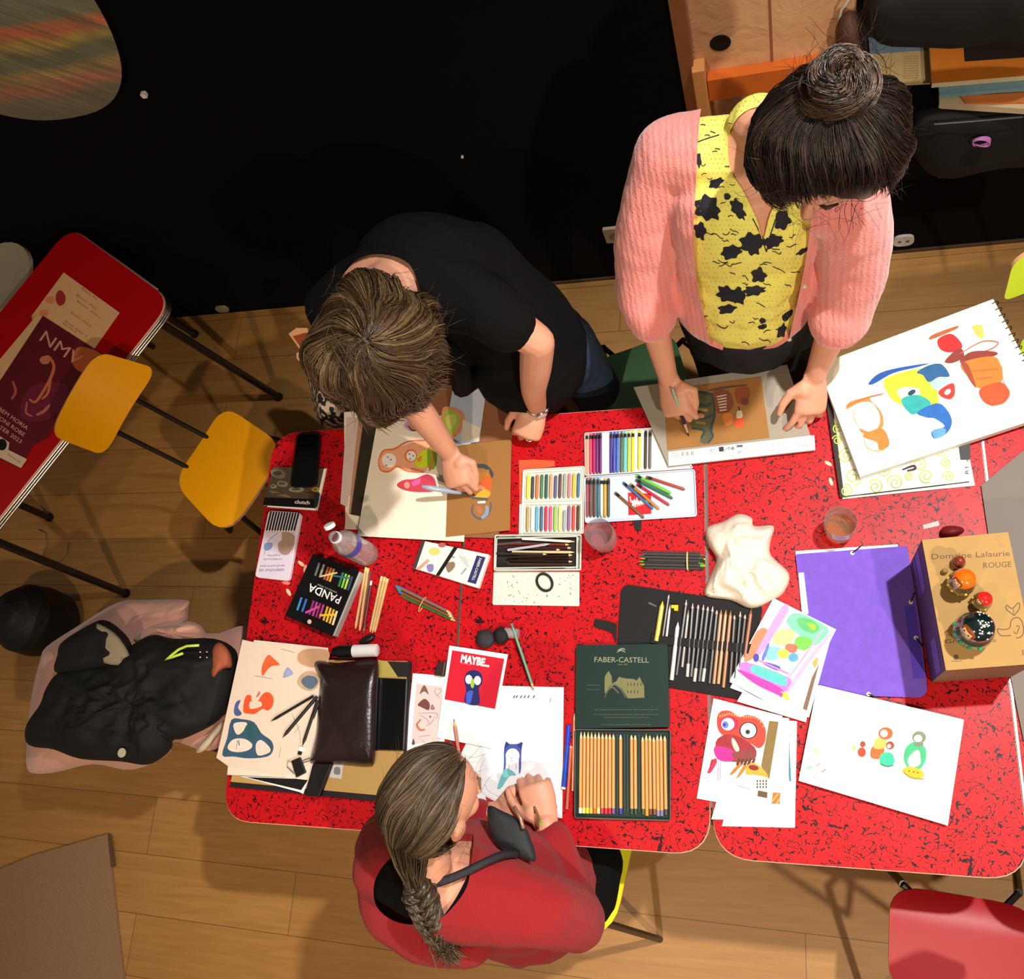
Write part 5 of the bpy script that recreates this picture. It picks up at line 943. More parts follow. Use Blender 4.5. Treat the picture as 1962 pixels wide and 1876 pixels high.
# prop the sheet: it lies flat, partly on the folder
# ---- papers of the seated woman
paper('drawing_paper', [(838, 1425), (905, 1395), (953, 1314), (1080, 1317), (1077, 1568), (900, 1545), (880, 1500)][0:0] or [(950, 1314), (1080, 1317), (1077, 1568), (905, 1540), (880, 1450)], Z, s_, 'white drawing sheet with a blue haired cat eared girl under the seated woman', 'drawing', .0008,
      lambda q, z: (q.stroke(B2([(1180, 492), (1650, 495)]), .8, z, C(190, 200, 206), taper=False), [q.stroke(B2([(x, 540), (x + 12, 520)]), 2.4, z, C(90, 90, 140), taper=False) for x in (1270, 1290, 1322, 1350, 1378, 1418)], q.stroke(B2([(1550, 540), (1548, 570)]), 1.4, z, C(110, 110, 140)),
                    q.blob(B2([(1200, 930), (1215, 870), (1240, 885), (1300, 885), (1335, 875), (1330, 960), (1328, 1060), (1322, 1100), (1312, 1100), (1310, 980), (1290, 925), (1240, 925), (1215, 970), (1212, 1060), (1180, 1200), (1150, 1215), (1195, 1080)]), z, C(64, 82, 160)), q.blob(B2(ell(1264, 975, 52, 56)), z, C(236, 238, 240), 2), q.dec(B2([(1203, 925), (1214, 864), (1245, 890)]), z, C(44, 54, 130)), q.dec(B2([(1295, 890), (1342, 872), (1330, 930)]), z, C(44, 54, 130)),
                    q.blob(B2([(1200, 1080), (1250, 1080), (1290, 1120), (1240, 1130), (1180, 1215), (1150, 1210)]), z, C(110, 186, 190)), q.blob(B2([(1270, 1290), (1330, 1330), (1350, 1420), (1290, 1410)]), z, C(170, 160, 226)), [q.stroke(B2(s), 1, z, C(130, 140, 150)) for s in ([(1225, 975), (1240, 970)], [(1280, 968), (1298, 970)], [(1262, 975), (1256, 1000)], [(1245, 1012), (1270, 1012)], [(1240, 1040), (1235, 1075)], [(1290, 1035), (1292, 1075)])]))
paper('sketch_sheet', [(791, 1290), (860, 1296), (850, 1440), (776, 1440)], Z, s_, 'white sheet with brown mushroom like sketches left of the red card', 'drawing', .0008,
      lambda q, z: (q.dec(B2([(540, 432), (735, 455), (720, 860), (500, 890)]), z, M(214, 190, 190, .7)), [q.blob(B2(p), z, rgb(c), 3) for p, c in (([(565, 510), (600, 440), (635, 515), (600, 490)], (120, 84, 70)), ([(550, 590), (600, 545), (640, 580), (635, 630), (600, 620), (570, 605)], (110, 60, 56)), ([(645, 625), (660, 585), (680, 625)], (150, 110, 110)), ([(508, 890), (518, 845), (530, 885)], (70, 60, 66)))],
                    q.stroke(B2([(575, 700), (545, 740), (570, 780), (605, 775)]), 4, z, C(180, 104, 70)), [q.stroke(B2(s), 1.4, z, C(160, 136, 140)) for s in ([(555, 655), (690, 655), (690, 700)], [(560, 665), (620, 700), (640, 740)], [(680, 680), (650, 730), (610, 750)], [(690, 460), (680, 500), (720, 540)], [(560, 830), (640, 820)], [(700, 470), (730, 480), (700, 520)])], q.blob(B2(ell(645, 680, 8, 8)), z, C(110, 90, 100), 2)))
def art_y(q, z):
    q.dec(B2([(810, 180), (1202, 245), (1132, 622), (752, 550)]), z, M(196, 16, 44, .5, var=.05)); q.text('MAYBE...', B2([(985, 258)])[0], (.985, .17), 15, z + .0002, PAPER, width=56, bold=.05); q.text('librairie', B2([(915, 283)])[0], (.985, .17), 2.4, z, C(226, 120, 120), width=20)
    # plain abstract stand-in: a blue rounded shape with two pale discs
    q.blob(B2([(900, 400), (925, 345), (980, 330), (1030, 360), (1035, 430), (1010, 470), (1012, 588), (905, 575), (915, 480)]), z + .0004, M(28, 30, 96, .5)); q.blob(B2(ell(935, 400, 26, 34)), z + .0004, C(226, 232, 226), 2); q.blob(B2(ell(1000, 408, 26, 34)), z + .0004, C(226, 232, 226), 2); q.blob(B2(ell(962, 430, 14, 36)), z + .0006, C(150, 186, 60), 2); q.blob(B2([(920, 500), (965, 485), (960, 530), (945, 580), (918, 578)]), z + .0006, C(50, 84, 190))
paper('printed_card', [(861, 1237), (973, 1254), (940, 1434), (837, 1413)], Z + .0042, s_, 'white card with a red panel, white lettering and plain blue shape', 'card', .0008, art_y)
q = sheet(B2([(980, 440), (1115, 445), (1100, 915), (850, 840)])[0:0] or [(838, 1413), (852, 1340), (948, 1357), (942, 1433)], Z + .0034, M(226, 226, 238, .7), .0006); q.build('loose_sheet', label='faint lilac sheet just under the red panel card', cat='sheet')
pencil('brown_pencil', (870, 1377), (880, 1450), Z + .0056, .0042, M(190, 120, 96, .4), 'short reddish pencil standing out above the seated woman head', tipc=C(90, 70, 66))
q = sheet([(905, 1424), (909, 1445), (906, 1448), (895, 1422)], Z + .0058, C(70, 40, 34), .001)
q = MB(); q.prism(B2([(700, 270), (760, 262), (742, 378), (672, 368)]), Z, Z + .012, M(50, 34, 34, .4)); q.build('eraser_case', bev=.002, label='small dark brown case peeking beside the red panel card', cat='case')
q = sheet(B2([(1060, 1280), (1215, 1358), (1200, 1400), (1080, 1340)]), Z + .0012, M(176, 20, 30, .6), .001); q.build('red_card', label='red card corner near the chin of the seated woman', cat='card')
# markers and loose pencils by the green tin
t = thing('marker', 'blue marker pen lying beside the dark green tin', 'marker', P(1088, 1450, Z)); q = MB()
q.tube([P(1090, 1390, Z + .0056), P(1087, 1425, Z + .0056)], .0052, M(30, 60, 200, .3), 12); q.build('cap', parent=t, smooth=.8); q = MB(); q.tube([P(1087, 1426, Z + .0056), P(1080, 1508, Z + .0056)], .0048, M(24, 70, 190, .3), 12); q.build('barrel', parent=t, smooth=.8); q = MB(); q.tube([P(1080, 1508, Z + .0056), P(1079, 1512, Z + .0056)], .005, PAPER, 12); q.build('end_plug', parent=t, smooth=.8)
pencil('orange_pencil', (1101, 1362), (1097, 1516), Z, .0034, M(206, 120, 80, .4), 'orange pencil with blue point between marker and green tin', tipc=C(50, 60, 190), tiplen=.02)
pencil('red_brown_pencil', (1094, 1428), (1086, 1551), Z, .004, M(176, 80, 56, .4), 'red brown pencil lower right of the blue marker', tipc=C(226, 200, 170), wood=M(226, 200, 170), tiplen=.006)
# ---- portfolio, tablet, drawings and pouch at the lower left
q = MB(); PB = [(600, 1262), (781, 1266), (776, 1450), (726, 1532), (440, 1503), (444, 1470), (470, 1300)]
q.prism([(490, 1262), (787, 1268), (772, 1540), (441, 1508)], Z, Z + .008, M(24, 20, 28, .6)); q.prism([(490, 1262), (780, 1267), (768, 1528), (442, 1498)], Z + .0081, Z + .0125, M(182, 146, 84, .6, var=.05))
z = Z + .0125; q.dec(B1([(1385, 360), (1460, 375), (1545, 500), (1385, 505)]), z, C(176, 160, 80)); q.dec(B1([(1460, 372), (1640, 378), (1625, 500), (1545, 500)]), z, M(26, 22, 22))
q.dec(B1([(1010, 1205), (1100, 1215), (1085, 1335), (985, 1320)]), z, C(196, 190, 190)); q.blob(B1([(1030, 1240), (1070, 1240), (1070, 1295), (1025, 1290)]), z, C(120, 120, 120))
q.build('portfolio', label='tan portfolio with black edges under the drawings at the lower left', cat='portfolio')
q = MB(); q.prism([(p.x, p.y) for p in rounded([(714, 1298), (779, 1301), (772, 1438), (707, 1436)], 3)], Z + .0132, Z + .0215, M(6, 6, 7, .25)); q.build('tablet', bev=.001, label='black tablet half covered by the leather pouch', cat='tablet')
zd = Z + .0132
q = MB(); q.prism(B1([(250, 1310), (820, 1330), (770, 1455), (740, 1440)]), zd, zd + .002, PAPER); q.dec(B1([(300, 1318), (815, 1335), (755, 1425)]), zd + .002, BLACK); q.build('framed_sheet', label='white edged black sheet under the lower left drawings', cat='sheet')
def art_l(q, z):
    def w_(pts, col, v=.3): q.blob(B1(pts), z, M(*col, .75, var=v, scale=60), 3)
    w_([(430, 440), (450, 370), (490, 318), (530, 350), (580, 400), (520, 410), (480, 440), (440, 492)], (222, 96, 50)); w_([(605, 500), (640, 420), (690, 470), (640, 500)], (150, 160, 206)); w_([(300, 660), (345, 650), (350, 690), (390, 710), (440, 640), (490, 625), (528, 670), (520, 740), (480, 775), (440, 760), (380, 800), (330, 800), (280, 780)], (226, 84, 40)); w_([(385, 670), (410, 615), (420, 640)], (200, 110, 120)); w_([(340, 700), (420, 700), (430, 740), (340, 760)], (232, 206, 186), .05)
    w_([(205, 790), (220, 710), (260, 690), (240, 750), (270, 800), (230, 820)], (70, 90, 150)); w_([(185, 850), (270, 845), (370, 870), (430, 960), (510, 1020), (528, 1090), (480, 1150), (330, 1165), (200, 1150), (110, 1140), (150, 1000)], (50, 84, 110)); w_([(205, 880), (300, 870), (310, 905), (250, 970), (215, 950)], (232, 214, 198), .03); w_([(155, 1065), (200, 1010), (290, 1005), (355, 1050), (330, 1095), (240, 1115), (170, 1100)], (232, 214, 198), .03); w_([(385, 1050), (430, 1015), (500, 1080), (490, 1120), (400, 1140)], (232, 210, 196), .03); w_([(320, 880), (380, 900), (420, 960), (350, 1020), (280, 970)], (40, 86, 96))
    w_([(725, 520), (790, 455), (860, 460), (905, 510), (880, 590), (820, 615), (740, 580)], (190, 160, 130)); w_([(755, 530), (800, 490), (870, 500), (890, 545), (840, 600), (780, 575)], (84, 104, 124)); w_([(730, 310), (790, 275), (900, 270), (980, 290), (975, 360), (870, 420), (780, 405), (730, 370)], (196, 152, 116), .05)
    for s in ([(680, 800), (740, 950), (750, 1080)], [(590, 1070), (575, 1160)], [(370, 490), (440, 500), (520, 515)], [(700, 960), (740, 900)], [(590, 270), (700, 300)]): q.stroke(B1(s), 1.1, z, C(160, 150, 150))
    q.stroke(B1([(225, 1090), (235, 1020), (250, 1060), (245, 1010)]), 1, z, C(70, 70, 90))
DR = M(226, 206, 188, .8, var=.03)
paper('drawing_sheet', B1([(370, 198), (975, 262), (985, 700), (860, 1180), (830, 1345), (620, 1320), (150, 1300), (160, 1200)]), zd + .0024, M(230, 214, 198, .8), 'cream sheet just under the orange and blue sketches', 'drawing', .0006)
paper('drawing_sheet', B1([(275, 195), (365, 215), (975, 265), (980, 500), (840, 1210), (620, 1310), (160, 1230), (62, 1160), (100, 1000)]), zd + .0034, DR, 'top cream drawing with orange and dark blue painted shapes', 'drawing', .0006, art_l)
zz = zd + .0046
q = MB(); q.prism(B1([(850, 1205), (1000, 1210), (900, 1480), (780, 1470), (820, 1320)]), Z + .0134, Z + .028, M(12, 10, 12, .5)); q.build('black_sleeve', bev=.002, label='black fabric sleeve below the leather pouch', cat='case')
for k, (a, b, r, lab) in enumerate([((505, 862), (855, 655), .0036, 'uppermost black pen fanned out from the leather pouch'), ((602, 995), (885, 660), .0046, 'middle thick black pen fanned out from the leather pouch'), ((765, 1065), (890, 690), .0042, 'lowest black pen pointing down from the leather pouch')]):
    t = pencil('black_pen', B1([a])[0], B1([b])[0], zz + .001, r, M(24, 22, 22, .35), lab, cat='pen', wood=M(30, 28, 28), tiplen=.016, n=10, group='black pens beside the leather pouch')
q = MB(); q.tube([P(*B1([(850, 835)])[0], zz + .005), P(*B1([(905, 690)])[0], zz + .005)], .004, BLACK, 10); q.build('black_pen', label='short black pen half hidden under the leather pouch', cat='pen', smooth=.8)
t = thing('binder_clip', 'black binder clip on the lower edge of the cream drawing', 'clip', P(571, 1472, zz)); q = MB()
a_, b_ = P(*B1([(670, 1190)])[0], zz), P(*B1([(785, 1290)])[0], zz); q.prism(B1([(672, 1185), (742, 1155), (788, 1280), (712, 1320)]), zz + .0002, zz + .009, BLACK); q.build('clip_body', parent=t, bev=.0015); q = MB(); q.tube([P(*B1([p])[0], zz + .006) for p in [(690, 1200), (650, 1180), (640, 1230), (700, 1290)]], .001, CHROME, 6); q.tube([P(*B1([p])[0], zz + .006) for p in [(760, 1200), (820, 1185), (825, 1160), (770, 1180)]], .001, CHROME, 6); q.build('wire_handle', parent=t)
q = MB(); q.prism(B1([(738, 1065), (772, 1075), (762, 1110), (730, 1100)]), zz + .0002, zz + .005, PAPER); q.prism(B1([(730, 1108), (758, 1112), (750, 1138), (724, 1132)]), zz + .0002, zz + .005, BLACK); q.build('eraser_piece', label='tiny black and white cap above the binder clip', cat='cap')
# leather pouch
LE = M(36, 22, 22, .32, var=.12, scale=70, bump=.18, bs=120, coat=.25)
q = MB(); px = [(604, 1268), (640, 1270), (680, 1266), (716, 1262), (726, 1272), (724, 1330), (722, 1400), (718, 1460), (706, 1466), (660, 1462), (598, 1462), (596, 1450), (606, 1410), (610, 1360), (614, 1300)]
ring_mound(q, [(604, 1268), (650, 1270), (712, 1262), (726, 1276), (724, 1335), (722, 1400), (718, 1458), (706, 1467), (655, 1463), (600, 1462), (595, 1452), (606, 1405), (610, 1350), (613, 1300)], Z + .0222, .034, LE, K=14, seed=6, nz=.12, p=3.2, ctr=(668, 1366)); t = thing('leather_pouch', 'dark brown leather pouch lying across the black tablet', 'pouch', P(665, 1366, Z + .0222)); q.build('pouch_body', parent=t, smooth=True)
q = MB(); q.tube([P(p[0], p[1], Z + .030) for p in [(722, 1280), (721, 1350), (718, 1420), (712, 1458)]], .0018, M(20, 12, 12, .4), 6); q.build('seam', parent=t, smooth=True)
# spray tube
t = thing('spray_bottle', 'small black and white bottle lying above the leather pouch', 'bottle', P(682, 1248, Z)); a_, b_ = P(650, 1249, Z + .032), P(724, 1246, Z + .032); d = (b_ - a_)
q = MB(); q.tube([a_ + d * .0, a_ + d * .38], .0165, M(16, 14, 16, .3), 24); q.build('black_end', parent=t, smooth=.8); q = MB(); q.tube([a_ + d * .38, a_ + d * .97, a_ + d * 1.0], [.0162, .0162, .012], M(226, 222, 226, .35), 24); q.build('white_body', parent=t, smooth=.8)
q = MB(); q.tube([a_ - d * .16, a_ - d * .0], [.0105, .0165], M(12, 10, 12, .25), 20); q.build('cap', parent=t, smooth=.8)
for o_ in t.children: o_.location.z -= .0155 if False else 0
q = MB(); ring_mound(q, [(690, 1225), (705, 1216), (718, 1216), (716, 1226), (700, 1236), (688, 1238)], Z, .012, M(26, 18, 20, .5), K=5); q.build('brush_wrap', smooth=True, label='small dark strap at the foot of the pale pencils', cat='strap')
# ---- coats on a chair left of the tables
zc_ = .47
chair('dark chair under the heaped coats at the left', [P(150, 1250, .41), P(350, 1220, .41), P(360, 1400, .41), P(150, 1420, .41)][::-1], None, M(110, 70, 60, .5), (1, 0, 0), back=False)
PK = M(206, 152, 134, .9, var=.08, scale=14, bump=.5, bs=30, sheen=.3)
A8 = aff(0, 1060, .2559, .2559)
def heap(mb, px, z0, h, m, **k): return ring_mound(mb, A8(px), z0, h, m, **k)
t = thing('pink_coat', 'dusty pink coat heaped under the black jacket at the left', 'coat', P(230, 1330, .46))
q = MB(); heap(q, [(200, 1600), (200, 1380), (240, 1050), (300, 800), (350, 700), (560, 560), (880, 370), (1100, 350), (1390, 350), (1405, 400), (1390, 520), (1200, 600), (1100, 900), (1200, 1300), (1280, 1480), (1000, 1620), (700, 1580), (420, 1640), (260, 1650)], .455, .075, PK, crease=.35, cs=8, K=16, seed=3, nz=.35, p=4, fold=.006, foldn=7); q.build('coat_body', parent=t, smooth=True)
q = MB(); heap(q, [(1000, 640), (1100, 560), (1350, 530), (1420, 510), (1520, 560), (1520, 660), (1300, 700), (1080, 690)], .53, .05, PK, K=9, seed=9, nz=.5, p=3, fold=.008, foldn=9); q.build('sleeve', parent=t, smooth=True)
q = MB(); heap(q, [(1480, 640), (1640, 600), (1900, 590), (1900, 1300), (1700, 1420), (1560, 1480), (1350, 1420), (1300, 1380), (1600, 1000)], .50, .045, PK, K=8, seed=12, nz=.3, p=3); q.build('coat_tail', parent=t, smooth=True)
q = MB(); heap(q, [(1470, 1470), (1650, 1260), (1700, 1250), (1660, 1330), (1530, 1480)], .535, .02, M(206, 186, 160, .8), K=4); q.build('coat_strap', parent=t, smooth=True, label='pale strip of lining')
JK = M(10, 10, 11, .8, var=.2, scale=20, bump=.5, bs=22)
t = thing('black_jacket', 'black hooded jacket with yellow cord heaped on the pink coat', 'jacket', P(250, 1320, .56))
q = MB(); heap(q, [(190, 1400), (200, 1280), (300, 1130), (340, 1020), (430, 900), (600, 850), (800, 830), (1000, 680), (1150, 610), (1300, 640), (1600, 640), (1760, 720), (1780, 850), (1740, 1050), (1640, 1250), (1400, 1380), (1300, 1400), (1290, 1450), (1230, 1520), (1100, 1585), (900, 1560), (600, 1540), (400, 1470), (250, 1450)], .60, .08, JK, K=22, crease=.5, cs=9, seed=5, nz=.3, p=3, fold=.010, foldn=5); q.build('jacket_body', parent=t, smooth=True)
q = MB(); heap(q, [(430, 900), (430, 760), (470, 660), (700, 520), (800, 505), (900, 570), (980, 670), (1000, 840), (800, 860)], .61, .06, JK, K=10, seed=7, nz=.2, p=3); q.build('hood', parent=t, smooth=True)
q = MB(); heap(q, [(720, 560), (740, 530), (860, 600), (950, 720), (975, 826), (790, 826), (715, 720)], .655, .014, M(150, 136, 110, .9), K=6, seed=2); q.build('lining', parent=t, smooth=True, label='beige lining inside the hood')
q = MB(); q.tube([P(*A8([p])[0], .700) for p in [(1490, 690), (1400, 695), (1340, 720), (1290, 760), (1240, 800), (1300, 775), (1370, 750)]], .004, M(200, 226, 80, .5), 6); q.build('cord', parent=t, smooth=True, label='bright yellow cord')
q = MB(); heap(q, [(1600, 700), (1650, 670), (1720, 740), (1735, 850), (1660, 870), (1590, 930), (1580, 800)], .655, .02, M(170, 90, 60, .7), K=5); q.build('label_patch', parent=t, smooth=True, label='orange brown patch')
q = MB(); c_ = P(*A8([(915, 1495)])[0], .668); q.lathe(c_, [(0, 0), (.013, 0), (.013, .003), (.006, .004), (0, .003)], M(190, 180, 160, .4), 16); q.build('snap_button', parent=t, smooth=.8)
for k in range(4):
    q = MB(); q.ball(P(*A8([(1500 + (k % 2) * 50, 740 + (k // 2) * 40)])[0], .672), .004, CHROME, 6); q.build('stud', parent=t, smooth=True)
# ---- things at the opening in the wall (top right)
zn = .7005
def lay(name, px, z0, th, m, label, cat, side=None):
    q = MB(); q.prism(px, z0, z0 + th, m, side); return q
lay('x', [(1800, 178), (2050, 150), (2050, 214), (1800, 198)], zn, .02, M(206, 186, 150, .7), '', '').build('paper_pile', label='pile of pale sheets at the front of the wall ledge', cat='pile')
lay('x', [(1840, 184), (2050, 172), (2050, 196), (1850, 196)], zn + .021, .006, M(206, 120, 56, .6), '', '').build('orange_folder', label='thin orange folder on the pale pile on the ledge', cat='folder')
lay('x', [(1798, 158), (2050, 130), (2050, 160), (1800, 182)], zn + .028, .012, M(120, 160, 176, .6), '', '').build('blue_folder', label='blue grey folder edge on the wall ledge', cat='folder')
q = lay('x', [(1780, 66), (2050, 60), (2050, 138), (1786, 160)], zn + .041, .016, M(214, 122, 34, .5), '', '', M(226, 206, 170)); q.dec([(1845, 72), (2050, 60), (2050, 104), (1848, 118)], zn + .057, M(36, 26, 20, .5)); q.build('dark_picture', label='orange frame with dark picture lying on the wall ledge', cat='frame')
q = lay('x', [(1664, 72), (1778, 60), (1784, 155), (1700, 160), (1672, 150)], zn, .012, M(206, 176, 120, .7), '', ''); q.dec([(1664, 72), (1778, 60), (1780, 96), (1668, 104)], zn + .012, M(120, 140, 160))
for k in range(10): q.text('VIN ROUGE', (1745, 108 + k * 4.6), (1, -.03), 2.6, zn + .012, C(150, 116, 80), width=30)
q.build('printed_sheets', label='blue and cream printed sheets on the ledge behind the bun', cat='sheets')
def drape(name, pts, off, m, label, cat, th=.06, seed=1):
    """cloth hanging in front of the wall: outline traced in the wall plane, puffed towards the room"""
    pp = [(p.x, p.y) for p in cat_rom([Vector(wcoord(*p, off)) for p in pts], 4, True)]; cx = sum(a for a, b in pp) / len(pp); cy = sum(b for a, b in pp) / len(pp); n = len(pp); vs = []; K = 10
    for k in range(K + 1):
        s = 1 - k / K * .97
        for a, b in pp:
            x, y = cx + (a - cx) * s, cy + (b - cy) * s; nn = pnoise(Vector((x * 7 + seed, y * 3, seed)))
            vs.append(wl(x, off - (th * (1 - s ** 3) ** .5 * (1 + .5 * nn) if k else 0), y))
    q = MB(); fs = [[k * n + i, k * n + (i + 1) % n, (k + 1) * n + (i + 1) % n, (k + 1) * n + i] for k in range(K) for i in range(n)]
    ar = sum(pp[i][0] * pp[(i + 1) % n][1] - pp[(i + 1) % n][0] * pp[i][1] for i in range(n))
    fs += [list(range(n))[::-1], list(range(K * n, K * n + n))]
    if ar < 0: fs = [f[::-1] for f in fs]
    return q.add(vs, fs, m)
BC = M(17, 14, 13, .8, bump=.4, bs=20)
drape('c', [(1652, 22), (1700, -40), (1990, -60), (2060, 60), (1960, 60), (1850, 66), (1700, 68), (1660, 50)], -.02, BC, '', '', .07).build('hanging_coat', smooth=True, label='black cloth hanging at the top right corner over the ledge', cat='coat')
drape('c', [(1600, 60), (1618, 24), (1640, 24), (1648, 60), (1660, 110), (1640, 120), (1610, 110)], -.015, M(86, 54, 40, .7), '', '', .04, 3).build('hanging_bag', smooth=True, label='brown bag hanging behind the bun of the woman in pink', cat='bag')
t = thing('black_bag', 'black bag hanging on the wall with a pink band clipped on it', 'bag', Wp(1880, 260, -.01))
o = drape('c', [(1745, 226), (1800, 205), (2000, 215), (2040, 300), (1900, 318), (1790, 330), (1745, 290)], -.004, M(12, 12, 13, .8, bump=.4, bs=26), '', '', .05, 5).build('bag_body', parent=t, smooth=True)
q = MB(); c_ = Wp(1880, 270, -.065)
for k in range(5): q.tube([c_ + WD * (.022 * math.cos(a + k)) + Vector((0, 0, .016 * math.sin(a * (1 + .02 * k) + k * .8))) + WN * (-.002 * k) for a in [i * math.pi / 8 for i in range(17)]], .0018, M(190, 120, 190, .5), 5, caps=False)
q.build('hair_band', parent=t, smooth=True, label='pink coiled band')
q = MB(); q.tube([Wp(1790, 238, -.056), Wp(1870, 232, -.060), Wp(1960, 224, -.056)], .0025, M(60, 60, 64, .4), 6); q.build('zip', parent=t)
q = MB(); q.tube([Wp(1602, 68, -.002), Wp(1612, 20, -.012), Wp(1640, -20, -.02)], .003, M(230, 226, 220, .4), 6); q.build('white_cable', label='thin white cable running up the papered panel', cat='cable')
# ---- zigzag bag and card left of the short haired woman
A9 = aff(540, 600, .1386, .1386)
def mk_zig():
    m, n, l, i = newmat('zigzag_weave', .85); v = objvec(n, l); sp = n.new('ShaderNodeSeparateXYZ'); l.new(v, sp.inputs[0])
    a = math_(n, l, 'PINGPONG', math_(n, l, 'MULTIPLY', sp.outputs[0], 30), .5); nz = tex(n, l, 'Noise', v, Scale=30, Detail=2)
    s = math_(n, l, 'ADD', math_(n, l, 'MULTIPLY', sp.outputs[1], 26), math_(n, l, 'MULTIPLY', math_(n, l, 'ADD', sp.outputs[2], nz.outputs['Fac']), 2)); s = math_(n, l, 'ADD', s, a)
    l.new(mixc(n, l, math_(n, l, 'GREATER_THAN', math_(n, l, 'FRACT', s), .5), (216, 196, 176), (34, 32, 40)), i['Base Color']); return m
t = thing('zigzag_bag', 'black and cream zigzag patterned bag standing left of the short haired woman', 'bag', P(625, 760, .45))
q = MB(); pts = A9([(240, 680), (330, 660), (560, 700), (900, 1000), (1000, 1400), (900, 1580), (560, 1590), (500, 1480), (440, 1330), (400, 1130), (350, 900)])
ring_mound(q, pts, .45, .2, mk_zig(), K=10, seed=2, nz=.1, p=3); q.build('bag_body', parent=t, smooth=True)
q = MB(); q.tube([P(*A9([p])[0], .66) for p in [(300, 700), (215, 620), (215, 560), (260, 540), (300, 600)]], .004, M(206, 160, 130, .6), 6); q.build('handle', parent=t, smooth=True)
chair('plain wooden chair under the zigzag bag', [Vector((-1.27, 1.0, .44)), Vector((-.93, 1.0, .44)), Vector((-.93, 1.34, .44)), Vector((-1.27, 1.34, .44))], None, M(150, 96, 60, .5), (0, -1, 0), back=False)
q = MB(); q.prism(A9([(92, 285), (200, 205), (350, 205), (420, 400), (350, 640)]), .672, .678, M(222, 160, 112, .6)); q.dec(A9([(150, 320), (340, 265), (400, 400), (340, 590)]), .678, M(150, 66, 30, .7, var=.2, scale=60)); q.build('picture_card', label='pale edged orange picture card above the zigzag bag', cat='card')
# small light scribble of cable on the floor, chair tube foot
q = MB(); q.tube([P(*p_, .004) for p_ in [(75, 1015), (88, 1022), (90, 1045), (82, 1065), (92, 1078), (115, 1076), (128, 1062), (132, 1040)]], .0022, M(120, 112, 84, .4), 6); q.build('floor_cable', smooth=True, label='thin pale cord curled on the floor beside the black pouf', cat='cord')
# ================================================================ people
def bake(o, mods):
    """evaluate the modifiers and keep the result as plain mesh"""
    dg = bpy.context.evaluated_depsgraph_get(); dg.update(); me = bpy.data.meshes.new_from_object(o.evaluated_get(dg)); old = o.data
    o.modifiers.clear(); o.data = me; me.shade_smooth(); return o
def organic(name, mb, parent, voxel, m, iters=6, cuts=(), disp=0, dscale=.1, label=None, sm=.5):
    o = mb.build(name, parent=parent, label=label)
    r = o.modifiers.new('r', 'REMESH'); r.mode = 'VOXEL'; r.voxel_size = voxel
    s = o.modifiers.new('s', 'SMOOTH'); s.factor = sm; s.iterations = iters
    if disp:
        bake(o, 0)
        ww = worldloc(o)
        cn = [(v.co.copy(), v.normal.copy()) for v in o.data.vertices]; res = []
        for co_, no_ in cn:
            c = (co_ + ww); k = pnoise(c / dscale) + .5 * pnoise(c / dscale * 2.3); ridg = 1 - abs(pnoise(Vector((c.x / dscale * .8, c.y / dscale * .8, c.z / dscale * .25)) + Vector((9, 9, 9)))) * 2
            res += list(co_ + no_ * disp * (k * .6 + ridg * .5 - .3))
        o.data.vertices.foreach_set('co', res); o.data.update()
    for c in cuts:
        b = o.modifiers.new('b', 'BOOLEAN'); b.operation = 'DIFFERENCE'; b.solver = 'EXACT'; b.object = c
    bake(o, 0); o.data.materials.clear(); o.data.materials.append(m)
    o.data.polygons.foreach_set('material_index', [0] * len(o.data.polygons)); o.data.update()
    for c in cuts: bpy.data.objects.remove(c)
    if cuts: o.data.set_sharp_from_angle(angle=1.0)
    return o
def cutter(pts, d0=-.12, d1=.12, nsm=4):
    """prism whose long edges run along the lines of sight through (px, py, z) points on the cloth"""
    q = cat_rom([Vector(p) for p in pts], nsm, True) if nsm else [Vector(p) for p in pts]
    a, b = [], []
    for p in q:
        w = P(p.x, p.y, p.z); r = ray(p.x, p.y).normalized(); a.append(w + r * d0); b.append(w + r * d1)
    n = len(q); mb = MB(); mb.add(a + b, [list(range(n)), list(range(n, 2 * n))[::-1]] + [[(i + 1) % n, i, n + i, n + (i + 1) % n] for i in range(n)], BLACK)
    o = mb.build('cut', origin=(0, 0, 0)); bm = bmesh.new(); bm.from_mesh(o.data); bmesh.ops.recalc_face_normals(bm, faces=bm.faces); bm.to_mesh(o.data); bm.free(); return o
def smooth_path(pts, rad, n=5):
    q = cat_rom([Vector(p) for p in pts], n); r = cat_rom([Vector((x, 0)) for x in rad], n); return q, [x.x for x in r]
def limb(mb, pts, rad, m=SKIN, flat=None, n=14):
    q, r = smooth_path(pts, rad); mb.tube(q, r, m, n, flat=flat); mb.ball(q[0], r[0] * .98, m, 8); mb.ball(q[-1], r[-1] * .98, m, 8)
def frame(f, u):
    f = Vector(f).normalized(); u = Vector(u); u = (u - f * u.dot(f)).normalized(); return f, u, f.cross(u)
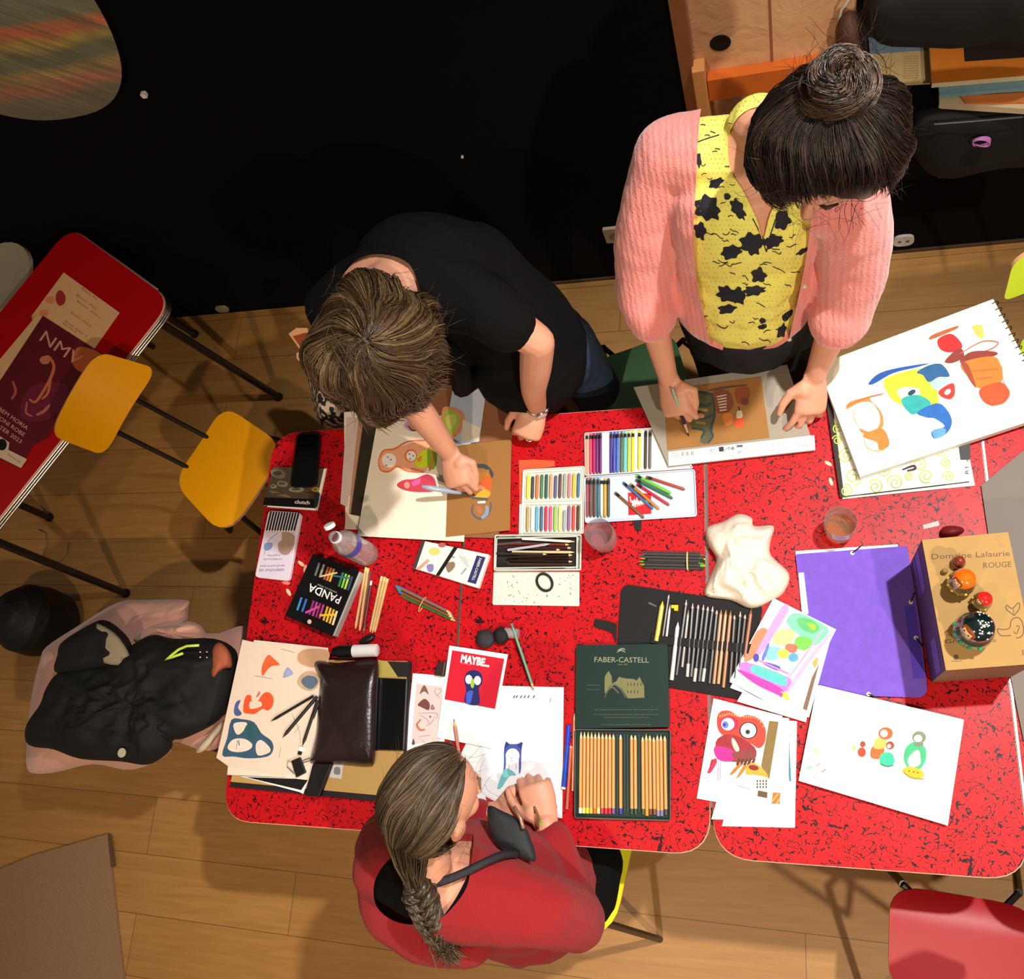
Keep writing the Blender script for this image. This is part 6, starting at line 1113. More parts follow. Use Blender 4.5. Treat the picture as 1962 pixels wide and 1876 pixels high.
def head(mb, c, f, u, k=1.0):
    f, u, s = frame(f, u); M3 = Matrix((f, s, u)).transposed(); c = Vector(c)
    def A(x, y, z): return c + (f * x + s * y + u * z) * k
    mb.ball(A(-.008, 0, .022), (.092 * k, .074 * k, .088 * k), SKIN, 14, M3); mb.ball(A(.026, 0, -.035), (.058 * k, .056 * k, .066 * k), SKIN, 12, M3); mb.ball(A(.048, 0, -.075), (.030 * k, .034 * k, .026 * k), SKIN, 10, M3)
    for e in (-1, 1):
        mb.ball(A(.052, .036 * e, -.028), (.026 * k, .022 * k, .026 * k), SKIN, 8, M3); mb.ball(A(.070, .026 * e, .014), (.012 * k, .024 * k, .008 * k), SKIN, 8, M3)
        mb.ball(A(-.004, .075 * e, -.010), (.018 * k, .007 * k, .030 * k), SKIN, 8, M3); mb.ball(A(-.010, .080 * e, .004), (.012 * k, .006 * k, .020 * k), SKIN, 8, M3)
    mb.tube([A(.078, 0, .012), A(.092, 0, -.010), A(.102, 0, -.028)], [.007 * k, .009 * k, .0125 * k], SKIN, 8); mb.ball(A(.100, 0, -.030), .0125 * k, SKIN, 8)
    for e in (-1, 1): mb.ball(A(.090, .010 * e, -.033), .008 * k, SKIN, 6)
    mb.ball(A(.080, 0, -.056), (.010 * k, .022 * k, .008 * k), SKIN, 8, M3)
    return A, M3
def face_parts(t, A, M3, k, brow):
    for e in (-1, 1):
        q = MB(); q.ball(A(.072, .031 * e, -.002), (.011 * k,) * 3, M(236, 230, 224, .2), 8); q.build('eye', parent=t, smooth=True)
        q = MB(); q.ball(A(.0815, .031 * e, -.004), (.003 * k, .005 * k, .005 * k), M(60, 40, 26, .2), 6, M3); q.build('iris', parent=t, smooth=True)
        q = MB(); q.tube([A(.078, .014 * e, .020), A(.083, .03 * e, .025), A(.072, .046 * e, .020)], [.003, .0035, .002], brow, 6); q.build('eyebrow', parent=t, smooth=True)
    q = MB(); q.tube([A(.083, -.022, -.057), A(.0915, 0, -.053), A(.083, .022, -.057)], [.002, .0055, .002], M(186, 90, 84, .4), 8); q.build('lips', parent=t, smooth=True)
LAST = []
def hand(mb, w, d, up, thumb, curl=(.5, .5, .4), spread=.1, tc=.3, k=1.0, per=None):
    d = Vector(d).normalized(); up = Vector(up); up = (up - d * up.dot(d)).normalized(); s = d.cross(up) * (1 if d.cross(up).dot(Vector(thumb)) > 0 else -1); w = Vector(w); LAST.clear()
    mb.tube([w - d * .012, w + d * .02, w + d * .05, w + d * .082, w + d * .09], [x * k for x in (.027, .033, .040, .041, .034)], SKIN, 14, flat=(up, .48))
    mb.ball(w + d * .035 + s * .022, (.02 * k,) * 3, SKIN, 8)
    ends = []
    for i in range(4):
        L = (.070, .078, .072, .058)[i] * k; b = w + d * (.084, .088, .084, .076)[i] * k + s * (.029 - .0193 * i) * k
        dd = (d + s * spread * (1.5 - i)).normalized(); ax = dd.cross(up); pts = [b - dd * .012, b]; c_ = per[i] if per else curl
        for j, (cu, fr) in enumerate(zip(c_, (.45, .31, .24))):
            dd = Matrix.Rotation(-cu if (Matrix.Rotation(-.3, 3, ax) @ dd).dot(up) < dd.dot(up) else cu, 3, ax) @ dd; pts.append(pts[-1] + dd * L * fr)
        mb.tube(pts, [x * k for x in (.0095, .0098, .0088, .0082, .0066)], SKIN, 10)
        for p_, r in zip(pts[1:], (.0102, .0090, .0084, .0066)): mb.ball(p_, r * k, SKIN, 6)
        ends.append((pts[-1], dd)); LAST.append(pts)
    b = w + d * .022 * k + s * .024 * k; t1 = (d * .55 + s * .75 - up * .25).normalized(); t2 = (d * .95 + s * (.3 - tc) - up * .25).normalized(); t3 = (d * 1 - s * tc - up * .2).normalized()
    p1 = b + t1 * .034 * k; p2 = p1 + t2 * .032 * k; p3 = p2 + t3 * .024 * k; mb.tube([b, p1, p2, p3], [x * k for x in (.016, .0125, .0105, .0078)], SKIN, 10); mb.ball(p3, .0078 * k, SKIN, 6); mb.ball(p1, .0128 * k, SKIN, 6); mb.ball(p2, .0106 * k, SKIN, 6)
    ends.append((p3, t3)); return ends, up
def nails(t, ends, up):
    for p, d in ends:
        q = MB(); n = (up - d * up.dot(d)).normalized(); q.ball(p + n * .0052 - d * .002, (.0055, .0042, .0016), M(226, 176, 158, .25), 6, Matrix((d, d.cross(n), n)).transposed()); q.build('fingernail', parent=t, smooth=True)
# ---- hair
def hair_cols(a, b, c): return [M(*a, .38, var=.15, scale=80), M(*b, .36, var=.15, scale=80), M(*c, .34, var=.15, scale=80)]
def tri_tube(mb, pts, r, m):
    n = len(pts); vs = []; u = None
    for i, p in enumerate(pts):
        t = (pts[min(i + 1, n - 1)] - pts[max(i - 1, 0)]).normalized()
        if u is None: u = t.orthogonal().normalized()
        u = (u - t * u.dot(t)); u = u.normalized() if u.length > 1e-6 else t.orthogonal().normalized(); w = t.cross(u); rr = r * (1 if i < n - 2 else .6 if i == n - 2 else .15)
        for k in range(3):
            a = k * 2.0944; vs.append(p + (u * math.cos(a) + w * math.sin(a)) * rr)
    b = len(mb.v); mb.v += vs; mi = mb.mid(m)
    for i in range(n - 1):
        for k in range(3): mb.f.append([b + i * 3 + k, b + i * 3 + (k + 1) % 3, b + i * 3 + 3 + (k + 1) % 3, b + i * 3 + 3 + k]); mb.mi.append(mi)
def hair_shell(mb, c, rad, M3, pole, face, fang, cols, n=3000, r=.0009, phi0=.02, phimax=2.6, lift=.012, clump=.014, freq=9, swirl=.4, steps=12, droop=0, tail=0, seed=1, frizz=0, cones=(), root=None, tousle=0, mixr=.35, ts=9, az=.35):
    """strands that run from a pole over an ellipsoid until they reach the face cone"""
    rd = random.Random(seed); pole = Vector(pole).normalized(); e1 = pole.orthogonal().normalized(); e2 = pole.cross(e1); c = Vector(c); face = Vector(face).normalized(); ca = math.cos(fang)
    iM = M3.transposed()
    def surf(d, h): 
        l = iM @ d; return c + d * (1 / math.sqrt((l.x / rad[0]) ** 2 + (l.y / rad[1]) ** 2 + (l.z / rad[2]) ** 2) + h)
    def dirn(th, ph): return pole * math.cos(ph) + (e1 * math.cos(th) + e2 * math.sin(th)) * math.sin(ph)
    def limit(th):
        ph = phi0
        while ph < phimax and dirn(th, ph).dot(face) < ca and not any(dirn(th, ph).dot(a_) > b_ for a_, b_ in cones): ph += .04
        return ph
    G = 48; lims = [limit(2 * math.pi * k / G) for k in range(G)]
    vs = []; K = 14
    for k in range(K + 1):
        for g in range(G): vs.append(surf(dirn(2 * math.pi * g / G, max(.001, lims[g] * .985 * k / K)), -.004))
    mb.add(vs, [[k * G + g, (k + 1) * G + g, (k + 1) * G + (g + 1) % G, k * G + (g + 1) % G] for k in range(K) for g in range(G)], cols[0])
    for s_ in range(n):
        th = rd.uniform(0, 2 * math.pi); g = th / 2 / math.pi * G; L1 = lims[int(g) % G] * (1 - (g % 1)) + lims[(int(g) + 1) % G] * (g % 1)
        a0 = phi0 if rd.random() < .45 else rd.uniform(phi0, L1 * .7); a0 = a0 + (rd.uniform(0, .3) if a0 == phi0 and tousle > .015 else 0); a1 = L1 * (rd.uniform(.82, 1.05 + .06 * pnoise(Vector((th * 3, seed, 1)))) if rd.random() < .7 else rd.uniform(.5, .95))
        if a1 <= a0 + .2: a1 = a0 + .3
        h0 = rd.uniform(-.002, lift); pts = []; tw = swirl * (1 if th < 7 else 1); jit = rd.uniform(-.05, .05)
        for k in range(steps):
            t = k / (steps - 1); ph = a0 + (a1 - a0) * t; nn = pnoise(Vector((math.cos(th) * 1.6 * freq / 6, math.sin(th) * 1.6 * freq / 6, ph * .8 + seed)))
            n2 = pnoise(Vector((math.cos(th) * freq, math.sin(th) * freq, ph * 1.5 + seed))); th2 = th + tw * ph + nn * az * math.sin(min(1.5, ph)) + jit * t
            p = surf(dirn(th2, ph), h0 + clump * n2 + .006 * nn)
            if frizz: p = p + noise_vector(p * 28 + Vector((s_ % 17, 0, 0))) * frizz * t
            if droop: p = p + Vector((0, 0, -droop * max(0, ph - 1.3) ** 2))
            if tousle: p = p + noise_vector(p * ts + Vector((seed, 0, 0))) * tousle * min(1, ph + (.5 if tousle > .015 else 0))
            pts.append(p)
        if root is not None:
            j_ = Vector(root) + noise_vector(pts[0] * 60) * .012 + e1 * (.014 * math.cos(th)) + e2 * (.014 * math.sin(th)); k_ = min(3, len(pts) - 1) if a0 > .5 else 0
            if a0 < .9: pts = [j_, j_.lerp(pts[0], .5) + (pts[0] - c).normalized() * .006] + pts
        if tail:
            d = (pts[-1] - pts[-2]).normalized()
            for k in range(3): d = (d + Vector((0, 0, -.35)) + noise_vector(pts[-1] * 20) * .25).normalized(); pts.append(pts[-1] + d * tail * rd.uniform(.2, .5))
        w = .6 * pnoise(Vector((math.cos(th) * freq * 1.4, math.sin(th) * freq * 1.4, seed))) + rd.uniform(-mixr, mixr)
        tri_tube(mb, pts, r * rd.uniform(.7, 1.4), cols[0 if w < -.15 else 1 if w < .22 else 2])
    return surf
def flyaways(mb, surf_c, R0, m, n, seed, r=.0005, pole=(0, 0, 1)):
    rd = random.Random(seed)
    for _ in range(n):
        d = Vector((rd.gauss(0, 1), rd.gauss(0, 1), rd.gauss(.2, 1))).normalized(); p = Vector(surf_c) + d * R0; t = d.cross(Vector((rd.gauss(0, 1), rd.gauss(0, 1), rd.gauss(0, 1)))).normalized(); pts = [p]
        for k in range(7): t = (t + noise_vector(p * 30) * .5 + d * .10).normalized(); p = p + t * .009; pts.append(p)
        tri_tube(mb, pts, r, m)
# ================================================================ woman with the bun (standing, right)
JEANS_K = M(16, 17, 22, .8, var=.1, bump=.2, bs=200)
B = thing('person', 'woman in pink cardigan and yellow floral blouse with dark bun standing and drawing', 'person', (-.06, 1.08, 0), 'people drawing at the red tables')
hB = P(1584, 292, 1.555); fB, uB, sB = frame((-.36, -.76, -.55), (-.1, -.5, .8))
shL, shR = P(1283, 300, 1.35), P(1628, 392, 1.31); nkB = P(1452, 238, 1.43)
peB = Vector((-.075, 1.125, .90)); waB = Vector((-.06, 1.12, 1.07)); chB = Vector((-.035, 1.125, 1.25)); tn = Vector((.15, -.9, .25)).normalized()
elL, wrL = P(1232, 540, 1.07), P(1281, 728, .845); elR, wrR = P(1624, 560, 1.05), P(1561, 722, .845)
def torsoB(mb, g, m, lo=0):
    pts = [peB, waB, chB, (shL + shR) / 2 * .5 + chB * .0 + nkB * .5 - Vector((0, 0, .05)), nkB]; pts = pts[lo:]
    r = [.145 + g, .130 + g, .155 + g, .125 + g, .052 + g * .5][lo:]
    limb(mb, pts, r, m, flat=(tn, .66), n=20); limb(mb, [shL.lerp(nkB, .04), (shL + shR) / 2 + Vector((.0, .03, .02)), shR.lerp(nkB, .04)], [.052 + g, .07 + g, .052 + g], m)
q = MB(); torsoB(q, 0, SKIN)
limb(q, [nkB - Vector((0, 0, .03)), nkB.lerp(hB, .5), hB - uB * .03 - fB * .03], [.052, .050, .052])
AB, MB3 = head(q, hB, fB, uB)
limb(q, [shL, shL.lerp(elL, .5) + Vector((-.012, 0, 0)), elL], [.050, .044, .037]); limb(q, [elL, elL.lerp(wrL, .35), wrL], [.037, .036, .0235])
limb(q, [shR, shR.lerp(elR, .5) + Vector((.012, 0, 0)), elR], [.050, .044, .037]); limb(q, [elR, elR.lerp(wrR, .35), wrR], [.037, .036, .0235])
for e in (-1, 1): limb(q, [peB + Vector((.085 * e, .01, -.05)), Vector((-.07 + .09 * e, 1.12, .48)), Vector((-.07 + .10 * e, 1.13, .09)), Vector((-.07 + .1 * e, 1.10, .045))], [.078, .058, .038, .036]); limb(q, [Vector((-.07 + .1 * e, 1.14, .04)), Vector((-.07 + .115 * e, .99, .03))], [.034, .026])
# drawing hand grips a pen, other hand steadies the pad
hd1 = (P(1302, 800, .795) - wrL).normalized(); e1, u1 = hand(q, wrL, hd1, (-.35, -.25, .9), (1, .3, 0), tc=.5, per=[(.75, .75, .4), (.85, .9, .6), (1.0, 1.1, .8), (1.1, 1.2, .9)])
hd2 = (P(1550, 800, .782) - wrR).normalized(); e2, u2 = hand(q, wrR, hd2, (.45, -.3, .85), (-1, -.1, 0), spread=.14, tc=-.12, per=[(.35, .3, .2), (.4, .4, .3), (.45, .6, .5), (.5, .7, .6)])
organic('body', q, B, .0038, SKIN, 3); face_parts(B, AB, MB3, 1, M(40, 26, 20, .6)); nails(B, e2, u2)
for e in (-1, 1):
    q = MB(); q.tube([(-.07 + .1 * e, 1.17, .045), (-.07 + .11 * e, 1.06, .045), (-.07 + .118 * e, .97, .032)], [.042, .044, .032], BLACK, 14, flat=(Vector((0, 0, 1)), .9)); q.build('shoe', parent=B, smooth=True)
q = MB(); limb(q, [peB + Vector((0, 0, .07)), peB, peB - Vector((0, 0, .1))], [.156, .166, .160], JEANS_K, flat=(Vector((0, 1, 0)), .68), n=20)
for e in (-1, 1): limb(q, [peB + Vector((.085 * e, .01, -.08)), Vector((-.07 + .09 * e, 1.12, .48)), Vector((-.07 + .10 * e, 1.13, .11))], [.090, .072, .06], JEANS_K)
organic('trousers', q, B, .008, JEANS_K, 5, disp=.004, dscale=.07)
# blouse
BLO = M(226, 222, 108, .75, var=.05, scale=30, bump=.15, bs=60)
q = MB(); torsoB(q, .012, BLO, 1); limb(q, [peB + Vector((0, 0, .05)), peB + Vector((0, 0, .12))], [.162, .156], BLO, flat=(tn, .68), n=20)
limb(q, [shL, shL.lerp(elL, .5)], [.06, .055], BLO); limb(q, [shR, shR.lerp(elR, .5)], [.06, .055], BLO)
bl = organic('blouse', q, B, .006, BLO, 4, disp=.007, dscale=.06, cuts=[cutter([(1425, 215, 1.43), (1396, 262, 1.40), (1400, 325, 1.36), (1425, 368, 1.33), (1450, 420, 1.29), (1462, 458, 1.26), (1476, 410, 1.29), (1500, 370, 1.33), (1540, 300, 1.38), (1550, 240, 1.42), (1480, 205, 1.44)], -.14, .08)])
# black leaf print laid into the blouse surface
bv = BVHTree.FromPolygons([v.co + worldloc(bl) for v in bl.data.vertices], [p.vertices[:] for p in bl.data.polygons])
CAM = Vector((0, 0, H))
def project(mb, px, bvh, off, m, sub=3):
    pts = [Vector(p) for p in px]; n = len(pts); c = sum(pts, Vector((0, 0))) / n; rings = [[c]] + [[c.lerp(p, (k + 1) / sub) for p in pts] for k in range(sub)]; vs = []
    for rg in rings:
        for p in rg:
            hit = bvh.ray_cast(CAM, ray(p.x, p.y).normalized())
            if hit[0] is None: return
            vs.append(hit[0] + (hit[1] if hit[1].dot(ray(p.x, p.y)) < 0 else -hit[1]) * off)
    if max(v.z for v in vs) - min(v.z for v in vs) > .12: return
    fs = [[0, 1 + i, 1 + (i + 1) % n] for i in range(n)]
    for k in range(sub - 1): fs += [[1 + k * n + i, 1 + (k + 1) * n + i, 1 + (k + 1) * n + (i + 1) % n, 1 + k * n + (i + 1) % n] for i in range(n)]
    mb.add(vs, fs, m)
A3 = aff(1150, 0, .4139, .4138)
INKB = M(16, 22, 34, .7)
pr = MB()
def leaf(cx, cy, L, Wd, rot, nb=14, seed=0):
    rd = random.Random(seed + int(cx)); o = []; ph_ = rd.uniform(0, 6)
    for k in range(nb * 2):
        t = 2 * math.pi * k / (nb * 2); r = 1 + (.17 if L > 30 else .05) * math.cos((5 if L < 45 else 7) * t + ph_) + rd.uniform(-.06, .06); o.append((L * math.cos(t) * r, Wd * math.sin(t) * r * (1 - .25 * math.cos(t))))
    c, s = math.cos(math.radians(rot)), math.sin(math.radians(rot)); return A3([(cx + x * c - y * s, cy + x * s + y * c) for x, y in o])
for cx, cy, L, Wd, rot in [(500, 965, 62, 52, 40), (465, 1070, 40, 26, 80), (520, 535, 36, 20, -10), (455, 740, 34, 14, 80), (640, 970, 52, 26, 60), (540, 845, 36, 20, -30), (845, 1020, 36, 44, 10), (700, 1130, 52, 46, 60), (800, 1115, 48, 30, -10), (610, 1165, 48, 30, -15), (742, 1105, 24, 20, 60), (735, 1275, 34, 34, 20), (590, 1362, 48, 34, 20), (640, 1370, 40, 32, 60), (715, 1345, 50, 22, -6), (590, 1430, 42, 20, -10), (752, 1484, 15, 13, 0), (590, 1600, 44, 14, -50), (570, 1640, 44, 26, -20), (840, 1530, 34, 18, -70), (940, 1160, 36, 10, -30), (590, 910, 16, 16, 0), (520, 1620, 16, 10, 0), (960, 990, 30, 12, 80)]:
    project(pr, leaf(cx, cy, L, Wd, rot), bv, .0012, INKB)
rd = random.Random(3)
def squig(pts, w, m=INKB):
    q_ = cat_rom([Vector(p) for p in A3(pts)], 4); L_ = []
    for i in range(len(q_)):
        d = (q_[min(i + 1, len(q_) - 1)] - q_[max(i - 1, 0)]).normalized(); n_ = Vector((-d.y, d.x)) * w * .5; row = []
        for p in (q_[i] + n_, q_[i] - n_):
            h = bv.ray_cast(CAM, ray(p.x, p.y).normalized())
            if h[0] is None: return
            row.append(h[0] + (h[1] if h[1].dot(ray(p.x, p.y)) < 0 else -h[1]) * .0014)
        L_.append(row)
    pr.add([v for r_ in L_ for v in r_], [[2 * i, 2 * i + 1, 2 * i + 3, 2 * i + 2] for i in range(len(L_) - 1)], m)
for k in range(44):
    x, y = rd.uniform(460, 930), rd.uniform(1040, 1620); a = rd.uniform(-.6, .6); L_ = rd.uniform(18, 44)
    squig([(x, y), (x + L_ * .5, y + L_ * .5 * math.sin(a) + rd.uniform(-9, 9)), (x + L_, y + L_ * math.sin(a)), (x + L_ * 1.3, y + L_ * math.sin(a) + rd.uniform(-12, 12))], 1.6)
for k in range(26): x, y = rd.uniform(450, 640), rd.uniform(480, 1040); squig([(x, y), (x + 12, y + rd.uniform(-8, 8)), (x + 24, y + rd.uniform(-9, 9))], 1.5)
squig([(772, 1165), (776, 1300), (772, 1480), (766, 1640)], 2.2); squig([(706, 1010), (740, 1080), (770, 1165)], 2); squig([(820, 990), (790, 1080), (770, 1165)], 2); squig([(450, 658), (500, 640), (552, 625)], 2)
DOT = M(150, 150, 60, .8)
for i in range(24):
    for j in range(52):
        x, y = 455 + i * 20 + (j % 2) * 10, 470 + j * 22
        if rd.random() < .75: project(pr, A3(ell(x, y, 2.2, 2.2, 0, 5)), bv, .0010, DOT, 1)
# join the print into the blouse mesh
ow = worldloc(bl); bm = bmesh.new(); bm.from_mesh(bl.data); base_m = len(bl.data.materials)
mi = [];
for m_ in pr.mats: bl.data.materials.append(m_); mi.append(len(bl.data.materials) - 1)
nv = [bm.verts.new(v - ow) for v in pr.v]
for f_, k in zip(pr.f, pr.mi):
    try: fc = bm.faces.new([nv[i] for i in f_]); fc.material_index = mi[k]; fc.smooth = True
    except ValueError: pass
bm.to_mesh(bl.data); bm.free()
# cardigan
def mk_knit(c1, c2, name, scale=150):
    m, n, l, i = newmat(name, .9); v = objvec(n, l); w = tex(n, l, 'Wave', v, Scale=scale / 6, Distortion=2.5, Detail=1, Detail__Scale=3); w.wave_type = 'BANDS'; w.bands_direction = 'X'
    nz = tex(n, l, 'Noise', v, Scale=scale * 2.5, Detail=2); l.new(mixc(n, l, nz.outputs['Fac'], c1, c2), i['Base Color'])
    h = math_(n, l, 'ADD', math_(n, l, 'MULTIPLY', w.outputs['Fac'], .7), nz.outputs['Fac']); bp = n.new('ShaderNodeBump'); bp.inputs['Strength'].default_value = .5; bp.inputs['Distance'].default_value = .004; l.new(h, bp.inputs['Height']); l.new(bp.outputs[0], i['Normal']); i['Sheen Weight'].default_value = .4; return m
PINK = mk_knit((206, 112, 108), (232, 146, 140), 'pink_cable_knit')
q = MB(); torsoB(q, .026, PINK, 1); limb(q, [peB + Vector((0, .01, .06)), waB], [.186, .168], PINK, flat=(tn, .68), n=22)
cuL, cuR = P(1250, 612, 1.0), P(1606, 618, .99)
limb(q, [shL, shL.lerp(elL, .5) + Vector((-.014, 0, 0)), elL, elL.lerp(cuL, .9)], [.074, .070, .066, .062], PINK); limb(q, [shR, shR.lerp(elR, .5) + Vector((.012, 0, 0)), elR, elR.lerp(cuR, .9)], [.074, .070, .068, .066], PINK)
organic('cardigan', q, B, .007, PINK, 4, disp=.008, dscale=.09, cuts=[cutter([(1400, 150, 1.44), (1350, 188, 1.42), (1338, 260, 1.38), (1334, 340, 1.33), (1329, 450, 1.24), (1335, 540, 1.14), (1352, 620, 1.04), (1366, 700, .95), (1368, 800, .72), (1497, 800, .72), (1500, 700, .95), (1514, 640, 1.0), (1540, 520, 1.14), (1553, 430, 1.24), (1560, 340, 1.32), (1550, 240, 1.40), (1520, 160, 1.45)], -.3, .12)])
CV = bpy.context.view_layer.objects; cvo = [o_ for o_ in B.children if o_.name.startswith('cardigan')][0]; cbv = BVHTree.FromPolygons([v.co + worldloc(cvo) for v in cvo.data.vertices], [p.vertices[:] for p in cvo.data.polygons])
# buttons
for px, py, z in [(1541, 548, 1.02), (1516, 602, .98), (1512, 650, .95), (1508, 684, .93)]:
    hit_ = cbv.ray_cast(CAM, ray(px, py).normalized())
    if hit_[0] is None: continue
    q = MB(); q.ball(hit_[0], (.006, .006, .004), M(206, 196, 180, .2, coat=1), 8); q.build('button', parent=B, smooth=True)
# hair and bun
HB = hair_cols((20, 15, 13), (34, 25, 21), (56, 42, 34)); HBB = hair_cols((34, 24, 19), (54, 40, 31), (84, 65, 50)); q = MB(); bunC = next((P(1606, 168, 1.9 - k_ * .004) for k_ in range(200) if (P(1606, 168, 1.9 - k_ * .004) - hB).length < .140), P(1606, 168, 1.62))
hair_shell(q, hB + uB * .012 - fB * .014, (.110, .118, .112), MB3, (bunC - hB), fB * .96 - uB * .20, .95, HB, n=4800, r=.0008, lift=.012, clump=.010, swirl=.35, seed=3, frizz=.006, freq=7, tousle=.010, ts=14)
def bun(mb, c, ax, R0, r0, cols, n=1100, seed=5):
    rd = random.Random(seed); ax = Vector(ax).normalized(); e1 = ax.orthogonal().normalized(); e2 = ax.cross(e1); mb.ball(c, (R0 * .9, R0 * .9, r0 * .95), cols[0], 14, Matrix((e1, e2, ax)).transposed())
    for s_ in range(n):
        th = rd.uniform(0, 6.28); b0 = rd.uniform(-.4, 2.6); pts = []; rr = rd.uniform(.95, 1.10); dr = rd.uniform(.15, .5)
        for k in range(12):
            t = k / 11; a = th + t * 2.0; b = b0 + t * dr * 2; R1 = R0 * (.52 + .14 * pnoise(Vector((th, b0, 7)))) * .8; w = 1 + .30 * pnoise(Vector((math.cos(b * 2 + th) * 1.5, math.sin(b * 2 + th) * 1.5, a * .5)))
            d = e1 * math.cos(a) + e2 * math.sin(a); pts.append(c + d * (R1 + r0 * .72 * math.cos(b) * rr * w) + ax * r0 * math.sin(b) * rr * w + noise_vector((c + d * R1) * 22 + Vector((b, 0, 0))) * .010)
        w_ = pnoise(Vector((b0 * 2.5, th * .7, 2))) + rd.uniform(-.3, .3); tri_tube(mb, pts, .0011 * rd.uniform(.7, 1.3), cols[0 if w_ < -.12 else 1 if w_ < .15 else 2])
bun(q, bunC, (bunC - hB).normalized() * .6 + Vector((-.1, -.5, .9)) * .6, .058, .040, HBB, n=1500)
flyaways(q, hB, .118, HB[1], 150, 4, r=.0003); flyaways(q, bunC, .07, HB[1], 90, 6, r=.00035)
for k in range(16):
    p = AB(.05 + .02 * R.random(), R.choice([-1, 1]) * (.05 + .03 * R.random()), .04 + .05 * R.random()); pts = [p]; d = Vector((R.uniform(-.3, .3), -.3, -.9))
    for j in range(9): d = (d + noise_vector(p * 40) * .9).normalized(); p = p + d * .008; pts.append(p)
    tri_tube(q, pts, .0005, HB[1])
q.build('hair', parent=B, smooth=True)
# pen in her hand
t = thing('pen', 'dark patterned brush pen held by the woman in the pink cardigan', 'pen', P(1303, 790, .79)); pa, pb = P(1320, 836, zp + .002), P(1288, 744, .865); d = pb - pa
q = MB(); q.tube([pa + d * .27, pa + d * .62], .0048, M(44, 30, 46, .3, var=.5, scale=160), 12); q.build('barrel', parent=t, smooth=.8); q = MB(); q.tube([pa + d * .08, pa + d * .27], [.0022, .0045], M(206, 190, 170, .25, metal=.6), 12); q.build('ferrule', parent=t, smooth=.8)
q = MB(); q.tube([pa, pa + d * .08], [.0006, .0021], BLACK, 8); q.build('nib', parent=t, smooth=.8); q = MB(); q.tube([pa + d * .62, pb], [.0044, .003], M(150, 176, 160, .3), 12); q.build('end', parent=t, smooth=.8)
# ================================================================ short haired woman leaning over (left)
A = thing('person', 'woman with short brown hair in a black top bending over her drawing', 'person', (-.6, 1.08, 0), 'people drawing at the red tables')
hA = P(734, 678, 1.40); fA, uA, sA = frame((.10, -.42, -.9), (.0, -.9, .42))
nkA = P(735, 560, 1.35); upA = P(800, 520, 1.27); miA = P(895, 540, 1.13); peA = P(992, 650, .90); hpA = P(1010, 700, .835)
saL, saR = P(640, 590, 1.28), P(930, 590, 1.26); tA = Vector((.1, .35, .93)).normalized()
eaR, waR = P(1030, 655, 1.15), P(1029, 778, .828); eaL, waL = P(790, 770, 1.02), P(862, 868, .835)
def torsoA(mb, g, m):
    limb(mb, [peA, miA, upA, nkA + Vector((.0, .0, -.02))], [.135 + g, .125 + g, .145 + g, .075 + g], m, flat=(tA, .72), n=20)
    limb(mb, [saL, upA.lerp(nkA, .45) + Vector((0, 0, -.01)), saR], [.055 + g, .09 + g, .055 + g], m)
q = MB(); torsoA(q, 0, SKIN); limb(q, [upA.lerp(nkA, .5), nkA, hA - uA * .06 - fA * .02], [.07, .056, .052]); AA, MA3 = head(q, hA, fA, uA)
limb(q, [saR, saR.lerp(eaR, .5), eaR], [.050, .045, .039]); limb(q, [eaR, eaR.lerp(waR, .35) + Vector((0, -.01, .015)), eaR.lerp(waR, .72) + Vector((0, -.015, .03)), waR], [.039, .038, .031, .026]); limb(q, [saL, saL.lerp(eaL, .5), eaL], [.05, .044, .037]); limb(q, [eaL, eaL.lerp(waL, .35), waL], [.037, .036, .025])
fa = peA + Vector((0, .0, -.02))
for e in (-1, 1): limb(q, [fa + Vector((.07 * e, .03, -.05)), Vector((fa.x + .09 * e, 1.10, .48)), Vector((fa.x + .1 * e, 1.12, .09))], [.062, .055, .038]); limb(q, [Vector((fa.x + .1 * e, 1.13, .04)), Vector((fa.x + .11 * e, .98, .03))], [.034, .026])
hd3 = (P(1003, 846, .772) - waR).normalized(); e3, u3 = hand(q, waR, hd3, (.25, -.35, .9), (-1, -.2, 0), tc=.1, per=[(1.0, 1.2, .8), (.95, 1.3, .9), (1.0, 1.3, .9), (1.05, 1.2, .8)])
RG = [Vector(v_) for v_ in LAST[2][:3]]
hd4 = (P(880, 930, .80) - waL).normalized(); e4, u4 = hand(q, waL, hd4, (-.2, -.35, .9), (1, .15, 0), tc=.4, per=[(.7, .9, .4), (.8, 1.0, .6), (.9, 1.1, .8), (1.0, 1.2, .8)])
organic('body', q, A, .0038, SKIN, 3); face_parts(A, AA, MA3, 1, M(90, 66, 44, .6))
BLK = M(9, 9, 10, .9, var=.08, bump=.3, bs=260, spec=.15)
q = MB(); torsoA(q, .014, BLK); limb(q, [hpA + Vector((.0, .02, .0)), peA + Vector((0, .01, 0)), miA], [.160, .160, .142], BLK, flat=(tA, .72), n=20)
limb(q, [saR, saR.lerp(eaR, .42)], [.070, .066], BLK); limb(q, [saL, saL.lerp(eaL, .42)], [.070, .066], BLK)
organic('black_top', q, A, .007, BLK, 5, disp=.008, dscale=.12, cuts=[cutter([(650, 560, 1.36), (664, 512, 1.37), (700, 490, 1.38), (745, 489, 1.38), (784, 506, 1.36), (802, 545, 1.35), (808, 600, 1.35), (790, 680, 1.35), (700, 690, 1.35), (650, 640, 1.35)], -.3, .075)])
q = MB(); q.tube([P(858, 660, 1.18), P(880, 690, 1.12), P(886, 740, 1.02), P(940, 700, 1.0), P(985, 655, 1.02)], [.012, .02, .03, .03, .02], BLK, 10, flat=(Vector((0, 0, 1)), .4)); q.build('hanging_front', parent=A, smooth=True, label='loose front of the black top')
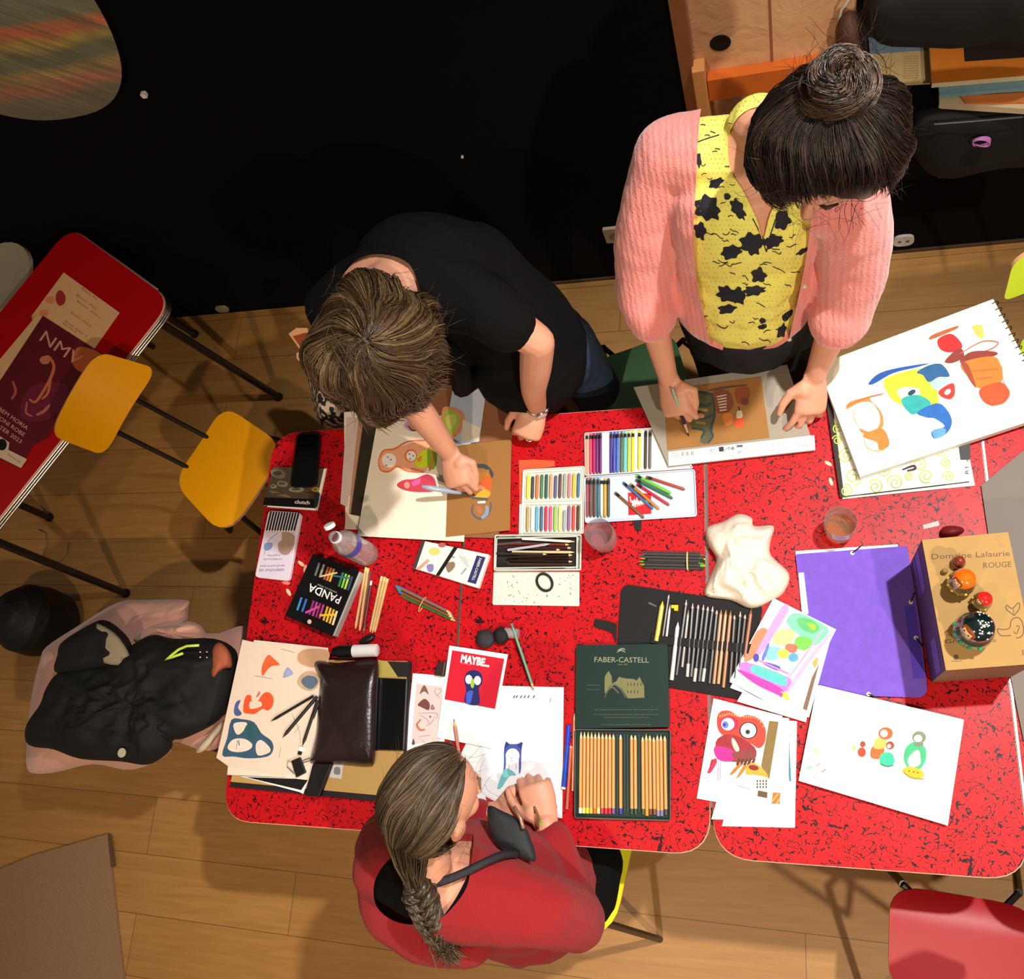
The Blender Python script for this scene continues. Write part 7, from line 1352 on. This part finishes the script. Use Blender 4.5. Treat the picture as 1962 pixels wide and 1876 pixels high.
JB = M(38, 54, 80, .85, var=.3, scale=16, bump=.3, bs=220)
q = MB(); limb(q, [hpA + Vector((.012, .03, -.02)), peA + Vector((.03, .02, -.12))], [.142, .146], JB, flat=(Vector((0, 1, 0)), .62), n=20)
for e in (-1, 1): limb(q, [fa + Vector((.02 + .075 * e, .03, -.08)), Vector((fa.x + .02 + .09 * e, 1.10, .48)), Vector((fa.x + .1 * e, 1.12, .1))], [.085, .074, .06], JB)
organic('jeans', q, A, .008, JB, 5, disp=.004, dscale=.07)
for e in (-1, 1):
    q = MB(); q.tube([(fa.x + .1 * e, 1.16, .045), (fa.x + .11 * e, 1.05, .045), (fa.x + .118 * e, .96, .032)], [.042, .044, .032], M(60, 44, 34, .5), 14); q.build('shoe', parent=A, smooth=True)
# watch and ring
q = MB(); dW = (waR - eaR).normalized(); cW = waR - dW * .006; e_1 = dW.orthogonal().normalized(); e_2 = dW.cross(e_1)
q.tube([cW + e_1 * .0285 * math.cos(a) + e_2 * .0285 * math.sin(a) for a in [k * math.pi / 14 for k in range(29)]], .0042, CHROME, 8, caps=False); wt = q.build('wrist_watch', smooth=True, label='silver wrist watch on the resting arm of the short haired woman', cat='watch')
tc_ = (CAM - cW); tc_ = (tc_ - dW * tc_.dot(dW)).normalized(); tc_ = (tc_ + Vector((.45, 0, 0)) - dW * dW.x * .45).normalized(); q = MB(); q.lathe(cW + tc_ * .029, [(0, 0), (.0145, 0), (.0155, .003), (.0135, .0055)], CHROME, 24, axis=tc_); q.build('watch_case', parent=wt, smooth=.8)
q = MB(); q.lathe(cW + tc_ * .0342, [(.013, 0), (0, .0006)], M(216, 206, 206, .1), 24, axis=tc_); q.build('dial', parent=wt)
for k in range(8):
    q = MB(); a = k * .5 + .9; p_ = cW + e_1 * .029 * math.cos(a) + e_2 * .029 * math.sin(a); q.ball(p_, (.0052, .0052, .0052), M(206, 204, 204, .2, metal=1), 6); q.build('bracelet_link', parent=wt, smooth=True)
fg = RG[1].lerp(RG[2], .55); dg_ = (RG[2] - RG[1]).normalized(); r1_ = dg_.orthogonal().normalized(); r2_ = dg_.cross(r1_); q = MB(); q.tube([fg + (r1_ * math.cos(a) + r2_ * math.sin(a)) * .0105 for a in [k * math.pi / 10 for k in range(21)]], .0022, CHROME, 6, caps=False); q.build('ring', smooth=True, label='silver ring on the resting fist beside the kraft drawing', cat='ring')
# hair
HA = hair_cols((58, 42, 27), (84, 65, 43), (116, 96, 66)); q = MB(); cA = hA - fA * .022 + uA * .004
hair_shell(q, cA, (.120, .114, .130), MA3, (.26, -.42, .86), fA * .97 - uA * .25, .80, HA, n=6000, r=.0009, lift=.018, clump=.016, swirl=.55, seed=9, freq=5, droop=.03, tail=.04, phimax=2.1, frizz=.005, tousle=.028, ts=10, az=.8, phi0=.05, mixr=.4)
pA = Vector((.26, -.42, .86)).normalized(); xA = pA.orthogonal().normalized(); yA = pA.cross(xA); iA = MA3.transposed()
for k in range(110):
    a_ = R.uniform(2.2, 4.6); b_ = a_ + math.pi + R.uniform(-.9, .9); o_ = xA * R.gauss(0, .16) + yA * R.gauss(0, .16); pts = []
    for j in range(9):
        t_ = j / 8; s_ = -.34 + .95 * t_; d_ = (pA + o_ + (xA * math.cos(a_ if s_ < 0 else b_) + yA * math.sin(a_ if s_ < 0 else b_)) * abs(s_)).normalized(); l_ = iA @ d_
        pts.append(cA + d_ * (1 / math.sqrt((l_.x / .120) ** 2 + (l_.y / .114) ** 2 + (l_.z / .130) ** 2) + .016 + .004 * math.sin(3 * t_)))
    tri_tube(q, pts, .0008, HA[R.choice([0, 0, 1])])
flyaways(q, cA, .145, HA[1], 80, 14, r=.0003); q.build('hair', parent=A, smooth=True)
q = MB(); c_ = P(738, 530, 1.44); q.ball(c_, (.012, .008, .007), M(40, 26, 30, .3), 8); q.build('hair_clip', parent=A, smooth=True)
# brush pen
t = thing('water_brush', 'grey water brush pen held by the short haired woman', 'brush', P(860, 940, .79)); pa, pb = P(912, 950, zb + .004 - .012 if False else .7535), P(808, 932, .835); d = pb - pa
q = MB(); q.tube([pa + d * .28, pa + d * .5, pa + d * .85, pb], [.0045, .0068, .0072, .004], M(150, 164, 184, .15, var=0), 14); q.build('reservoir', parent=t, smooth=True); q = MB(); q.tube([pa + d * .12, pa + d * .28], [.0025, .0045], M(60, 64, 66, .3), 12); q.build('collar', parent=t, smooth=.8); q = MB(); q.tube([pa, pa + d * .12], [.0005, .0026], M(80, 84, 60, .6), 8); q.build('bristles', parent=t, smooth=.8)
# ================================================================ seated woman with the braid
Cw = thing('person', 'woman with a long braid in a red jumper sitting and drawing', 'person', (-.69, -.42, 0), 'people drawing at the red tables')
hC = P(834, 1532, 1.19); fC, uC, sC = frame((.54, .56, -.62), (.3, .5, .8)); nkC = P(822, 1690, 1.06)
scL, scR = P(742, 1668, .995), P(1035, 1740, .975); peC = Vector((-.655, -.25, .57)); chC = Vector((-.665, -.212, .84)); tC = Vector((-.05, -.85, .35)).normalized()
ecR, wcR = P(1098, 1752, .775), P(1046, 1578, .800); ecL, wcL = P(770, 1585, .775), P(945, 1560, .772)
def torsoC(mb, g, m):
    limb(mb, [peC, peC.lerp(chC, .5) + Vector((0, -.02, 0)), chC, nkC - Vector((0, 0, .045))], [.15 + g, .135 + g, .150 + g, .08 + g], m, flat=(tC, .68), n=20)
    limb(mb, [scL, (scL + scR) / 2 + Vector((-.01, .0, .02)), scR], [.054 + g, .078 + g, .054 + g], m)
q = MB(); torsoC(q, 0, SKIN); limb(q, [nkC - Vector((0, 0, .05)), nkC, hC - uC * .06 - fC * .03], [.07, .052, .050]); AC, MC3 = head(q, hC, fC, uC)
limb(q, [scR, scR.lerp(ecR, .5) + Vector((.02, -.01, 0)), ecR], [.048, .044, .038]); limb(q, [ecR, ecR.lerp(wcR, .35), wcR], [.038, .036, .025]); limb(q, [scL, scL.lerp(ecL, .5), ecL], [.048, .044, .038]); limb(q, [ecL, ecL.lerp(wcL, .35), wcL], [.038, .036, .025])
for e in (-1, 1): limb(q, [peC + Vector((.08 * e, .02, -.01)), Vector((-.69 + .10 * e, -.05, .53)), Vector((-.69 + .11 * e, .0, .50)), Vector((-.69 + .11 * e, .02, .1))], [.085, .062, .058, .038]); limb(q, [Vector((-.69 + .11 * e, .0, .04)), Vector((-.69 + .12 * e, .14, .03))], [.034, .026])
hd5 = (P(1022, 1497, .80) - wcR).normalized(); e5, u5 = hand(q, wcR, hd5, (.25, -.2, .94), (-1, 0, 0), tc=-.1, per=[(.8, 1.0, .5), (.9, 1.2, .7), (1.0, 1.3, .9), (1.1, 1.3, .9)])
hd6 = (P(1010, 1560, .768) - wcL).normalized(); e6, u6 = hand(q, wcL, hd6, (-.0, -.1, 1), (0, 1, 0), tc=.0, per=[(.3, .4, .3)] * 4)
organic('body', q, Cw, .0038, SKIN, 3); face_parts(Cw, AC, MC3, 1, M(110, 84, 60, .6))
q = MB(); limb(q, [peC + Vector((0, 0, .05)), peC - Vector((0, 0, .02))], [.155, .155], BLK, flat=(Vector((0, 1, 0)), .7))
for e in (-1, 1): limb(q, [peC + Vector((.08 * e, .02, .0)), Vector((-.69 + .10 * e, -.05, .545)), Vector((-.69 + .11 * e, .0, .50)), Vector((-.69 + .11 * e, .02, .12))], [.098, .08, .075, .058], BLK)
# trouser leg that shows beside the jumper
limb(q, [peC + Vector((.1, 0, 0)), P(1120, 1720, .56), P(1140, 1650, .55)], [.09, .075, .07], BLK)
organic('trousers', q, Cw, .008, BLK, 5, disp=.004, dscale=.07)
for e in (-1, 1):
    q = MB(); q.tube([(-.69 + .11 * e, -.03, .045), (-.69 + .115 * e, .06, .045), (-.69 + .12 * e, .16, .032)], [.042, .044, .032], BLACK, 14); q.build('shoe', parent=Cw, smooth=True)
q = MB(); torsoC(q, .007, BLK)
organic('black_vest', q, Cw, .006, BLK, 4, cuts=[cutter([(800, 1600, 1.08), (870, 1560, 1.08), (905, 1600, 1.05), (903, 1655, 1.03), (885, 1700, 1.02), (862, 1738, 1.0), (840, 1760, 1.0), (815, 1730, 1.02), (798, 1670, 1.04)], -.3, .09)])
RED = mk_knit((140, 10, 20), (160, 18, 28), 'red_wool', 500); RED.node_tree.nodes['Principled BSDF'].inputs['Sheen Weight'].default_value = .05
q = MB(); torsoC(q, .020, RED); limb(q, [peC + Vector((0, 0, .02)), peC.lerp(chC, .5)], [.188, .17], RED, flat=(tC, .74), n=20)
limb(q, [scL + Vector((0, 0, -.01)), P(752, 1740, .935), P(815, 1785, .90), P(900, 1800, .88)], [.070, .064, .066, .06], RED)
ccR, ccL = P(1062, 1608, .795), P(918, 1561, .775)
limb(q, [scR, scR.lerp(ecR, .5) + Vector((.022, -.01, 0)), ecR, ecR.lerp(ccR, .5), ccR], [.074, .070, .062, .052, .042], RED); limb(q, [scL, scL.lerp(ecL, .5) + Vector((-.02, 0, 0)), ecL, ecL.lerp(ccL, .5), ccL], [.074, .068, .058, .048, .036], RED)
organic('jumper', q, Cw, .0065, RED, 4, disp=.009, dscale=.11, cuts=[cutter([(716, 1700, 1.03), (728, 1668, 1.05), (752, 1640, 1.07), (790, 1600, 1.09), (870, 1560, 1.09), (905, 1590, 1.05), (903, 1650, 1.03), (894, 1700, 1.02), (868, 1738, 1.0), (840, 1762, 1.0), (800, 1772, 1.0), (755, 1765, 1.0), (722, 1738, 1.0)], -.3, .07)])
# apron strap and bib
q = MB(); strap = [(820, 1695, 1.115), (850, 1688, 1.11), (890, 1672, 1.095), (930, 1652, 1.075), (965, 1638, 1.045), (990, 1636, 1.01)]; vs = [P(*p) for p in cat_rom([Vector(p) for p in strap], 4)]
q.tube(vs, .008, M(22, 18, 26, .7), 8, flat=(Vector((0, 0, 1)), .35)); q.build('apron_strap', parent=Cw, smooth=True)
q = MB(); pp = [(935, 1545), (965, 1555), (1000, 1575), (1018, 1610), (1026, 1650), (990, 1640), (955, 1625), (938, 1590)]; ring_mound(q, pp, .995, .014, M(26, 30, 34, .7, bump=.2), K=6, seed=3, p=2.5); q.build('apron_bib', parent=Cw, smooth=True)
q = MB(); q.tube([P(985, 1545, 1.02), P(998, 1570, 1.02), P(1003, 1588, 1.02)], .004, M(170, 130, 110, .3, metal=.5), 8); q.build('strap_buckle', parent=Cw, smooth=True)
# hair: combed back from the forehead into the nape, then the braid
HC = hair_cols((46, 34, 25), (72, 56, 41), (108, 92, 72)); q = MB(); nape = (-uC * .80 - fC * .62)
hair_shell(q, hC - fC * .006 + uC * .008, (.106, .090, .108), MC3, nape, fC * .96 - uC * .22, 1.12, HC, n=6500, r=.0007, lift=.006, clump=.004, swirl=.05, seed=21, freq=8, phimax=2.9, steps=14, cones=[((sC * .95 - uC * .28 + fC * .16).normalized(), .76), ((-sC * .86 - uC * .38 + fC * .30).normalized(), .84)], root=P(797, 1698, 1.13), mixr=.45)
bp_ = cat_rom([P(*p) for p in [(794, 1690, 1.14), (804, 1712, 1.13), (813, 1738, 1.11), (822, 1762, 1.08), (836, 1788, 1.04), (852, 1808, 1.0)]], 14); nb = len(bp_)
ba = Vector((1, .1, 0)); 
for k in range(3):
    ctr = []
    for i, p in enumerate(bp_):
        t = i / nb; s_ = t * 17 + k * 2.0944; d = (bp_[min(i + 1, nb - 1)] - bp_[max(i - 1, 0)]).normalized(); sd = (ba - d * ba.dot(d)).normalized(); up_ = sd.cross(d); w = .021 * (1 - .35 * t) * min(1, .35 + t * 5)
        ctr.append((p + sd * w * math.sin(s_) + up_ * w * .55 * math.sin(2 * s_), sd, up_, .0165 * (1 - .35 * t) * min(1, .7 + t * 3)))
    q.tube([c_[0] for c_ in ctr], [c_[3] * .85 for c_ in ctr], HC[0], 10)
    for j in range(190):
        a = j * 2.39996; rr = R.uniform(.86, 1.06); tw = R.uniform(-.5, .5); i0 = R.randint(0, nb // 2); i1 = min(nb, i0 + R.randint(24, nb)); pts = [c_[0] + (c_[1] * math.cos(a + tw * i * .04) + c_[2] * math.sin(a + tw * i * .04)) * c_[3] * rr for i, c_ in enumerate(ctr) if i0 <= i < i1]
        tri_tube(q, pts, .0009, HC[R.choice([0, 1, 1, 2])])
for j in range(260):
    p = bp_[-1] + Vector((R.gauss(0, .010), R.gauss(0, .010), R.gauss(0, .008))); d = Vector((.35, -.75, -.45)) + Vector((R.gauss(0, .35), R.gauss(0, .3), R.gauss(0, .3))); pts = [p]
    for i in range(6): d = (d + noise_vector(p * 30) * .5).normalized(); p = p + d * .006; pts.append(p)
    tri_tube(q, pts, .0009, HC[R.choice([1, 1, 2])])
flyaways(q, hC, .100, HC[1], 50, 17, r=.0003); q.build('hair', parent=Cw, smooth=True)
pencil('green_pencil', (1000, 1488), (1037, 1578), .7425, .0036, M(150, 110, 70, .4), 'thin pencil with green end in the fist of the woman in red', z2=.85, endc=C(130, 170, 60), tipc=C(80, 150, 150), endlen=.008)
